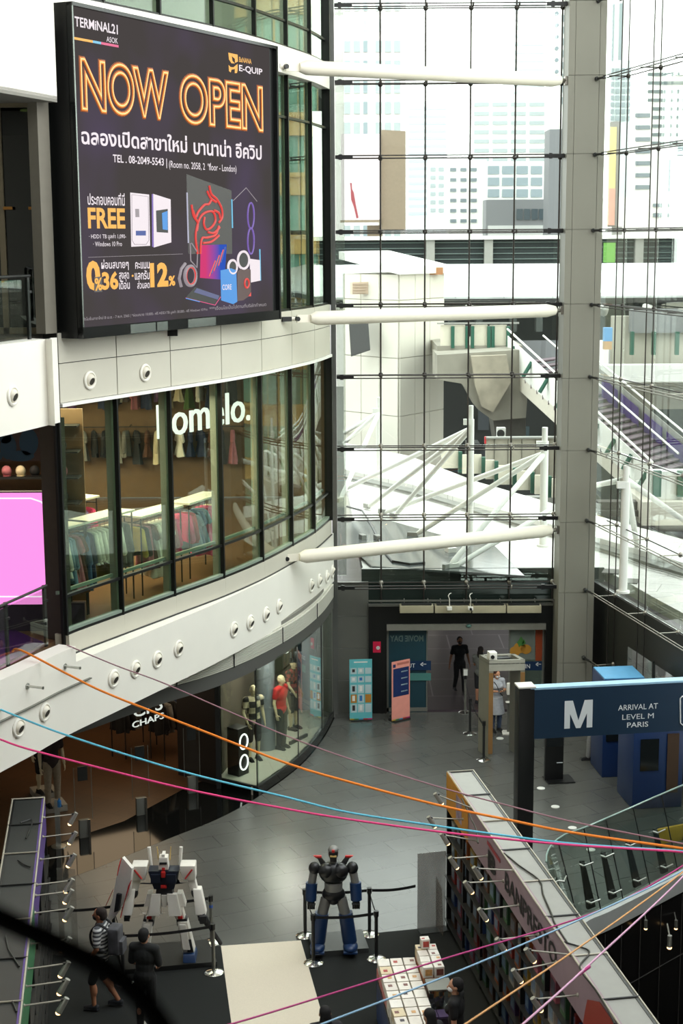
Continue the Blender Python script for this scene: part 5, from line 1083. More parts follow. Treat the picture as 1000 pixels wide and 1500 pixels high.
building(486, 594, -40, 190, 'tall pale tower with a grid of windows behind the lit billboard', (226, 222, 218), [r_ for r_ in rows], dep=20)
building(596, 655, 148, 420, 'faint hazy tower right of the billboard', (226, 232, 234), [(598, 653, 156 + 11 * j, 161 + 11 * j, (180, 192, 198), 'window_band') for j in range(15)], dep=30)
building(627, 668, 232, 300, 'low hazy white block in the gap left of the white flats', (228, 232, 232), [(630 + 12 * i, 638 + 12 * i, 245 + 12 * j, 251 + 12 * j, W1, 'window') for i in range(3) for j in range(6)])
building(691, 799, 138, 260, 'white apartment block with horizontal window bands', (232, 230, 226), [(694 + 27 * i, 716 + 27 * i, 150 + 13.5 * j, 156 + 13.5 * j, W1, 'window_band') for i in range(4) for j in range(7)])
building(656, 712, 234, 230, 'white low block with small dark windows', (232, 232, 228), [(659 + 15 * i, 668 + 15 * i, 246 + 15 * j, 251 + 15 * j, W3, 'window') for i in range(3) for j in range(6)])
building(711, 799, 236, 225, 'pale block with wide pale windows above the grey storefront', (226, 228, 224), [(714 + 21 * i, 731 + 21 * i, 243 + 17 * j, 255 + 17 * j, W2, 'window') for i in range(4) for j in range(3)])
building(710, 800, 292, 215, 'grey storefront block with dark glazing', (118, 120, 122), [(756 + 11 * i, 765 + 11 * i, 306, 322, (66, 78, 84), 'window') for i in range(4)] + [(714, 798, 330, 345, (190, 192, 190), 'band')])
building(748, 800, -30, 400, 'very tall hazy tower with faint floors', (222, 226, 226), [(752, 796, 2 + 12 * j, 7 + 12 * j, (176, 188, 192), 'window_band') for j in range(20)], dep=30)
bw = building(799, 840, -30, 250, 'white tower with a column of round windows', (236, 236, 232), [(822, 828, 22 + 17.2 * j, 32 + 17.2 * j, W2, 'window') for j in range(8)])
for j in range(7):
    mb = MB(); mb.lathe(PY(815, 20 + 17 * j, 249.9), [(.3, -.2), (.3, .3), (0, .3)], 14, Vector((0, -1, 0))); mb.build('round_window', mat('pane_140_156_164', W3), bw)
building(800, 830, 189, 205, 'plain grey block edge beside the pillar', (112, 114, 117))
t_ = thing('billboard', 'large pale pink lit billboard with a slim standing figure, beige at its side', 'billboard', PY(545, 340, 125))
opart(500, 557, 196, 322, 125, .4, 'screen_face', glow('billboard_pink', (250, 236, 240), 1.5), t_); oslab([(557, 190), (594, 192), (594, 336), (557, 336)], 125.4, 6, 'side_wall', mat('beige_wall', (138, 124, 106), .7), t_)
opart(540, 560, 330, 1060, 126, 1.0, 'support_frame', mat('beige_wall', (138, 124, 106)), t_)
opart(498, 558, 322, 326, 124.8, .6, 'frame', mat('beige_wall', (138, 124, 106)), t_)
oslab([(512.5, 268), (515, 268), (515.5, 277), (518, 282), (521, 300), (525, 319), (522, 320), (518, 303), (514, 292), (513.5, 278)], 124.7, .1, 'figure_picture', mat('maroon_figure', (150, 66, 74), .6), t_)
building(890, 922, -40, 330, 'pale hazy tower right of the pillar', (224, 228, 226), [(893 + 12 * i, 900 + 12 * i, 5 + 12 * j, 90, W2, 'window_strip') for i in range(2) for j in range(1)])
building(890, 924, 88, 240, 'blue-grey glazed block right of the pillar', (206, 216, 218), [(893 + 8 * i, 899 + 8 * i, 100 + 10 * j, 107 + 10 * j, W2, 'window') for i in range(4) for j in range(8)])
building(924, 956, 150, 215, 'white block with dark balconies right of the yellow poster', (232, 230, 226), [(930, 952, 166 + 17.5 * j, 172 + 17.5 * j, W3, 'balcony_band') for j in range(9)])
building(948, 1060, 92, 260, 'broad apartment block with long dark window bands', (232, 232, 228), [(948, 1060, 106 + 12.6 * j, 111.5 + 12.6 * j, (92, 106, 108), 'window_band') for j in range(9)] + [(974, 988, 234, 280, W2, 'window'), (992, 1060, 214, 228, W2, 'window')])
building(880, 1060, 288, 170, 'long low white wall with greenery line beneath the flats', (232, 228, 222), [(956, 980, 298, 303, W3, 'window'), (956, 980, 312, 318, W3, 'window')], name='low_block', v1=345)
t_ = thing('roadside_poster', 'tall grey framed poster in yellow and coral beside the pillar', 'poster', PY(899, 336, 118))
opart(886, 908, 178, 332, 118, .5, 'frame', mat('poster_grey', (150, 150, 154), .6), t_); opart(889, 897, 332, 1200, 118.1, .4, 'post', mat('poster_grey', (150, 150, 154)), t_); opart(886, 903, 186, 276, 117.9, .2, 'yellow_print', mat('poster_yellow', (236, 222, 160), .6, noise=.1, scale=.3), t_); opart(886, 901, 276, 330, 117.9, .2, 'coral_print', mat('poster_coral', (236, 180, 166), .6, noise=.1, scale=.3), t_)
# buildings beside the view, mirrored in the curved shop glass
def side_building(name, lab, c, rz, w_, h_, storeys, wallc, bandc, panec, nwin):
    t_ = thing(name, lab, 'building', (c[0], c[1], -6), rz)
    mb = MB(); mb.box((0, 6, h_ / 2), (w_, 12, h_)); mb.build('wall', wallc, t_, world=False)
    for k_ in range(storeys):
        z = h_ * (k_ + .5) / storeys; hh = h_ / storeys
        mb = MB(); mb.box((0, -.1, z + hh * .18), (w_, .3, hh * .62)); mb.build('glazing_band', panec, t_, world=False)
        mb = MB(); mb.box((0, -.35, z - hh * .32), (w_ + .4, .7, hh * .36)); mb.box((0, -.5, z - hh * .16), (w_ + .6, 1.0, hh * .07)); mb.build('spandrel_band', bandc, t_, world=False)
        for i in range(nwin + 1):
            mb = MB(); mb.box((-w_ / 2 + w_ * i / nwin, -.3, z + hh * .18), (.3, .3, hh * .62)); mb.build('mullion', bandc, t_, world=False)
my = mat('ochre_facade', (208, 170, 104), .7, noise=.05); mtq = mat('teal_glazing', (112, 160, 142), .3, noise=.15, scale=.3)
side_building('office_block', 'ochre banded office block with teal glazing, seen mirrored in the shop glass', (36, 80), radians(-37), 34, 48, 14, my, my, mtq, 10)
side_building('white_block', 'white block with small dark windows, seen mirrored in the last shop window', (34, 112), radians(-24), 14, 60, 14, mat('facade_232_232_228', (232, 232, 228)), m_owhite, mat('facade_226_228_224', (226, 228, 224)), 6)
mb = MB(); mb.box((0, 240, -6.5), (700, 400, 1)); struct(mb, 'ground_city', mat('city_ground', (84, 84, 80), .9))
t_ = thing('reflection_dark_block', 'added dark brown block beside the atrium, darkening the boutique glass reflections', 'building', (24, 38, -6))  # unseen block added to darken what the boutique glass reflects
mb = MB(); mb.box((25, 37, 2), (6, 30, 16)); mb.build('wall', mat('dark_brown_block', (52, 47, 40), .8, noise=.1, scale=.2), t_)
for k_ in range(3): mb = MB(); mb.box((21.9, 37, .5 + 3.4 * k_), (.3, 28, 1.3)); mb.build('window_band', mat('dark_band_glass', (36, 44, 44), .15), t_)
# ================================================================== FIGURES
def remesh(mb, voxel, it=3):
    me = bpy.data.meshes.new('figure'); mb.bm.to_mesh(me); mb.bm.free(); o = bpy.data.objects.new('figure', me); COL.objects.link(o)
    r = o.modifiers.new('r', 'REMESH'); r.mode = 'VOXEL'; r.voxel_size = voxel; r.use_smooth_shade = True
    s = o.modifiers.new('s', 'SMOOTH'); s.iterations = it; s.factor = .5
    dg = bpy.context.evaluated_depsgraph_get(); dg.update(); out = bpy.data.meshes.new_from_object(o.evaluated_get(dg)); bpy.data.objects.remove(o); bpy.data.meshes.remove(me)
    for p in out.polygons: p.use_smooth = True
    return out
V = Vector
STAND = dict(hipL=(-.09, 0, .90), hipR=(.09, 0, .90), kneeL=(-.1, .015, .48), kneeR=(.1, .015, .48), ankL=(-.1, -.01, .08), ankR=(.1, -.01, .08), shL=(-.18, 0, 1.39), shR=(.18, 0, 1.39), elL=(-.235, -.03, 1.11), elR=(.235, -.03, 1.11), wrL=(-.25, .04, .87), wrR=(.25, .04, .87), footL=0., footR=0., curl=.5, lean=0., headz=0., headx=0.)
def fig(name, cat, label, loc, rz, h=1.68, skin=(196, 150, 120), pose=None, top=None, sleeve=.55, bottom=None, leg=1., shoes=(30, 30, 32), hair=(22, 18, 16), longhair=False, mask=None, female=False, pattern=None, dress=None, vox=.011, face=True, group=None, extra=None, toppat=None):
    P = dict(STAND); P.update(pose or {})
    k = h / 1.70; G = {a: V(b) for a, b in P.items() if isinstance(b, tuple)}
    lean = P['lean']
    def L(p):   # forward lean of everything above the hips
        p = V(p)
        if p.z > .95: p.y += (p.z - .95) * lean
        return p
    for a in ('shL', 'shR', 'elL', 'elR', 'wrL', 'wrR'): G[a] = L(G[a])
    w_ = .93 if female else 1.
    t_ = thing(name, label, cat, loc, rz, group)
    HR = Matrix.Rotation(P['headz'], 3, 'Z') @ Matrix.Rotation(P['headx'], 3, 'X'); NK = L((0, .005, 1.47))
    def Hd(p): return NK + HR @ (V(p) - V((0, .005, 1.47)))
    def torso(mb, e=0.):
        mb.ell(L((0, -.01, .94)), (.155 + e, .11 + e, .13 + e)); mb.ell(L((0, .0, 1.08)), (.135 * w_ + e, .095 + e, .16 + e)); mb.ell(L((0, .005, 1.26)), (.165 * w_ + e, .112 + e, .17 + e))
        for s in ('L', 'R'): mb.cap(L((0, 0, 1.40)), G['sh' + s], .065 + e, .058 + e)
        if female:
            for s in (-1, 1): mb.ell(L((s * .07, .085, 1.25)), (.06 + e, .05 + e, .055 + e))
    mb = MB(); torso(mb); mb.cap(L((0, .0, 1.40)), Hd((0, .02, 1.53)), .056, .052)
    mb.ell(Hd((0, .015, 1.605)), (.076, .095, .105), mtx=HR); mb.ell(Hd((0, .05, 1.545)), (.055, .058, .062), mtx=HR); mb.cap(Hd((0, .108, 1.60)), Hd((0, .126, 1.568)), .011, .017, 8)
    mb.ell(Hd((0, .09, 1.615)), (.055, .02, .018), mtx=HR)
    for s in (-1, 1): mb.ell(Hd((s * .079, .005, 1.585)), (.012, .022, .033), mtx=HR)
    for s in ('L', 'R'):
        sg_ = -1 if s == 'L' else 1
        mb.cap(G['sh' + s], G['el' + s], .05 * w_, .04); mb.cap(G['el' + s], G['wr' + s], .042, .027)
        d = (G['wr' + s] - G['el' + s]).normalized(); side = V((-sg_ * .25, .97, 0)); side = (side - d * side.dot(d)).normalized(); nrm = d.cross(side).normalized() * (1 if sg_ < 0 else -1)
        Wp = G['wr' + s]; pal = Wp + d * .055
        q = Matrix((side, nrm, d)).transposed(); mb.ell(pal, (.040, .017, .052), mtx=q)
        for i, (o_, ln) in enumerate(((.03, .072), (.011, .08), (-.010, .075), (-.029, .06))):
            a = pal + side * o_ + d * .035; c = P['curl']; b = a + (d * (1 - .3 * c) + nrm * .35 * c) * ln * .55; e_ = b + (d * (1 - .9 * c) + nrm * .85 * c).normalized() * ln * .5
            mb.cap(a, b, .0095, .0088, 8); mb.cap(b, e_, .0088, .0075, 8)
        a = pal + side * .032 - d * .015; b = a + (side * .75 + d * .6 + nrm * .25) * .042; mb.cap(a, b, .012, .0105, 8); mb.cap(b, b + (d * .95 + side * .15 + nrm * .2) * .03, .0105, .009, 8)
        mb.cap(G['hip' + s], G['knee' + s], .088, .056); mb.cap(G['knee' + s], G['ank' + s], .056, .036); mb.ell(G['knee' + s] * .62 + G['ank' + s] * .38 + V((0, -.022, 0)), (.05, .052, .12))
        f = V((sin(P['foot' + s]), cos(P['foot' + s]), 0)); mb.cap(G['ank' + s] - f * .03 - V((0, 0, .035)), G['ank' + s] + f * .13 - V((0, 0, .045)), .036, .028)
    me = remesh(mb, vox, 2); me.transform(Matrix.Scale(k, 4)); body = link('body', me, mat('skin_%d' % (skin[0] * 7 + skin[1]), skin, .55, noise=.04, scale=9), t_, None, False)
    def child(nm, mb, m_, v=vox * 1.1, it=3):
        me = remesh(mb, v, it); me.transform(Matrix.Scale(k, 4)); return link(nm, me, m_, t_, None, False)
    def cm(c, nm): return c if not isinstance(c, tuple) else mat('%s_%d_%d_%d' % ((nm,) + c), c, .85, noise=.12, scale=20, bump=.25)
    if bottom:
        mb = MB(); mb.ell(L((0, -.01, .95)), (.17, .125, .12))
        for s in ('L', 'R'):
            kn, an = G['knee' + s], G['ank' + s]; mb.cap(G['hip' + s], kn, .102, .074)
            if leg > .55: mb.cap(kn, kn + (an - kn) * (leg - .5) * 2 * .96, .074, .058)
        child('trousers' if leg > .7 else 'shorts', mb, cm(bottom, 'trouser_cloth'))
    if dress:
        mb = MB(); torso(mb, .018); mb.lathe((0, 0, 0), [(.0, .50), (.24, .50), (.2, .75), (.17, .96), (.0, 1.0)], 20)
        for s in ('L', 'R'): mb.cap(G['sh' + s], G['sh' + s].lerp(G['el' + s], .7), .07, .062)
        child('dress', mb, cm(dress, 'dress_cloth'))
    if top:
        mb = MB(); torso(mb, .02); mb.ell(L((0, -.005, .93)), (.172, .128, .09))
        for s in ('L', 'R'):
            if sleeve <= 1: mb.cap(G['sh' + s], G['sh' + s].lerp(G['el' + s], sleeve), .07, .064)
            else: mb.cap(G['sh' + s], G['el' + s], .07, .058); mb.cap(G['el' + s], G['wr' + s].lerp(G['el' + s], .12), .058, .045)
        child('shirt', mb, cm(top, 'shirt_cloth'))
    if shoes:
        for s in ('L', 'R'):
            f = V((sin(P['foot' + s]), cos(P['foot' + s]), 0)); a = G['ank' + s]; mb = MB(); mb.cap(a - f * .035 - V((0, 0, .03)), a + f * .06 - V((0, 0, .035)), .046, .044); mb.cap(a + f * .06 - V((0, 0, .035)), a + f * .15 - V((0, 0, .048)), .044, .032)
            mb.box(a + f * .05 - V((0, 0, .072)), (.09, .25, .022), -P['foot' + s], bev=.008); child('shoe', mb, cm(shoes, 'shoe'), .010, 2)
    if hair:
        mb = MB(); mb.ell(Hd((0, -.012, 1.632)), (.088, .1, .092), mtx=HR); mb.ell(Hd((0, -.045, 1.585)), (.08, .07, .085), mtx=HR)
        if longhair: mb.ell(Hd((0, -.055, 1.5)), (.095, .06, .16), mtx=HR)
        child('hair', mb, cm(hair, 'hair'), .012, 2)
    if face:
        mb = MB()
        for s in (-1, 1): mb.ell(Hd((s * .032, .098, 1.602)), (.012, .008, .007), 8, 6, HR)
        me = bpy.data.meshes.new('eyes'); bmesh.ops.recalc_face_normals(mb.bm, faces=mb.bm.faces[:]); mb.bm.to_mesh(me); me.transform(Matrix.Scale(k, 4)); link('eyes', me, mat('eye_dark', (30, 22, 18), .2), t_, 60, False)
        if not mask:
            mb = MB(); mb.ell(Hd((0, .1, 1.537)), (.024, .01, .007), 10, 6, HR); me = bpy.data.meshes.new('mouth'); mb.bm.to_mesh(me); me.transform(Matrix.Scale(k, 4)); link('mouth', me, mat('lip', (140, 78, 70), .5), t_, 60, False)
    if mask:
        mb = MB(); mb.ell(Hd((0, .072, 1.55)), (.062, .058, .05), mtx=HR); child('face_mask', mb, cm(mask, 'mask_cloth'), .010, 2)
    if extra: extra(t_, k, G, L, Hd, child)
    return t_
stripe = mat('striped_tee_cloth', (150, 150, 148), .85)
nt = stripe.node_tree; wv = nt.nodes.new('ShaderNodeTexWave'); wv.bands_direction = 'Z'; wv.inputs['Scale'].default_value = 5; rp = nt.nodes.new('ShaderNodeValToRGB'); tc_ = nt.nodes.new('ShaderNodeTexCoord')
rp.color_ramp.interpolation = 'CONSTANT'; rp.color_ramp.elements[0].color = rgb((70, 72, 76)); rp.color_ramp.elements[1].color = rgb((200, 200, 198)); rp.color_ramp.elements[1].position = .5
nt.links.new(tc_.outputs['Object'], wv.inputs[0]); nt.links.new(wv.outputs[1], rp.inputs[0]); nt.links.new(rp.outputs[0], nt.nodes['Principled BSDF'].inputs['Base Color'])
def checker(name, c1, c2, sc):
    m = mat(name, c1, .85, noise=0); nt = m.node_tree; ck = nt.nodes.new('ShaderNodeTexChecker'); t = nt.nodes.new('ShaderNodeTexCoord'); ck.inputs['Scale'].default_value = sc; ck.inputs[1].default_value = rgb(c1); ck.inputs[2].default_value = rgb(c2)
    nt.links.new(t.outputs['Object'], ck.inputs[0]); nt.links.new(ck.outputs[0], nt.nodes['Principled BSDF'].inputs['Base Color']); return m
def backpack(t_, k, G, L, Hd, child):
    mb = MB(); mb.box(L((0, -.235, 1.2)), (.29, .2, .46), bev=.05); mb.box(L((0, -.35, 1.1)), (.22, .08, .22), bev=.03); o = child('backpack', mb, mat('grey_backpack_cloth', (72, 72, 76), .8, noise=.5, scale=5), .011, 2)
    for s in (-1, 1):
        mb = MB(); mb.path([L(p) for p in spline([(s * .11, -.15, 1.40), (s * .125, -.02, 1.475), (s * .12, .11, 1.38), (s * .12, .135, 1.22), (s * .145, .05, 1.08), (s * .13, -.13, 1.02)], 4)], .02, 6); me = bpy.data.meshes.new('strap'); mb.bm.to_mesh(me); me.transform(Matrix.Scale(k, 4)); link('strap', me, mat('black_strap', (24, 24, 26), .8), t_, 60, False)
ZF = 0.004
fig('person', 'person', 'man in a grey striped tee and dark shorts carrying a grey backpack', (-3.82, 22.62, .012), radians(80), 1.68, (176, 120, 88), dict(kneeL=(-.1, .14, .5), ankL=(-.1, .12, .09), kneeR=(.1, .02, .49), ankR=(.1, -.22, .11), elR=(.24, -.08, 1.12), wrR=(.25, .02, .88), elL=(-.24, .0, 1.12), wrL=(-.22, .13, .92)), stripe, .75, (30, 34, 32), .5, (34, 36, 40), (34, 24, 18), mask=(40, 42, 44), extra=backpack)
fig('person', 'person', 'man in black long trousers and black shirt seen from behind before the white robot', (-3.05, 21.92, .012), radians(-14), 1.66, (190, 140, 112), dict(elL=(-.23, .03, 1.12), elR=(.23, .03, 1.12), wrL=(-.15, .2, 1.0), wrR=(.15, .2, 1.0)), (26, 28, 28), .9, (26, 28, 28), 1., (220, 216, 206), (14, 12, 12))
def goldprint(t_, k, G, L, Hd, child):
    mb = MB(); mb.ell(L((0, .112, 1.24)), (.08, .022, .03)); child('shirt_print', mb, mat('dull_gold_print', (96, 80, 46), .7), .009, 2)
def lp(u, v, z): q = PZ(u, v, z); return (q.x, q.y, .012)
fig('person', 'person', 'person in a black tee and white face mask beside the sale table', lp(668, 1441, 1.6), radians(72), 1.66, (188, 138, 108), dict(headz=.25), (22, 22, 22), .6, (26, 26, 28), 1., (30, 30, 32), (16, 13, 12), mask=(222, 222, 220), female=True, extra=goldprint)
fig('person', 'person', 'dark haired person at the near edge of the cream carpet, only the head showing', lp(476, 1480, 1.6), radians(10), 1.64, (186, 140, 110), None, (30, 30, 34), .6, (30, 32, 36), 1., (40, 40, 40), (14, 12, 12), longhair=True, female=True)
fig('person', 'person', 'dark haired person bending at the near end of the sale table', lp(633, 1490, 1.5), radians(40), 1.58, (186, 140, 110), dict(lean=.12), (28, 28, 30), .6, (30, 32, 36), 1., (40, 40, 40), (14, 12, 12), longhair=True, female=True)
fig('person', 'person', 'man in dark clothes walking outside beyond the entrance doors', (3.13, 39.75, .004), radians(-170), 1.52, (150, 108, 84), dict(kneeL=(-.1, .12, .5), ankL=(-.1, .16, .09), ankR=(.1, -.2, .12), kneeR=(.1, .0, .49), elR=(.27, .02, 1.12), wrR=(.33, .1, .9), elL=(-.26, -.04, 1.12), wrL=(-.3, .03, .88)), (26, 30, 34), .6, (24, 26, 28), 1., (40, 40, 42), (20, 17, 15), mask=(60, 60, 62))
fig('person', 'person', 'long haired woman in a dull grey top outside, left of the scanner gate', (3.6, 38.75, .004), radians(-20), 1.52, (170, 120, 92), dict(elL=(-.2, .1, 1.13), wrL=(-.1, .2, 1.32)), (110, 112, 106), .6, (30, 30, 34), .55, (40, 40, 42), (26, 18, 14), longhair=True, female=True)
def phone(t_, k, G, L, Hd, child):
    mb = MB(); mb.box((.02, .3, 1.2), (.16, .01, .08), 0, Matrix.Rotation(.5, 3, 'X'), bev=.003); child('phone', mb, m_black, .006, 1)
    mb = MB(); mb.path([L(p) for p in spline([(.12, .02, 1.44), (.06, .135, 1.3), (-.04, .13, 1.1), (-.16, .06, .98)], 4)], .014, 6); child('bag_strap', mb, m_black, .008, 1)
fig('person', 'person', 'person in a pale shirt dress and white mask stepping through the scanner gate', (3.78, 36.45, .004), radians(-158), 1.56, (196, 140, 106), dict(elL=(-.24, .03, 1.13), wrL=(-.06, .24, 1.17), elR=(.24, .03, 1.13), wrR=(.08, .24, 1.17), headx=-.2), None, .6, (66, 80, 104), 1., (30, 30, 30), (60, 34, 26), mask=(230, 230, 228), female=True, dress=(178, 180, 184), extra=phone)
fig('person', 'person', 'person in pale grey trousers and black shoes, mostly hidden by the hanging level sign', (5.83, 34.35, .004), radians(95), 1.66, (180, 130, 100), dict(kneeL=(-.1, .1, .49), ankL=(-.1, .13, .08), ankR=(.1, -.12, .09)), (60, 70, 84), .6, (140, 140, 140), 1., (18, 18, 20))
# shop mannequins
cream = (214, 196, 160)
harl = checker('black_cream_patch_cloth', (28, 26, 26), (196, 180, 150), 7.); plaid = checker('red_black_check_cloth', (150, 60, 56), (28, 24, 26), 11.)
def mq(label, P_, rz, **k_): return fig('mannequin', 'mannequin', label, (P_.x, P_.y, P_.z), rz, 1.78, cream, hair=None, face=False, **k_)
q = PZ(372, 1113, .2); mq('cream mannequin in a black patchwork shirt beside the black ring box', q, radians(-150), pose=dict(elR=(.26, .02, 1.12), wrR=(.2, .12, .9)), top=harl, bottom=(30, 28, 30), leg=.5, shoes=(30, 30, 32))
q = PZ(412, 1096, .2); mq('cream mannequin in a red tee and black trousers in the shop window', q, radians(-120), top=(206, 32, 36), bottom=(24, 24, 26), leg=1., shoes=(20, 20, 22))
def cap_(t_, k, G, L, Hd, child):
    mb = MB(); mb.ell(Hd((0, .0, 1.65)), (.09, .105, .075)); mb.ell(Hd((0, .12, 1.64)), (.07, .07, .015)); child('cap', mb, mat('black_cap_cloth', (22, 22, 24), .8), .012, 2)
q = PZ(430, 1068, .2); mq('cream mannequin in a red checked overshirt and black cap in the shop window', q, radians(-125), pose=dict(elR=(.25, .05, 1.12), wrR=(.2, .18, .95)), top=plaid, bottom=(26, 26, 28), leg=.5, shoes=(34, 30, 30), extra=cap_)
q = PZ(64, 1160, .16); mq('mannequin in dark skirt at the left shop entrance, farther of two', q, radians(-140), top=(60, 40, 34), bottom=(30, 26, 26), leg=.5)
q = PZ(78, 1180, .16); mq('mannequin in light leggings and black boots at the left shop entrance', q, radians(-150), top=(44, 32, 30), bottom=(150, 136, 116), leg=1., shoes=(22, 20, 20))
# boutique mannequins
def bm(label, u, v, ins_i, ins, **k_):
    c, a = bayc(ins_i, ins); mq(label, V((c.x + u, c.y + v, 4.99)), a - pi + .6, **k_)
bm('cream boutique mannequin in a blue dress near the dark left column', -.5, -.45, 0, 1.9, top=(70, 80, 100), bottom=(60, 70, 96), leg=1., shoes=None)
bm('cream boutique mannequin with bare shoulders behind the leftmost window', -.75, -.2, 0, 2.6, top=(200, 180, 160), bottom=(90, 70, 60), leg=1., shoes=None)
bm('cream boutique mannequin in a pale jacket behind the second window', .2, .1, 1, 2.3, top=(212, 180, 150), sleeve=1.5, bottom=(80, 84, 92), leg=1., shoes=None)
bm('cream boutique mannequin in black between the second window racks', -.6, -.2, 1, 4.2, top=(30, 30, 34), bottom=(40, 36, 36), leg=1., shoes=None)
q = V((-5.75, 28.6, 4.99)); mq('cream bald mannequin bust visible just over the pink screen', q, radians(-160), top=(196, 160, 132), bottom=(60, 50, 46), leg=1., shoes=None)
# ================================================================== GROUND FLOOR: shop window, sign, gate, booths, robots, table, cords
# ---- shop window panes along the floor curve, plinth and side return
iA = min(range(len(SC)), key=lambda i: abs(proj((SC[i][0], SC[i][1], 0))[0] - 378)); Wc = SC[iA:]
mb = MB(); mb.wall(offs(Wc, .02), .0, .2, .12); struct(mb, 'trim_shop_plinth', m_granite, 40)
corner = Vector((*Wc[0], 0)); ret = corner + Vector((-.86, .55, 0))
mb = MB(); mb.wall([(ret.x, ret.y), (corner.x, corner.y)], 0, .2, .1); struct(mb, 'trim_return_plinth', m_granite)
mb = MB(); mb.prism(offs(Wc, .1) + [(-1.3, 37.6), (-2.0, 36.0), (-2.9, 34.0), (ret.x + .02, ret.y + .1)], .0, .2); struct(mb, 'floor_shop_window', mat('white_display_floor', (206, 202, 188), .5))
def spane(c, z0, z1, m_=m_shopglass):
    wn_i[0] += 1; g = MB(); g.wall(c, z0, z1, .014); o = g.build('window_%d' % wn_i[0], m_, None, 40, kind='structure')
    f = MB(); f.tube((c[0][0], c[0][1], z0), (c[0][0], c[0][1], z1), .014, n=6); f.wall(offs(c, -.01), z0, z0 + .03, .04); f.build('window_frame', m_dark, o, 40)
nW = len(Wc); cut = [0, nW // 3, 2 * nW // 3, nW - 1]
for a_, b_ in zip(cut[:-1], cut[1:]): spane(offs(Wc[a_:b_ + 1], .03), .2, 2.9)
spane([(ret.x, ret.y), (corner.x, corner.y)], .2, 2.9)
mb = MB(); mb.box((ret.x - .05, ret.y, 1.45), (.1, .12, 2.9)); struct(mb, 'trim_shop_door_post', m_dark)
mb = MB(); mb.slab([(ret.x - .05, ret.y + .12, 0), (-3.75, 33.4, 0), (-3.75, 33.4, 2.9), (ret.x - .05, ret.y + .12, 2.9)], (.3, .9, 0), .1); struct(mb, 'wall_shop_partition', mat('black_brown_partition', (34, 26, 20), .6))
mb = MB(); mb.slab([(ret.x, ret.y + .35, .2), (-2.1, 35.9, .2), (-2.1, 35.9, 2.9), (ret.x, ret.y + .35, 2.9)], (-1, .5, 0), .1); mb.slab([(-2.1, 35.9, .2), (-1.2, 37.6, .2), (-1.2, 37.6, 2.9), (-2.1, 35.9, 2.9)], (-1, .5, 0), .1); struct(mb, 'wall_shop_window_rear', mat('taupe_curtain_wall', (92, 82, 70), .8, noise=.08))
mb = MB(); q = PZ(388, 1102, .2); mb.tube((q.x - .0, q.y + .3, .2), (q.x, q.y + .3, 2.95), .24, n=28); struct(mb, 'pillar_shop_window', mat('cool_grey_column', (128, 134, 142), .6), 60)
q = PZ(483, 1060, 0); mb = MB(); mb.box((-.36, 37.25, 1.45), (.14, .5, 2.9), radians(-12)); struct(mb, 'pillar_shop_corner', m_greymet)
# ring-lit black box
q = PZ(349, 1133, .2); t_ = thing('ring_light_box', 'tall black box with two white ring lights in the shop window', 'display box', q, radians(-38))
mb = MB(); mb.box((0, 0, .55), (.34, .34, 1.1), bev=.01); mb.build('body', m_black, t_, 40, world=False)
for z in (.78, .3): mb = MB(); mb.path([(.178, .13 * cos(2 * pi * i / 28), z + .17 * sin(2 * pi * i / 28)) for i in range(28)], .018, 6, True); mb.build('ring_light', glow('ring_white', (250, 250, 250), 3.), t_, 60, world=False)
q = PZ(418, 1072, .2); t_ = thing('ring_light_stand', 'slim black post carrying a single white ring light between the mannequins', 'light', (q.x, q.y + .25, .2), radians(-38))
mb = MB(); mb.box((0, 0, 1.0), (.06, .06, 2.0)); mb.build('post', m_black, t_, world=False); mb = MB(); mb.path([(.05, .16 * cos(2 * pi * i / 28), 2.15 + .22 * sin(2 * pi * i / 28)) for i in range(28)], .02, 6, True); mb.build('ring_light', glow('ring_white', (250, 250, 250)), t_, 60, world=False)
q = PZ(437, 1085, .2); mb = MB(); mb.box(q + ZV * .04, (.75, .06, .08), radians(58), bev=.005); mb.build('name_bar', m_black, None, 40, label='low black bar lying on the white shop window floor', cat='sign')
# shop name over the entrance
SNq, stn = on_curve(SC, 215, 2.5); SNq = SNq + inward(stn) * .25; sN = Vector((stn.y, -stn.x, 0))
sgn = thing('shop_sign', 'white two-line shop name letters hanging over the ground floor shop entrance', 'sign', SNq)
for body, p0, p1, pt in (('CPS', (196, 1052), (238, 1041), (196, 1034)), ('CHAPS', (194, 1067), (240, 1054), (194, 1058))):
    A_ = PP(*p0, SNq, sN); B_ = PP(*p1, SNq, sN); C_ = PP(*pt, SNq, sN); me = textmesh(body, 1., 0, .01, .0); fit(me, (B_ - A_).dot(stn), C_.z - A_.z)
    me.transform(Matrix(((stn.x, 0, sN.x, 0), (stn.y, 0, sN.y, 0), (0, 1, 0, 0), (0, 0, 0, 1)))); me.transform(Matrix.Translation(A_)); link('lettering', me, glow('shop_letter_white', (222, 230, 220), .9), sgn)
mb = MB()
for s_ in (.1, .5): mb.tube(SNq + stn * s_ + ZV * .3, SNq + stn * s_ + ZV * .5, .008)
mb.build('hanging_wire', m_dark, sgn)
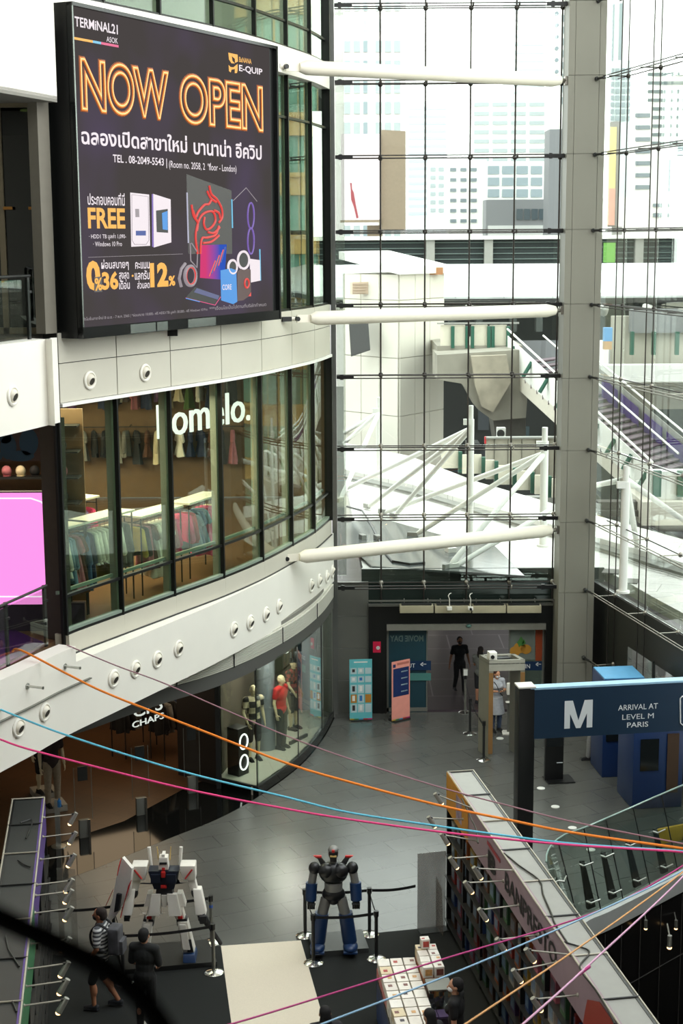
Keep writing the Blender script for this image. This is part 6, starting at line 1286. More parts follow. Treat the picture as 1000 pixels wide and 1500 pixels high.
# clear security pedestals at the shop door
for i, (u, v) in enumerate(((124, 1226), (207, 1193), (282, 1161))):
    q = PZ(u, v, 0); t_ = thing('security_pedestal', 'clear security pedestal with metal foot at the shop door, %s' % ('nearest the left booth', 'middle of three', 'farthest, by the dark partition')[i], 'security gate', q, radians(24), 'security pedestals at the shop door')
    mb = MB(); mb.box((0, 0, .19), (.22, .1, .38), bev=.006); mb.build('foot', m_greymet, t_, 40, world=False); mb = MB(); mb.box((.09, -.055, .19), (.05, .02, .38)); mb.build('steel_edge', m_chrome, t_, world=False)
    mb = MB(); mb.box((0, 0, .92), (.36, .012, 1.1)); mb.build('clear_panel', glass('pedestal_acrylic', (250, 250, 248), .35, .0), t_, world=False)
    mb = MB()
    for sx_ in (-.18, .18): mb.tube((sx_, 0, .36), (sx_, 0, 1.5), .007, n=6)
    mb.build('edge_rod', m_greymet, t_, 60, world=False)
    mb = MB(); mb.box((0, 0, 1.36), (.2, .03, .3)); mb.build('sensor_frame', m_dark, t_, world=False)
# dark racks and goods inside the ground shop
for i, (u, v, lab, pal) in enumerate(((262, 1115, 'dark clothes rack inside the ground shop by the partition', ['black', 'grey', 'black', 'navy', 'black', 'brown']), (205, 1112, 'dark clothes rack in the middle of the ground shop', ['black', 'black', 'grey', 'black', 'brown', 'black']))):
    q = PZ(u, v, 0); rack((q.x - .2, q.y + .6), radians(60), 1.3, .005, 1.55, lab, ('partition rack', 'middle rack')[i] + ' of the ground shop', [(('coat', 'blouse')[j % 2], c_, .8) for j, c_ in enumerate(pal)], False)
q = PZ(255, 1090, 0); t_ = thing('display_table', 'small table with stacked red caps inside the ground shop', 'table', (q.x + .1, q.y + 2.2, .005))
c_ = Vector((q.x + .1, q.y + 2.2, .005)); mb = MB(); mb.box(c_ + ZV * .82, (.9, .6, .05)); mb.build('tabletop', m_dark, t_)
for a_, b_ in ((-.4, -.25), (.4, -.25), (-.4, .25), (.4, .25)): mb = MB(); mb.box(c_ + V((a_, b_, .4)), (.05, .05, .8)); mb.build('leg', m_dark, t_)
for i in range(3): mb = MB(); p_ = c_ + V((-.25 + .25 * i, 0, .845)); mb.ell(p_ + ZV * .05, (.1, .1, .09), 12, 8); mb.ell(p_ + V((0, -.11, .02)), (.08, .08, .015), 10, 6); mb.build('cap', fab('red'), None, 60, label='red cap on the small table inside the ground shop, %s' % ('left', 'middle', 'right')[i], cat='cap', group='caps on the shop table')
for i, (u, v) in enumerate(((64, 1160), (78, 1180))):
    q = PZ(u, v, .08); mb = MB(); mb.box((q.x, q.y, .08), (.5, .5, .15), radians(25), bev=.01); mb.build('mannequin_plinth', mat('pale_plinth', (150, 144, 132), .6), None, 40, label='low pale plinth under the %s mannequin at the left shop entrance' % ('farther', 'nearer')[i], cat='plinth')
q = PZ(86, 1240, 0); t_ = thing('sanitiser_stand', 'slim steel hand sanitiser stand with a blue bottle by the left booth', 'sanitiser stand', q)
mb = MB(); mb.lathe(q, [(.15, 0), (.15, .015), (.03, .02)]); mb.build('base', m_steel, t_, 40); mb = MB(); mb.box(q + ZV * .5, (.1, .05, 1.0)); mb.build('post', m_steel, t_); mb = MB(); mb.lathe(q + V((.05, -.03, .85)), [(.04, 0), (.04, .13), (.015, .15), (.015, .18)], 12); mb.build('bottle', mat('blue_bottle', (40, 110, 170), .3), t_, 40)
# ---- level sign on its dark post
pq = V((3.56, 28.9, 0)); zt_ = PY(778, 1011.5, 28.75).z; zb_ = PY(778, 1083, 28.75).z
sA = PZ(777, 1011.5, zt_); sB = PZ(1030, 998.5, zt_); dS = (sB - sA); dS.z = 0; LS = dS.length; dS.normalize(); nS = V((dS.y, -dS.x, 0))
t_ = thing('level_sign', 'big blue hanging sign reading M ARRIVAL AT LEVEL M PARIS on a black post', 'sign', pq)
mb = MB(); mb.box(V((pq.x, pq.y, (zt_ + .04) / 2)), (.33, .33, zt_ + .04), math.atan2(dS.y, dS.x), bev=.03); mb.build('post', m_black, t_, 40)
mb = MB(); mb.box(V((pq.x, pq.y, zt_ + .06)), (.35, .35, .04), math.atan2(dS.y, dS.x), bev=.015); mb.build('post_cap', mat('pale_cap', (206, 204, 196), .5), t_, 40)
mb = MB(); mb.slab([sA + nS * 0, sA + dS * LS, sA + dS * LS + ZV * (zb_ - zt_), sA + ZV * (zb_ - zt_)], -nS, .24); mb.build('board', mat('deep_blue_board', (8, 40, 62), .5, noise=.03), t_)
mb = MB(); mb.slab([sA + ZV * .005, sA + dS * LS + ZV * .005, sA + dS * LS + ZV * .045, sA + ZV * .045], -nS, .24); mb.build('top_trim', mat('pale_blue_trim', (150, 190, 214), .4), t_)
def sgn_text(body, p0, p1, pt, m_, bold=.02):
    o_ = sA + nS * .004; A_ = PP(*p0, o_, nS); B_ = PP(*p1, o_, nS); C_ = PP(*pt, o_, nS); me = textmesh(body, 1., 0, 0, bold); fit(me, (B_ - A_).dot(dS), C_.z - A_.z)
    me.transform(Matrix(((dS.x, 0, nS.x, 0), (dS.y, 0, nS.y, 0), (0, 1, 0, 0), (0, 0, 0, 1)))); me.transform(Matrix.Translation(A_)); return link('lettering', me, m_, t_)
m_sl = mat('silver_lettering', (214, 220, 220), .5, noise=0)

o9 = sA + nS * .004; MA, MBp, MC = PP(826, 1067.5, o9, nS), PP(867, 1066, o9, nS), PP(826, 1027, o9, nS); mw_, mh_ = (MBp - MA).dot(dS), MC.z - MA.z
mb = MB()
for pg in ([(0, 0), (.2, 0), (.2, 1), (0, 1)], [(.8, 0), (1, 0), (1, 1), (.8, 1)], [(.0, 1), (.29, 1), (.58, 0), (.42, 0)], [(.71, 1), (1, 1), (.58, 0), (.42, 0)]): mb.slab([MA + dS * x * mw_ + ZV * z * mh_ + nS * .001 * i for i, (x, z) in enumerate(pg)], nS, .002)
mb.build('lettering', m_sl, t_)
sgn_text('ARRIVAL AT', (905, 1041), (963, 1039.5), (905, 1033), m_sl, 0.); sgn_text('LEVEL M', (911, 1054.5), (957, 1053), (911, 1047), m_sl, .0); sgn_text('PARIS', (918, 1066), (949, 1065), (918, 1058.5), m_sl, .01)
o_ = sA + nS * .006; mb = MB(); mb.path([PP(u, v, o_, nS) for u, v in ((1030, 1019), (999, 1020), (996, 1023), (996, 1059), (999, 1062), (1030, 1061))], .014, 6); mb.build('pictogram_frame', m_sl, t_, 60)
# ---- walk-through scanner gate and queue posts
F0 = V((3.40, 34.45, 0)); g_ = thing('scanner_gate', 'grey walk-through scanner gate frame inside the entrance', 'scanner gate', F0)
dW = V((.74, .06, 0)); dD = V((-.19, .52, 0)); m_gate = mat('grey_beige_gate', (132, 130, 116), .5, noise=.04); zg = 2.36
for s_ in (0, 1):
    b_ = F0 + dW * s_; mb = MB(); mb.slab([b_, b_ + dD, b_ + dD + ZV * zg, b_ + ZV * zg], dW.normalized(), .1); mb.build('side_panel', m_gate, g_)
    mb = MB(); mb.slab([b_ + V((-.004, -.012, .1)), b_ + V((.1, -.008, .1)), b_ + V((.1, -.008, zg - .3)), b_ + V((-.004, -.012, zg - .3))], (0, -1, 0), .015); mb.build('light_strip', mat('ochre_edge', (140, 104, 60), .5), g_)
mb = MB()
for a_, b_ in ((F0, F0 + dW + V((.1, 0, 0))), (F0 + dD, F0 + dD + dW + V((.1, 0, 0)))): mb.slab([a_ + ZV * (zg - .26), b_ + ZV * (zg - .26), b_ + ZV * zg, a_ + ZV * zg], (dD if a_ == F0 else -dD).normalized(), .05)
mb.build('header', mat('pale_gate_header', (168, 166, 152), .5), g_)
mb = MB(); mb.slab([F0 + ZV * (zg - .1), F0 + dW + V((.1, 0, zg - .1)), F0 + dW + dD + V((.1, 0, zg - .1)), F0 + dD + ZV * (zg - .1)], (0, 0, 1), .02); mb.build('header_tray', m_dark, g_)
cb = thing('thermal_camera', 'small white box camera on top of the scanner gate', 'camera', F0 + V((.0, .25, zg)))
q = F0 + V((.08, .12, zg)); mb = MB(); mb.box(q + ZV * .09, (.18, .22, .18), .2, bev=.015); mb.build('body', m_white, cb, 40); mb = MB(); mb.tube(q + V((.0, -.11, .08)), q + V((0, -.14, .08)), .045, n=12); mb.build('lens', m_black, cb, 40)
mb = MB(); q = F0 + dW * .6 + dD * .5 + ZV * (zg - .08); mb.box(q + ZV * .04, (.3, .2, .08), .2, bev=.01); mb.build('signal_unit', m_black, g_, 40)
q = PZ(744, 1074, 0); t_ = thing('sanitiser_stand', 'white hand sanitiser dispenser on a slim stand behind the black sign post', 'sanitiser stand', q)
mb = MB(); mb.box(q + ZV * .02, (.3, .3, .04), bev=.01); mb.build('base', m_white, t_, 40); mb = MB(); mb.box(q + ZV * .6, (.06, .05, 1.2)); mb.build('post', m_greymet, t_); mb = MB(); mb.box(q + V((0, -.05, 1.15)), (.12, .1, .3), bev=.03); mb.build('dispenser', m_white, t_, 40); mb = MB(); mb.box(q + V((0, -.08, .82)), (.16, .14, .02), bev=.005); mb.build('drip_tray', m_white, t_, 40)
def stanchion(lab, P_, h_=.86, group=None, m_=None, strip=None):
    t_ = thing('stanchion', lab, 'queue post', (P_.x, P_.y, P_.z), 0, group)
    mb = MB(); mb.lathe((0, 0, 0), [(.0, 0), (.165, 0), (.165, .012), (.12, .035), (.03, .05), (.028, .06), (0, .06)], 24); mb.build('base', m_chrome, t_, 40, world=False)
    mb = MB(); mb.tube((0, 0, .04), (0, 0, h_ - .06), .03, n=14); mb.build('post', m_ or m_dark, t_, 40, world=False)
    mb = MB(); mb.tube((0, 0, h_ - .1), (0, 0, h_), .042, n=14); mb.build('belt_head', m_black, t_, 40, world=False)
    if strip: mb = MB(); mb.tube((0, 0, h_ - .22), (0, 0, h_ - .17), .033, n=14); mb.build('blue_tape', strip, t_, 40, world=False)
    return t_
def belt(lab, A_, B_, h_=.82, wid=.05, group=None):
    A_ = V((A_.x, A_.y, A_.z + h_)); B_ = V((B_.x, B_.y, B_.z + h_)); d_ = (B_ - A_).normalized(); A2, B2 = A_ + d_ * .045, B_ - d_ * .045
    n_ = V((d_.y, -d_.x, 0)).normalized(); mb = MB(); N_ = 8
    for i in range(N_):
        p_ = A2.lerp(B2, i / N_) - ZV * .03 * sin(pi * i / N_); r_ = A2.lerp(B2, (i + 1) / N_) - ZV * .03 * sin(pi * (i + 1) / N_); mb.slab([p_ - ZV * wid / 2, r_ - ZV * wid / 2, r_ + ZV * wid / 2, p_ + ZV * wid / 2], n_, .004)
    mb.build('queue_belt', mat('black_webbing', (20, 20, 21), .8), None, 40, label=lab, cat='queue belt', group=group)
s1, s2, s3 = PZ(681, 1044, 0), PZ(688, 1075, 0), PZ(708, 1114, 0)
a_ = stanchion('queue post with a small notice frame, left of the gate near the doors', s1, 1.0, None, m_greymet); mb = MB(); mb.box((0, -.02, 1.08), (.13, .03, .2), bev=.005); mb.build('notice_frame', m_greymet, a_, 40, world=False); mb = MB(); mb.box((0, -.04, 1.08), (.1, .006, .16)); mb.build('notice', mwp, a_, world=False)
stanchion('queue post between the notice post and the scanner gate', s2, .9, None, m_dark); stanchion('queue post standing directly before the scanner gate', s3, .95, None, m_dark)
belt('black queue belt leading from the notice post', s1, s2, .86); belt('black queue belt running to the post before the gate', s2, s3, .84)
# black directory stand and blue machines behind the sign
q = PZ(812, 1143, 0); t_ = thing('directory_stand', 'slim black directory stand behind the hanging level sign', 'display stand', q, radians(8)); mb = MB(); mb.box((0.1, 0, .015), (.62, .5, .03)); mb.build('base', m_black, t_, world=False); mb = MB(); mb.box((-.02, .02, .85), (.42, .1, 1.66), bev=.01); mb.build('body', m_black, t_, 40, world=False); mb = MB(); mb.box((-.02, -.034, 1.2), (.36, .006, .8)); mb.build('screen_face', mat('dark_screen', (24, 28, 30), .1), t_, world=False)
mb = MB(); mb.box((.1, -.035, .42), (.14, .006, .02)); mb.build('logo_print', m_sl, t_, world=False)
m_kb = mat('kiosk_blue', (18, 46, 92), .45, noise=.05)
for lab, c_, sz, rz in (('blue booth machine nearer the pillar, behind the level sign', (6.25, 33.6), (.95, 1.0, PY(905, 993, 33.2).z), .1), ('blue booth machine nearer the glass balustrade, behind the level sign', (6.62, 31.7), (1.1, 1.1, 2.1), .12)):
    t_ = thing('photo_booth', lab, 'booth', (c_[0], c_[1], 0), rz); mb = MB(); mb.box((0, 0, sz[2] / 2), sz, bev=.03); mb.build('cabinet', m_kb, t_, 40, world=False)
    mb = MB(); mb.box((0, 0, sz[2] + .01), (sz[0] - .04, sz[1] - .04, .02)); mb.build('top_panel', mat('sky_blue_panel', (96, 168, 214), .4), t_, world=False)
    mb = MB(); mb.box((-.2, -sz[1] / 2 - .01, 1.2), (.4, .02, .7)); mb.build('screen_face', mat('dark_screen', (24, 28, 30)), t_, world=False)
    mb = MB(); mb.box((sz[0] * .28, -sz[1] / 2 - .02, 1.0), (.25, .03, 1.3)); mb.build('curtain', mat('brown_curtain', (70, 50, 34), .8), t_, world=False)
for i, (u, v) in enumerate(((732, 1082), (792, 1155), (813, 1182), (838, 1213), (865, 1245))):  # flat white discs laid on the floor
    q = PZ(u, v, .004); mb = MB(); mb.lathe(q, [(.09, 0), (.09, .012), (.075, .014), (.0, .016)], 20); mb.build('floor_disc', mat('white_floor_disc', (240, 240, 232), .3, noise=0), None, 40, label='small white round disc on the floor, %s counting from the gate' % ORDS[i], cat='floor light', group='white round discs on the floor')
# ---- glass balustrade around the opening on the right
t_ = thing('glass_balustrade', 'curved leaning glass balustrade along the pale edge of the floor opening', 'balustrade', V((5.2, 26.6, 0)))
vi = [i for i, p in enumerate(VC) if p[1] >= 24.6]; vc = VC[vi[0]:]
def bal_t(i):
    p = vc[i]; a = vc[max(0, i - 1)]; b = vc[min(len(vc) - 1, i + 1)]; tn = V((b[0] - a[0], b[1] - a[1], 0)).normalized(); return V((p[0], p[1], .08)) + inward(tn) * .12, V((p[0], p[1], 1.5)) + inward(tn) * .55, tn
step = 4; m_bg = glass('green_grey_glass', (222, 230, 226), 1.2, .03)
for i in range(0, len(vc) - step, step):
    mb = MB(); pts = [bal_t(j) for j in range(i, i + step + 1)]
    for a, b in zip(pts[:-1], pts[1:]): mb.verts([a[0], b[0], b[1], a[1], a[0] + V((.012, 0, 0)), b[0] + V((.012, 0, 0)), b[1] + V((.012, 0, 0)), a[1] + V((.012, 0, 0))], [(0, 1, 2, 3), (7, 6, 5, 4)])
    mb.build('glass_panel', m_bg, t_)
    a = bal_t(i + step); mb = MB(); mb.tube(a[0], a[1], .012, n=6); mb.build('panel_joint', m_black, t_, 60)
    c = bal_t(i + step // 2); k0 = c[0].lerp(c[1], .05); k1 = c[0].lerp(c[1], .62); mb = MB(); mb.slab([k0 + c[2] * .0, k0 + c[2] * .2, k1 + c[2] * .14, k1 + c[2] * .06], inward(c[2]), .05); mb.build('post', m_dark, t_)
    for f_ in (.15, .6): kk = c[0].lerp(c[1], f_); mb = MB(); mb.tube(kk, kk - inward(c[2]) * .12 + c[2] * .0, .02, n=8); mb.tube(kk - inward(c[2]) * .1, kk - inward(c[2]) * .1 + c[2] * .25, .014, n=8); mb.build('glass_clamp', m_steel, t_, 60)
mb = MB(); mb.path([bal_t(j)[1] for j in range(len(vc))], .016, 6); mb.build('top_edge', mat('pale_glass_edge', (150, 176, 166), .3), t_, 60)
q = PP(985, 1226, bal_t(len(vc) - 4)[0] + V((-.3, .4, 0)), V((-.4, -.9, 0))); t_ = thing('yellow_notice', 'bright yellow notice board behind the glass balustrade at the right', 'notice board', (q.x, q.y, 0)); mb = MB(); mb.box(V((q.x + .1, q.y, q.z)), (1.0, .05, .5), radians(24), bev=.006); mb.build('board', mat('bright_yellow_board', (214, 170, 30), .5), t_, 40); mb = MB(); mb.box(V((q.x + .25, q.y + .03, q.z / 2)), (.08, .05, q.z)); mb.build('post', m_dark, t_); mb = MB(); mb.lathe(V((q.x + .4, q.y - .0, q.z)) + V((.02, -.04, .05)), [(.0, 0), (.1, .0), (.1, .01)], 14, V((.4, -.9, 0))); mb.build('round_print', mwp, t_)
for i, (u, v) in enumerate(((942, 1352), (975, 1376), (986, 1352))):  # added lamps standing in for lamp reflections in the dark wall
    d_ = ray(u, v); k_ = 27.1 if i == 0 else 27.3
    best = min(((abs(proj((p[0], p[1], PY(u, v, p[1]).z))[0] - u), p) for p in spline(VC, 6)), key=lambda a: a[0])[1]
    q = PY(u, v, best[1]) + V((-.0, -.22, 0)); w_ = thing('reflected_lamp', 'small lamp added for a reflected lamp on the dark opening wall, %s' % ('leftmost', 'lowest', 'rightmost')[i], 'spotlight', q)
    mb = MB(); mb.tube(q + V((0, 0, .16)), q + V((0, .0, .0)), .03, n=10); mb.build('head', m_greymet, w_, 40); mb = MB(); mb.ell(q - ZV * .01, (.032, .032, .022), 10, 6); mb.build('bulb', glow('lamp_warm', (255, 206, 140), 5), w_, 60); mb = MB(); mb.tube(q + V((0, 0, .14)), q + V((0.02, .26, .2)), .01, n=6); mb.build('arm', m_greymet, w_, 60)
# ================================================================== CARPETS, BOOTHS, ROBOTS, TABLE, CORDS
def mat_poly(name, pix, m_, lab, cat, z=.006): mb = MB(); mb.prism([(PZ(u, v, 0).x, PZ(u, v, 0).y) for u, v in pix], .001, z); return mb.build(name, m_, None, label=lab, cat=cat)
m_bc = mat('black_carpet_pile', (13, 17, 14), .95, noise=.2, scale=60)
mat_poly('carpet', [(60, 1400), (205, 1392), (323, 1386), (352, 1600), (20, 1620)], m_bc, 'black carpet on the left, under the white robot', 'carpet')
mat_poly('carpet', [(441, 1378), (560, 1366), (700, 1352), (780, 1600), (505, 1600)], m_bc, 'black carpet on the right, under the black robot and sale table', 'carpet')
mat_poly('carpet_runner', [(323.5, 1386), (440.5, 1378), (504, 1600), (352.5, 1600)], mat('cream_carpet_pile', (216, 206, 186), .95, noise=.05, scale=60), 'cream carpet runner between the two black carpets', 'carpet', .008)
m_arm = mat('brushed_arm', (150, 146, 134), .4, metal=.5); m_hd = mat('lamp_head_grey', (150, 148, 140), .4, metal=.4)
def spotlamp(lab, tip, root, group, lit=True):
    t_ = thing('display_spotlight', lab, 'spotlight', tip, 0, group); d_ = (root - tip); d_.z = 0; d_.normalize()
    top_ = tip + V((0, 0, .1)) - d_ * .04; hd0 = top_ - d_ * .02 + ZV * .02; hd1 = tip + d_ * .05 - ZV * .06
    mb = MB(); mb.tube(root, top_, .011, n=6); mb.ell(root, .03, 8, 6); mb.build('arm', m_arm, t_, 60)
    mb = MB(); mb.tube(hd0, hd1, .034, .042, n=14); mb.build('head', m_hd, t_, 40)
    mb = MB(); mb.ell(hd1 - (hd0 - hd1).normalized() * .0, (.038, .038, .03), 12, 8); mb.build('bulb', glow('lamp_warm', (255, 206, 140), 5), t_, 60)
    mb = MB(); mb.box(top_ + d_ * .03, (.05, .03, .03)); mb.build('joint', m_dark, t_)
def booth(name, lab, E0, E1, side, th, zt_, topm, headm, shelf_n, zh):
    """display wall running from E0 to E1; side = unit vector out of its shelf face"""
    d_ = (E1 - E0); L_ = d_.length; d_.normalize(); t_ = thing(name, lab, 'display wall', (E0 + E1) / 2); bk = -side
    def q(s, z, o=0.): return E0 + d_ * s + ZV * z + side * o
    mb = MB(); mb.slab([q(0, 0, -th + .06), q(L_, 0, -th + .06), q(L_, zt_, -th + .06), q(0, zt_, -th + .06)], bk, .06); mb.build('back_panel', m_black, t_)
    for s_ in (0, L_ - .05): mb = MB(); mb.slab([q(s_, 0), q(s_ + .05, 0), q(s_ + .05, zt_), q(s_, zt_)], bk, th); mb.build('end_panel', m_black, t_)
    mb = MB(); mb.slab([q(0, zh), q(L_, zh), q(L_, zt_), q(0, zt_)], bk, .05); mb.build('header', headm, t_)
    mb = MB(); mb.slab([q(0, zt_ - .03), q(L_, zt_ - .03), q(L_, zt_ - .03, -th), q(0, zt_ - .03, -th)], ZV, .02); mb.build('top_panel', topm, t_)
    mb = MB()
    for o_ in (-.012, -th + .012): mb.tube(q(0, zt_ + .0, o_), q(L_, zt_ + .0, o_), .014, n=6)
    mb.build('edge_rail', mat('pale_edge_rail', (176, 170, 154), .4, metal=.3), t_, 60)
    nb = int(L_ / 1.18)
    for i in range(nb + 1):
        s_ = min(L_ - .01, i * 1.18 + .01); mb = MB(); mb.tube(q(s_, zt_ + .004, 0), q(s_, zt_ + .004, -th), .013, n=6); mb.build('cross_bar', mat('pale_edge_rail', (176, 170, 154)) if i % 2 == 0 else m_dark, t_, 60)
        mb = MB(); mb.slab([q(s_ - .02, 0), q(s_ + .02, 0), q(s_ + .02, zh), q(s_ - .02, zh)], bk, th - .06); mb.build('upright', m_black, t_)
    for j in range(shelf_n): z = .12 + (zh - .15) * j / shelf_n; mb = MB(); mb.slab([q(0, z, .03), q(L_, z, .03), q(L_, z, -th + .06), q(0, z, -th + .06)], ZV, .025); mb.build('shelf', m_dark, t_)
    return t_, q, L_, d_
m_hp = mat('mauve_header', (150, 128, 136), .5, noise=.05); rnd = random.Random(11)
PALB = [('red', (99, 26, 22)), ('orange', (122, 63, 23)), ('yellow', (125, 99, 33)), ('green', (33, 63, 39)), ('blue', (26, 46, 85)), ('purple', (55, 36, 72)), ('white', (125, 122, 116)), ('brown', (63, 40, 29)), ('black', (19, 18, 19)), ('pink', (116, 59, 72))]
BOXM = {}
def merch(t, q, d_, L_, zh, shelf_n, th, nm, smax):
    """one boxed figure per place on the shelves: body with a window and a head-and-shoulders figure shape behind it"""
    zs_ = [.12 + (zh - .15) * j / shelf_n + .025 for j in range(shelf_n)]; rz = math.atan2(d_.y, d_.x)
    for j, z in enumerate(zs_):
        n_ = 0; s_ = .2
        while s_ < smax:
            col, c_ = PALB[rnd.randrange(len(PALB))]; hh = .26 + .12 * rnd.random(); ww = .2 + .1 * rnd.random()
            n_ += 1; p_ = q(s_ + ww / 2, z, -.13)
            o = thing('figure_box', '%s figure box on the %s: shelf %d up, %s along' % (col, nm, j + 1, (ORDS + ['sixteenth', 'seventeenth', 'eighteenth', 'nineteenth', 'twentieth', 'twenty-first', 'twenty-second', 'twenty-third', 'twenty-fourth'])[n_ - 1]), 'toy box', p_, rz, 'boxed figures on the ' + nm)
            sgn_ = -1 if (q(0, 0, 1) - q(0, 0, 0)).dot(V((-sin(rz), cos(rz), 0))) < 0 else 1
            mb = MB(); mb.box((0, 0, hh / 2), (ww, .18, hh)); mb.build('carton', mat('carton_' + col, c_, .5, noise=.25, scale=9), o, world=False)
            mb = MB(); mb.box((0, sgn_ * .092, hh * .52), (ww * .7, .006, hh * .62)); mb.build('window_print', mat('carton_print_%d' % (rnd.randrange(4)), [(60, 60, 70), (150, 110, 70), (120, 40, 40), (70, 90, 110)][rnd.randrange(4)], .3, noise=.5, scale=14), o, world=False)
            s_ += ww + .12 + .1 * rnd.random()
# right booth
E0 = V((1.81, 25.55, 0)); E1 = PZ(905, 1500, 2.85); dB = (V((E1.x, E1.y, 0)) - E0).normalized(); E1 = E0 + dB * 10.6
sd = V((dB.y, -dB.x, 0)); sd = sd if sd.x < 0 else -sd
tb, qb, LB, dB = booth('display_wall', 'long right-hand display wall with big black lettering and lit shelves', E0, E1, sd, .48, 2.85, mat('pale_grey_top', (150, 150, 143), .5, noise=.04), m_hp, 5, 2.18)
def face(u, v, o=.0): p = PP(u, v, E0 + sd * o, sd); return (p - E0).dot(dB), p.z
mb = MB(); s_y = face(686, 1190)[0]; mb.slab([qb(.0, 2.18, .006), qb(s_y, 2.18, .006), qb(s_y, 2.85, .006), qb(0, 2.85, .006)], sd, .004); mb.build('yellow_print', mat('amber_header_print', (190, 130, 30), .5), tb)
mb = MB(); a_, b_ = face(669, 1160)[0], face(677, 1175)[0]; mb.slab([qb(a_, 2.3, .012), qb(b_, 2.3, .012), qb(b_, 2.72, .012), qb(a_, 2.72, .012)], sd, .003); mb.build('poster_print', mat('mixed_poster_print', (150, 130, 150), .5, noise=.5, scale=6), tb)
a_ = face(740, 1300)[0]; b_ = face(816, 1392)[0]
me = textmesh('BANPRESTO', 1., 0, 0, .02); fit(me, b_ - a_, .30); me.transform(Matrix(((dB.x, 0, sd.x, 0), (dB.y, 0, sd.y, 0), (0, 1, 0, 0), (0, 0, 0, 1)))); me.transform(Matrix.Translation(qb(a_, 2.36, .012))); link('lettering', me, mat('black_lettering', (22, 20, 22), .6), tb)
a2 = face(714, 1268)[0]; b2 = face(733, 1290)[0]
me = textmesh('B', 1., 0, 0, .06); fit(me, (b2 - a2) * .6, .3); me.transform(Matrix(((dB.x, 0, sd.x, 0), (dB.y, 0, sd.y, 0), (0, 1, 0, 0), (0, 0, 0, 1)))); me.transform(Matrix.Translation(qb(a2 + .05, 2.3, .012))); link('emblem', me, mat('black_lettering', (22, 20, 22)), tb)
mb = MB(); mb.slab([qb(a2, 2.66, .012), qb(b2, 2.66, .012), qb(b2, 2.72, .012), qb(a2, 2.72, .012)], sd, .003); mb.build('emblem_line', mat('emblem_red', (150, 40, 50), .5), tb)
a3 = face(856, 1450)[0]; mb = MB(); mb.slab([qb(a3, 2.2, .012), qb(a3 + 1.6, 2.2, .012), qb(a3 + 1.6, 2.8, .012), qb(a3 + .6, 2.8, .012), qb(a3 + .15, 2.6, .012)], sd, .003); mb.build('red_print', mat('red_header_print', (150, 52, 40), .5), tb)
for k_, pts in enumerate((((676, 1170), (686, 1190), (690, 1200), (697, 1215), (700, 1235)), ((738, 1250), (748, 1258), (760, 1268), (790, 1290), (795, 1310), (808, 1340), (812, 1352), (830, 1380)), ((826, 1380), (858, 1390), (862, 1398), (850, 1412), (852, 1425), (872, 1450), (890, 1480), (900, 1500)))):
    mb = MB(); mb.path(spline([tuple(PZ(u, v, 2.86)) for u, v in pts], 3), .013, 5); mb.build('power_cable', m_black, tb, 60)
merch(tb, qb, dB, LB, 2.18, 5, .48, 'right display wall', 9.4)
lampsR = [(642, 1172), (632, 1206), (651, 1231), (664, 1266), (699, 1281), (686, 1302), (707, 1342), (733, 1386), (776, 1402), (757, 1432), (786, 1474)]
for i, (u, v) in enumerate(lampsR):
    tip = PP(u, v, E0 + sd * .55, sd); s_ = (tip - E0).dot(dB); hi = i in (0, 4, 8); root = qb(s_ - .02, 2.84 if hi else 2.45, .0)
    spotlamp('warm spotlight on an arm of the right display wall, %s from the far end' % ORDS[i], tip, root, 'spotlights of the right display wall')
    if i in (1, 3, 5, 7, 9, 10): spot('wall_lamp_light', tip - ZV * .08, qb(s_, 1.2, 0), 22, (1, .8, .55), 80)
# left booth
F0 = PZ(66, 1168, 2.8); F0.z = 0; F1 = PZ(30, 1500, 2.8); F1.z = 0; dL = (F1 - F0).normalized(); F1 = F0 + dL * 9.5; sdL = V((-dL.y, dL.x, 0)); sdL = sdL if sdL.x > 0 else -sdL
m_lh = mat('violet_header', (84, 60, 130), .5, noise=.1)
tl, ql, LL, dL = booth('display_wall', 'left-hand display wall with dark top panels and violet header', F0, F1, sdL, .55, 2.8, mat('dark_grey_top', (40, 42, 40), .5, noise=.06), m_lh, 5, 2.2)
mb = MB(); mb.slab([ql(4.3, 2.2, .006), ql(LL, 2.2, .006), ql(LL, 2.8, .006), ql(4.3, 2.8, .006)], sdL, .004); mb.build('green_print', mat('green_header_print', (46, 110, 70), .5), tl)
for k_, pts in enumerate((((30, 1205), (45, 1200), (48, 1204), (38, 1228)), ((26, 1260), (34, 1266), (44, 1270)), ((8, 1370), (12, 1390), (28, 1416)), ((18, 1467), (24, 1482)))):
    mb = MB(); mb.path([PZ(u, v, 2.81) for u, v in pts], .012, 5); mb.build('power_cable', m_black, tl, 60)
merch(tl, ql, dL, LL, 2.2, 5, .55, 'left display wall', 8.0)
rootsL = [(63, 1198), (67, 1226), (61, 1259), (57, 1296), (51, 1312), (54, 1338), (56, 1383), (54, 1420), (44, 1445), (49, 1474)]
for i, (u, v) in enumerate(rootsL):
    z_ = 2.74 if i not in (1, 2, 5) else 2.6
    s_ = min((abs(proj(ql(k_ * .02, z_))[1] - v), k_ * .02) for k_ in range(-20, 480))[1]; root = ql(s_, z_); tip = root + sdL * .47 - dL * .05 - ZV * .09
    spotlamp('warm spotlight on an arm of the left display wall, %s from the far end' % ORDS[i], tip, root, 'spotlights of the left display wall')
    if i % 2 == 0: spot('wall_lamp_light', tip - ZV * .08, ql(s_, 1.2, 0), 22, (1, .8, .55), 80)
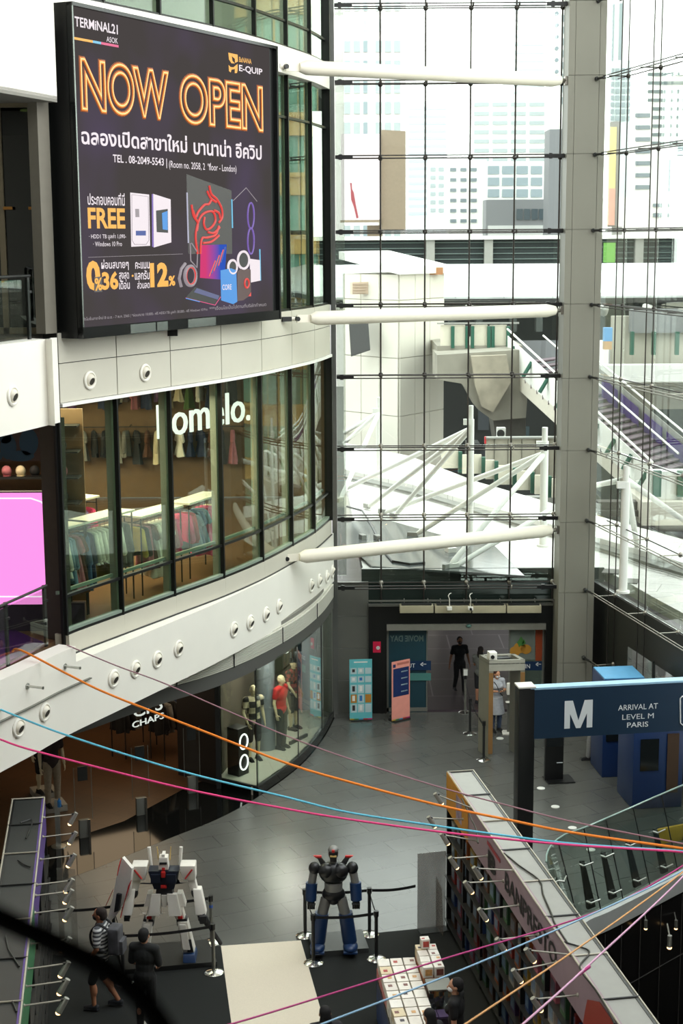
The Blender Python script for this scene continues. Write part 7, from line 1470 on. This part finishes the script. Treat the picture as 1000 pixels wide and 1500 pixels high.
# acrylic screens
def frosted(name, c, f_):
    m = bpy.data.materials.new(name); m.use_nodes = True; nt = m.node_tree; b = nt.nodes['Principled BSDF']; o = nt.nodes['Material Output']; t = nt.nodes.new('ShaderNodeBsdfTransparent'); mx = nt.nodes.new('ShaderNodeMixShader'); n = nt.nodes.new('ShaderNodeTexNoise'); n.inputs['Scale'].default_value = 1.5
    ma = nt.nodes.new('ShaderNodeMath'); ma.operation = 'MULTIPLY_ADD'; ma.inputs[1].default_value = .3; ma.inputs[2].default_value = f_ - .15; nt.links.new(n.outputs['Fac'], ma.inputs[0]); nt.links.new(ma.outputs[0], mx.inputs[0])
    b.inputs['Base Color'].default_value = rgb(c); b.inputs['Roughness'].default_value = .15; nt.links.new(t.outputs[0], mx.inputs[1]); nt.links.new(b.outputs[0], mx.inputs[2]); nt.links.new(mx.outputs[0], o.inputs[0]); return m
def acrylic(lab, base, top_h, m_, wing=None):
    A_, B_ = PZ(*base[0], 0), PZ(*base[1], 0); t_ = thing('acrylic_screen', lab, 'screen', (A_ + B_) / 2); n_ = V(((B_ - A_).y, -(B_ - A_).x, 0)).normalized()
    mb = MB(); mb.slab([A_ + ZV * .02, B_ + ZV * .02, B_ + ZV * top_h, A_ + ZV * top_h], n_, .012); mb.build('pane', m_, t_)
    mb = MB(); C_ = A_.lerp(B_, .66); mb.slab([C_ + ZV * .02, C_ + n_ * .4 + ZV * .02, C_ + n_ * .3 + ZV * .85, C_ + ZV * .95], (B_ - A_).normalized(), .01); mb.build('stay', m_, t_)
    mb = MB(); mb.box((A_ + B_) / 2 + n_ * .1 + ZV * .01, ((B_ - A_).length, .25, .02), math.atan2((B_ - A_).y, (B_ - A_).x)); mb.build('foot', m_dark, t_)
acrylic('tall smoky acrylic screen against the far end of the right display wall', ((611, 1362), (652, 1357)), 1.42, frosted('smoky_acrylic', (128, 120, 112), .55))
acrylic('slanted clear acrylic screen beside the left display wall', ((88, 1392), (115, 1394)), 1.5, frosted('clear_acrylic', (150, 150, 140), .3))
# ---- stanchions and belts round the robots
SP = {'A': (313, 1425), 'B': (310, 1381), 'C': (168, 1394), 'D': (181, 1440), 'E': (447, 1371), 'F': (541, 1369), 'G': (459, 1411), 'H': (551, 1405)}
SP = {k_: PZ(*p_, .006) for k_, p_ in SP.items()}
for k_, lab in (('A', 'near right queue post of the white robot enclosure'), ('B', 'far right queue post of the white robot enclosure, with blue tape'), ('C', 'far left queue post of the white robot enclosure'), ('D', 'near left queue post of the white robot enclosure, behind the man in black'), ('E', 'far left queue post of the black robot enclosure'), ('F', 'far right queue post of the black robot enclosure'), ('G', 'near left queue post of the black robot enclosure'), ('H', 'near right queue post of the black robot enclosure')):
    stanchion(lab, SP[k_], .87, 'queue posts round the robots', (m_greymet if k_ in 'AB' else m_dark), mat('blue_tape', (40, 90, 180), .5) if k_ == 'B' else None)
for a_, b_, lab in (('C', 'B', 'rear queue belt behind the white robot'), ('D', 'A', 'front queue belt before the white robot'), ('B', 'A', 'right side queue belt of the white robot enclosure'), ('C', 'D', 'left side queue belt of the white robot enclosure'), ('E', 'F', 'rear queue belt behind the black robot'), ('G', 'H', 'front queue belt before the black robot'), ('E', 'G', 'left side queue belt of the black robot enclosure'), ('F', 'H', 'right side queue belt of the black robot enclosure')): belt(lab, SP[a_], SP[b_])
belt('long queue belt from the black robot enclosure to the smoky screen', SP['F'], PZ(612, 1362, .06)); belt('queue belt from the left display wall to the white robot enclosure', PZ(70, 1400, 0), SP['C'])
# ---- plinths and the two robot statues (plain generic robots)
def plinth(pix, lab, m_, z=.09): mb = MB(); mb.prism([(PZ(u, v, 0).x, PZ(u, v, 0).y) for u, v in pix], .006, z); mb.build('statue_plinth', m_, None, label=lab, cat='plinth')
plinth([(172, 1393), (304, 1383), (318, 1416), (180, 1428)], 'low black plinth under the white robot statue', mat('black_plinth', (26, 27, 26), .5))
plinth([(452, 1375), (530, 1368), (540, 1396), (460, 1402)], 'low grey plinth under the black robot statue', mat('grey_plinth', (64, 66, 64), .45))
def bx(mb, a, b, w0, d0, w1, d1):   # tapered block between two points (a top, b bottom)
    a, b = V(a), V(b); P_ = [a + V((x * w0 / 2, y * d0 / 2, 0)) for x, y in ((-1, -1), (1, -1), (1, 1), (-1, 1))] + [b + V((x * w1 / 2, y * d1 / 2, 0)) for x, y in ((-1, -1), (1, -1), (1, 1), (-1, 1))]
    n0 = len(mb.bm.faces); mb.verts(P_, [(0, 1, 2, 3), (7, 6, 5, 4), (0, 4, 5, 1), (1, 5, 6, 2), (2, 6, 7, 3), (3, 7, 4, 0)]); mb.bm.faces.ensure_lookup_table(); es = {e for f in mb.bm.faces[n0:] for e in f.edges}; bmesh.ops.bevel(mb.bm, geom=list(es), offset=min(.018, .2 * min(w0, d0, w1, d1)), segments=2, affect='EDGES', profile=.6)
m_rw = mat('robot_white_shell', (226, 222, 212), .45, noise=.03); m_rd = mat('robot_dark_joint', (30, 31, 34), .5); m_rn = mat('robot_navy_shell', (28, 34, 50), .4); m_rr = mat('robot_red_accent', (190, 40, 38), .45); m_rb = mat('robot_blue_shell', (24, 52, 92), .4); m_ry = mat('robot_pale_gold', (206, 176, 110), .4); m_rg = mat('robot_grey_shell', (128, 128, 124), .4, metal=.2); m_rk = mat('robot_black_shell', (24, 25, 26), .35)
c_ = PZ(244, 1400, .09); t_ = thing('robot_statue', 'white blocky robot statue with navy chest, red trim and a shield on a plinth', 'robot statue', (c_.x, c_.y, .09), 0)
def part(nm, m_, fn): mb = MB(); fn(mb); return mb.build(nm, m_, t_, 40, world=False)
def head_w(mb): bx(mb, (0, -.02, 1.80), (0, -.02, 1.58), .15, .17, .17, .19); mb.box((0, -.01, 1.815), (.05, .16, .06), bev=.01)
h_ = part('head', m_rw, head_w); 
mb = MB(); mb.box((0, -.115, 1.70), (.12, .02, .035)); mb.build('visor', m_rd, h_, world=False); mb = MB(); mb.box((0, -.11, 1.60), (.05, .03, .05)); mb.build('chin', m_rr, h_, world=False)
for s_ in (-1, 1): mb = MB(); mb.tube((s_ * .095, .03, 1.70), (s_ * .115, .04, 1.93), .012, .008, n=6); mb.build('aerial', m_ry, h_, 60, world=False)
part('chest', m_rn, lambda mb: (bx(mb, (0, 0, 1.57), (0, 0, 1.24), .52, .26, .34, .24), mb.box((-.13, -.14, 1.45), (.16, .06, .14), bev=.015), mb.box((.13, -.14, 1.45), (.16, .06, .14), bev=.015)))
part('chest_plate', m_rr, lambda mb: mb.box((0, -.15, 1.52), (.07, .05, .1), bev=.01)); part('belly_plate', m_rr, lambda mb: mb.box((0, -.135, 1.3), (.1, .04, .05), bev=.01))
part('waist', m_rd, lambda mb: (bx(mb, (0, 0, 1.25), (0, 0, 1.12), .26, .2, .3, .2)))
part('hip_skirt', m_rw, lambda mb: (bx(mb, (-.13, -.1, 1.16), (-.18, -.14, .80), .16, .08, .2, .1), bx(mb, (.13, -.1, 1.16), (.18, -.14, .80), .16, .08, .2, .1), bx(mb, (0, -.08, 1.14), (0, -.08, .93), .09, .1, .07, .08), bx(mb, (-.25, .02, 1.14), (-.3, .02, .92), .08, .18, .1, .2), bx(mb, (.25, .02, 1.14), (.3, .02, .92), .08, .18, .1, .2)))
for s_ in (-1, 1):
    part('shoulder', m_rw, lambda mb: (bx(mb, (s_ * .40, 0, 1.66), (s_ * .42, 0, 1.40), .26, .28, .22, .24)))
    part('shoulder_trim', m_rr, lambda mb: mb.tube((s_ * .36, -.145, 1.44), (s_ * .48, -.145, 1.60), .014, n=6))
    part('back_tube', m_rw, lambda mb: mb.tube((s_ * .24, .18, 1.5), (s_ * .27, .2, 1.86), .03, n=12))
    part('upper_arm', m_rw, lambda mb: bx(mb, (s_ * .45, 0, 1.40), (s_ * .50, -.02, 1.2), .13, .14, .12, .13))
    part('elbow', m_rd, lambda mb: mb.ell((s_ * .52, -.03, 1.15), (.08, .09, .1)))
    part('forearm', m_rw, lambda mb: (bx(mb, (s_ * .55, -.04, 1.24), (s_ * .62, -.16, .84), .14, .17, .18, .19)))
    part('hand', m_rd, lambda mb: (mb.box((s_ * .62, -.18, .79), (.09, .11, .1), bev=.02), *[mb.cap((s_ * .62 + .03 * (j - 1.5) * .8, -.235, .80), (s_ * .62 + .03 * (j - 1.5) * .8, -.23, .74), .013, .012, 6) for j in range(4)], mb.cap((s_ * .57, -.2, .8), (s_ * .58, -.25, .77), .014, .012, 6)))
    part('thigh', m_rw, lambda mb: bx(mb, (s_ * .16, .02, 1.0), (s_ * .26, .0, .68), .19, .2, .16, .18))
    part('knee', m_rd, lambda mb: (mb.box((s_ * .28, -.01, .64), (.18, .17, .14), bev=.03)))
    part('knee_trim', m_rr, lambda mb: mb.box((s_ * .26, -.11, .74), (.08, .04, .05), bev=.01))
    part('shin', m_rw, lambda mb: (bx(mb, (s_ * .29, -.02, .66), (s_ * .385, .0, .1), .17, .2, .2, .26), bx(mb, (s_ * .30, -.12, .62), (s_ * .36, -.16, .2), .1, .06, .12, .08)))
    part('shin_vent', m_rd, lambda mb: bx(mb, (s_ * .40, -.145, .36), (s_ * .42, -.15, .14), .07, .03, .1, .03))
    part('foot', m_rb, lambda mb: bx(mb, (s_ * .40, -.05, .12), (s_ * .41, -.08, 0), .2, .3, .22, .4))
def shield(mb):
    P_ = [(-.68, -.1, 1.80), (-.50, -.28, 1.68), (-.56, -.30, 1.22), (-.80, -.30, .86), (-.98, -.2, .64), (-.86, -.1, 1.10), (-.80, -.06, 1.42)]
    mb.slab([V(p) for p in P_], V((.45, .8, .1)).normalized(), .06)
part('shield', m_rw, shield); part('shield_trim', m_rr, lambda mb: (mb.slab([V((-.55, -.31, 1.40)), V((-.50, -.31, 1.50)), V((-.66, -.32, 1.02)), V((-.70, -.32, .84))], V((-.45, -.8, 0)), .03), mb.slab([V((-.72, -.2, 1.68)), V((-.68, -.16, 1.82)), V((-.76, -.14, 1.5))], V((-.45, -.8, 0)), .03), mb.slab([V((-.86, -.24, 1.22)), V((-.82, -.22, 1.30)), V((-.95, -.25, 1.02))], V((-.45, -.8, 0)), .03)))
part('shield_grip', m_rd, lambda mb: mb.slab([V((-.74, -.28, 1.26)), V((-.67, -.32, 1.26)), V((-.71, -.33, .98)), V((-.79, -.3, .94))], V((-.45, -.8, 0)), .05))
part('baton', m_rd, lambda mb: (mb.box((.64, -.2, .78), (.12, .24, .14), .2, bev=.02), mb.tube((.66, -.2, .78), (.92, -.02, .22), .035, n=10), mb.tube((.64, -.22, .86), (.72, -.16, .64), .055, n=10)))
c_ = PZ(489, 1390, .09); t_ = thing('robot_statue', 'black and grey robot statue with dark blue boots on a grey plinth', 'robot statue', (c_.x, c_.y, .09), 0)
h_ = part('head', m_rk, lambda mb: (mb.ell((0, -.01, 1.73), (.085, .1, .12)), bx(mb, (0, -.02, 1.70), (0, -.03, 1.6), .13, .15, .1, .12)))
mb = MB(); mb.ell((0, .0, 1.79), (.09, .1, .07)); mb.build('helmet_band', m_rg, h_, 60, world=False); mb = MB(); mb.box((0, -.1, 1.8), (.05, .03, .05), bev=.01); mb.build('brow_plate', m_rr, h_, world=False); mb = MB(); mb.box((0, -.105, 1.71), (.11, .02, .025)); mb.build('visor', m_ry, h_, world=False)
part('neck', m_rg, lambda mb: mb.tube((0, 0, 1.5), (0, 0, 1.62), .06, n=14))
part('chest', m_rk, lambda mb: (mb.ell((0, 0, 1.38), (.25, .17, .2)), mb.ell((-.12, -.06, 1.44), (.14, .13, .13)), mb.ell((.12, -.06, 1.44), (.14, .13, .13))))
part('midriff', m_rg, lambda mb: mb.tube((0, 0, 1.22), (0, 0, 1.08), .155, .15, n=22)); part('pelvis', m_rk, lambda mb: (mb.ell((0, 0, 1.0), (.2, .15, .15)), mb.ell((0, -.02, .9), (.1, .12, .08))))
for s_ in (-1, 1):
    part('collar_fin', m_rk, lambda mb: bx(mb, (s_ * .24, .08, 1.62), (s_ * .16, .05, 1.5), .08, .05, .1, .08)); part('collar_tip', m_rr, lambda mb: bx(mb, (s_ * .27, .08, 1.65), (s_ * .24, .08, 1.61), .14, .05, .09, .05))
    part('shoulder', m_rk, lambda mb: mb.ell((s_ * .32, 0, 1.46), (.1, .1, .11))); part('upper_arm', m_rg, lambda mb: mb.tube((s_ * .33, 0, 1.40), (s_ * .37, 0, 1.18), .07, .068, n=16))
    part('forearm', m_rb, lambda mb: (mb.tube((s_ * .37, 0, 1.20), (s_ * .385, -.03, .90), .1, .095, n=18)))
    part('hand', m_rk, lambda mb: (mb.ell((s_ * .38, -.04, .83), (.07, .08, .08)), *[mb.cap((s_ * .38 + (j - 1.5) * .032, -.11, .85), (s_ * .38 + (j - 1.5) * .032, -.1, .78), .018, .016, 8) for j in range(4)], mb.cap((s_ * .32, -.07, .85), (s_ * .34, -.12, .82), .018, .015, 8)))
    part('thigh', m_rg, lambda mb: mb.tube((s_ * .12, 0, .94), (s_ * .2, -.01, .62), .095, .09, n=18))
    part('boot', m_rb, lambda mb: (mb.tube((s_ * .2, -.01, .66), (s_ * .27, .0, .14), .12, .125, n=20)))
    part('foot', m_rb, lambda mb: (mb.ell((s_ * .28, -.05, .07), (.13, .2, .085)), mb.box((s_ * .28, -.05, .02), (.24, .36, .04), bev=.015)))
# ---- sale table heaped with boxed goods
ta = PZ(551, 1424, .78); tdir = (PZ(590, 1560, .78) - ta); tdir.z = 0; tdir.normalize(); tsd = V((-tdir.y, tdir.x, 0)); tsd = tsd if tsd.x > 0 else -tsd
TL, TW = 2.7, .92; rzT = math.atan2(tsd.y, tsd.x)
def tq(a, b, z): return V((ta.x, ta.y, 0)) + tsd * a + tdir * b + ZV * z
t_ = thing('sale_table', 'low dark sale table heaped with boxed goods on the black carpet', 'table', tq(TW / 2, TL / 2, .006))
mb = MB(); mb.slab([tq(0, 0, .66), tq(TW, 0, .66), tq(TW, TL, .66), tq(0, TL, .66)], ZV, .04); mb.build('tabletop', m_dark, t_)
mb = MB(); mb.slab([tq(.0, .02, .01), tq(.0, TL - .02, .01), tq(.0, TL - .02, .66), tq(.0, .02, .66)], tsd, .02); mb.build('side_print', mat('blue_table_print', (40, 60, 100), .6, noise=.4, scale=3), t_)
for a_, b_ in ((.05, .05), (TW - .05, .05), (.05, TL - .05), (TW - .05, TL - .05)): mb = MB(); mb.box(tq(a_, b_, .33), (.05, .05, .65), rzT); mb.build('leg', m_dark, t_)
KIN = [('white', (228, 222, 210)), ('white', (220, 212, 200)), ('white', (232, 226, 216)), ('cream', (214, 196, 160)), ('pink', (206, 120, 116)), ('red', (180, 50, 44))]
def carton(lab, a, b, z, w_, l_, h_, c_, nm):
    p_ = tq(a, b, z); o = thing('carton', lab, 'box', p_, rzT + rnd.uniform(-.05, .05), 'boxed goods on the sale table')
    mb = MB(); mb.box((0, 0, h_ / 2), (w_, l_, h_), bev=.003); mb.build('body', mat('table_carton_' + nm + str(c_[0]), c_, .5, noise=.1, scale=12), o, world=False)
    k_ = rnd.randrange(4); mb = MB(); mb.box((w_ * .05, -l_ / 2 - .002, h_ * .5), (w_ * .7, .004, h_ * .6)); mb.build('side_print', mat('side_print_%d' % k_, [(170, 60, 50), (60, 50, 60), (200, 150, 90), (120, 70, 60)][k_], .5, noise=.3, scale=20), o, world=False)
    if rnd.random() < .6: mb = MB(); mb.box((rnd.uniform(-.04, .04), rnd.uniform(-.03, .03), h_ + .001), (w_ * .35, l_ * .3, .002)); mb.build('lid_print', mat('side_print_%d' % k_, (0, 0, 0)), o, world=False)
LV = ['bottom', 'middle', 'top']
for r_ in range(10):
    for c_i in range(3):
        hts = 2 if (r_ < 8) else 1
        for k_ in range(hts):
            nm, c_ = KIN[rnd.randrange(len(KIN) if k_ == 0 else 4)] if r_ < 9 else ('red', (180, 50, 44))
            carton('%s carton on the sale table: column %d, row %d from far end, %s' % (nm, c_i + 1, r_ + 1, ('lower layer', 'upper layer')[k_]), .1 + .2 * c_i, .12 + .26 * r_, .70 + .15 * k_, .18, .235, .145, c_, nm)
for r_ in range(4):
    for c_i in range(2):
        for k_ in range(3):
            nm, c_ = KIN[rnd.randrange(4)] if k_ == 2 else ('orange', (176, 110, 70))
            carton('%s carton in the tall table stack: column %d, row %d, %s' % (nm, c_i + 1, r_ + 1, LV[k_]), .68 + .17 * c_i, .1 + .2 * r_, .70 + .17 * k_, .15, .18, .165, c_, nm)
carton('single white carton perched on top of the tall stack', .74, .12, .70 + .51, .13, .13, .15, (230, 224, 214), 'white')
p_ = tq(.78, 1.15, .70); o = thing('display_case', 'clear display case with dark model pieces on the sale table', 'display case', p_, rzT)
mb = MB(); mb.box((0, 0, .2), (.34, .34, .4)); mb.build('case', m_cglass, o, world=False); mb = MB()
for j in range(14): mb.box((rnd.uniform(-.12, .12), rnd.uniform(-.12, .12), rnd.uniform(.04, .34)), (rnd.uniform(.04, .1), .03, rnd.uniform(.03, .12)), rnd.uniform(0, 3))
mb.build('model_pieces', mat('black_white_model', (70, 72, 76), .5, noise=.8, scale=20), o, world=False); mb = MB(); mb.box((0, 0, .41), (.36, .36, .02)); mb.build('lid', m_greymet, o, world=False)
for j in range(3): carton('purple carton by the clear display case, %s' % ('left one', 'middle one', 'right one')[j], .62 + .16 * j, 1.5, .70, .15, .22, .14, (74, 58, 90), 'purple')
# ---- coloured cords strung across the hall
def cord(lab, pix, y0, y1, col, r_=.016):
    n_ = len(pix); L_ = [0.]
    for a, b in zip(pix[:-1], pix[1:]): L_.append(L_[-1] + sqrt((a[0] - b[0]) ** 2 + (a[1] - b[1]) ** 2))
    P_ = [tuple(PY(u, v, y0 + (y1 - y0) * l / L_[-1])) for (u, v), l in zip(pix, L_)]
    mb = MB(); mb.path(spline(P_, 8), r_, 7); mb.build('cord', mat('cord_%d_%d_%d' % col, col, .7, noise=.06, scale=40), None, 60, label=lab, cat='cord')
HUB = (1012, 1251)
cord('thin mauve cord running from the boutique column to the right', [(98, 945), (170, 975), (238, 1000), (330, 1040), (420, 1078), (510, 1111), (640, 1152), (740, 1179), (840, 1204), (1000, 1236), (1012, 1238)], 26.0, 20, (150, 110, 120), .011)
cord('orange cord running from the left glass railing to the right', [(18, 954), (32, 953), (100, 988), (160, 1017), (290, 1068), (420, 1118), (510, 1145), (640, 1179), (740, 1200), (840, 1220), (1000, 1243), (1012, 1245)], 25.2, 20, (236, 130, 30), .019)
cord('sky blue cord running right across the hall', [(-20, 1031), (0, 1039), (95, 1076), (260, 1128), (420, 1168), (510, 1190), (640, 1210), (740, 1224), (840, 1236), (1000, 1247), (1012, 1248)], 24.0, 20, (96, 190, 216), .016)
cord('hot pink cord running right across the hall, lowest of the four', [(-20, 1077), (0, 1083), (55, 1101), (260, 1153), (420, 1185), (510, 1200), (640, 1218), (740, 1229), (840, 1238), (1000, 1248), HUB], 23.4, 20, (232, 64, 132), .016)
cord('magenta cord fanning down to the lower left, uppermost of the fan', [HUB, (1000, 1268), (905, 1322), (814, 1356), (652, 1404), (400, 1482), (310, 1508)], 20, 15, (190, 60, 130), .011)
cord('pale blue cord fanning down to the lower left', [HUB, (1000, 1275), (856, 1344), (658, 1428), (472, 1500), (430, 1516)], 20, 14.5, (150, 190, 220), .011)
cord('peach cord fanning down to the lower left', [HUB, (1000, 1277), (862, 1378), (682, 1500), (650, 1522)], 20, 14, (226, 170, 110), .011)
cord('pale pink cord fanning steeply down, steepest of the fan', [HUB, (1000, 1284), (853, 1422), (766, 1500), (740, 1524)], 20, 13.5, (226, 176, 206), .012)
mb = MB(); q0, q1 = PY(848, 1427, 16.0), PY(863, 1416, 16.2); mb.path([q0, q0.lerp(q1, .5) + V((.01, 0, .01)), q1], .02, 7); mb.build('cord_knot', mat('cord_190_60_130', (190, 60, 130)), None, 60, label='magenta knot tied round the pale pink cord', cat='knot')
mb = MB(); q = PY(1013, 1255, 19.9); mb.tube((q.x + .05, q.y, -.0), (q.x + .05, q.y, q.z + .3), .05, n=12); mb.build('cord_post', m_dark, None, 40, label='dark post at the right to which the cords are tied', cat='post')
mb = MB(); mb.path(spline([tuple(PY(u, v, 1.7)) for u, v in ((-60, 1318), (0, 1345), (100, 1392), (180, 1438), (235, 1500), (262, 1560))], 6), .014, 12); mb.build('cable', mat('matt_black_sleeve', (8, 8, 8), .95, noise=0, spec=.0), None, 60, label='out of focus black cable close to the viewer at lower left', cat='cable')
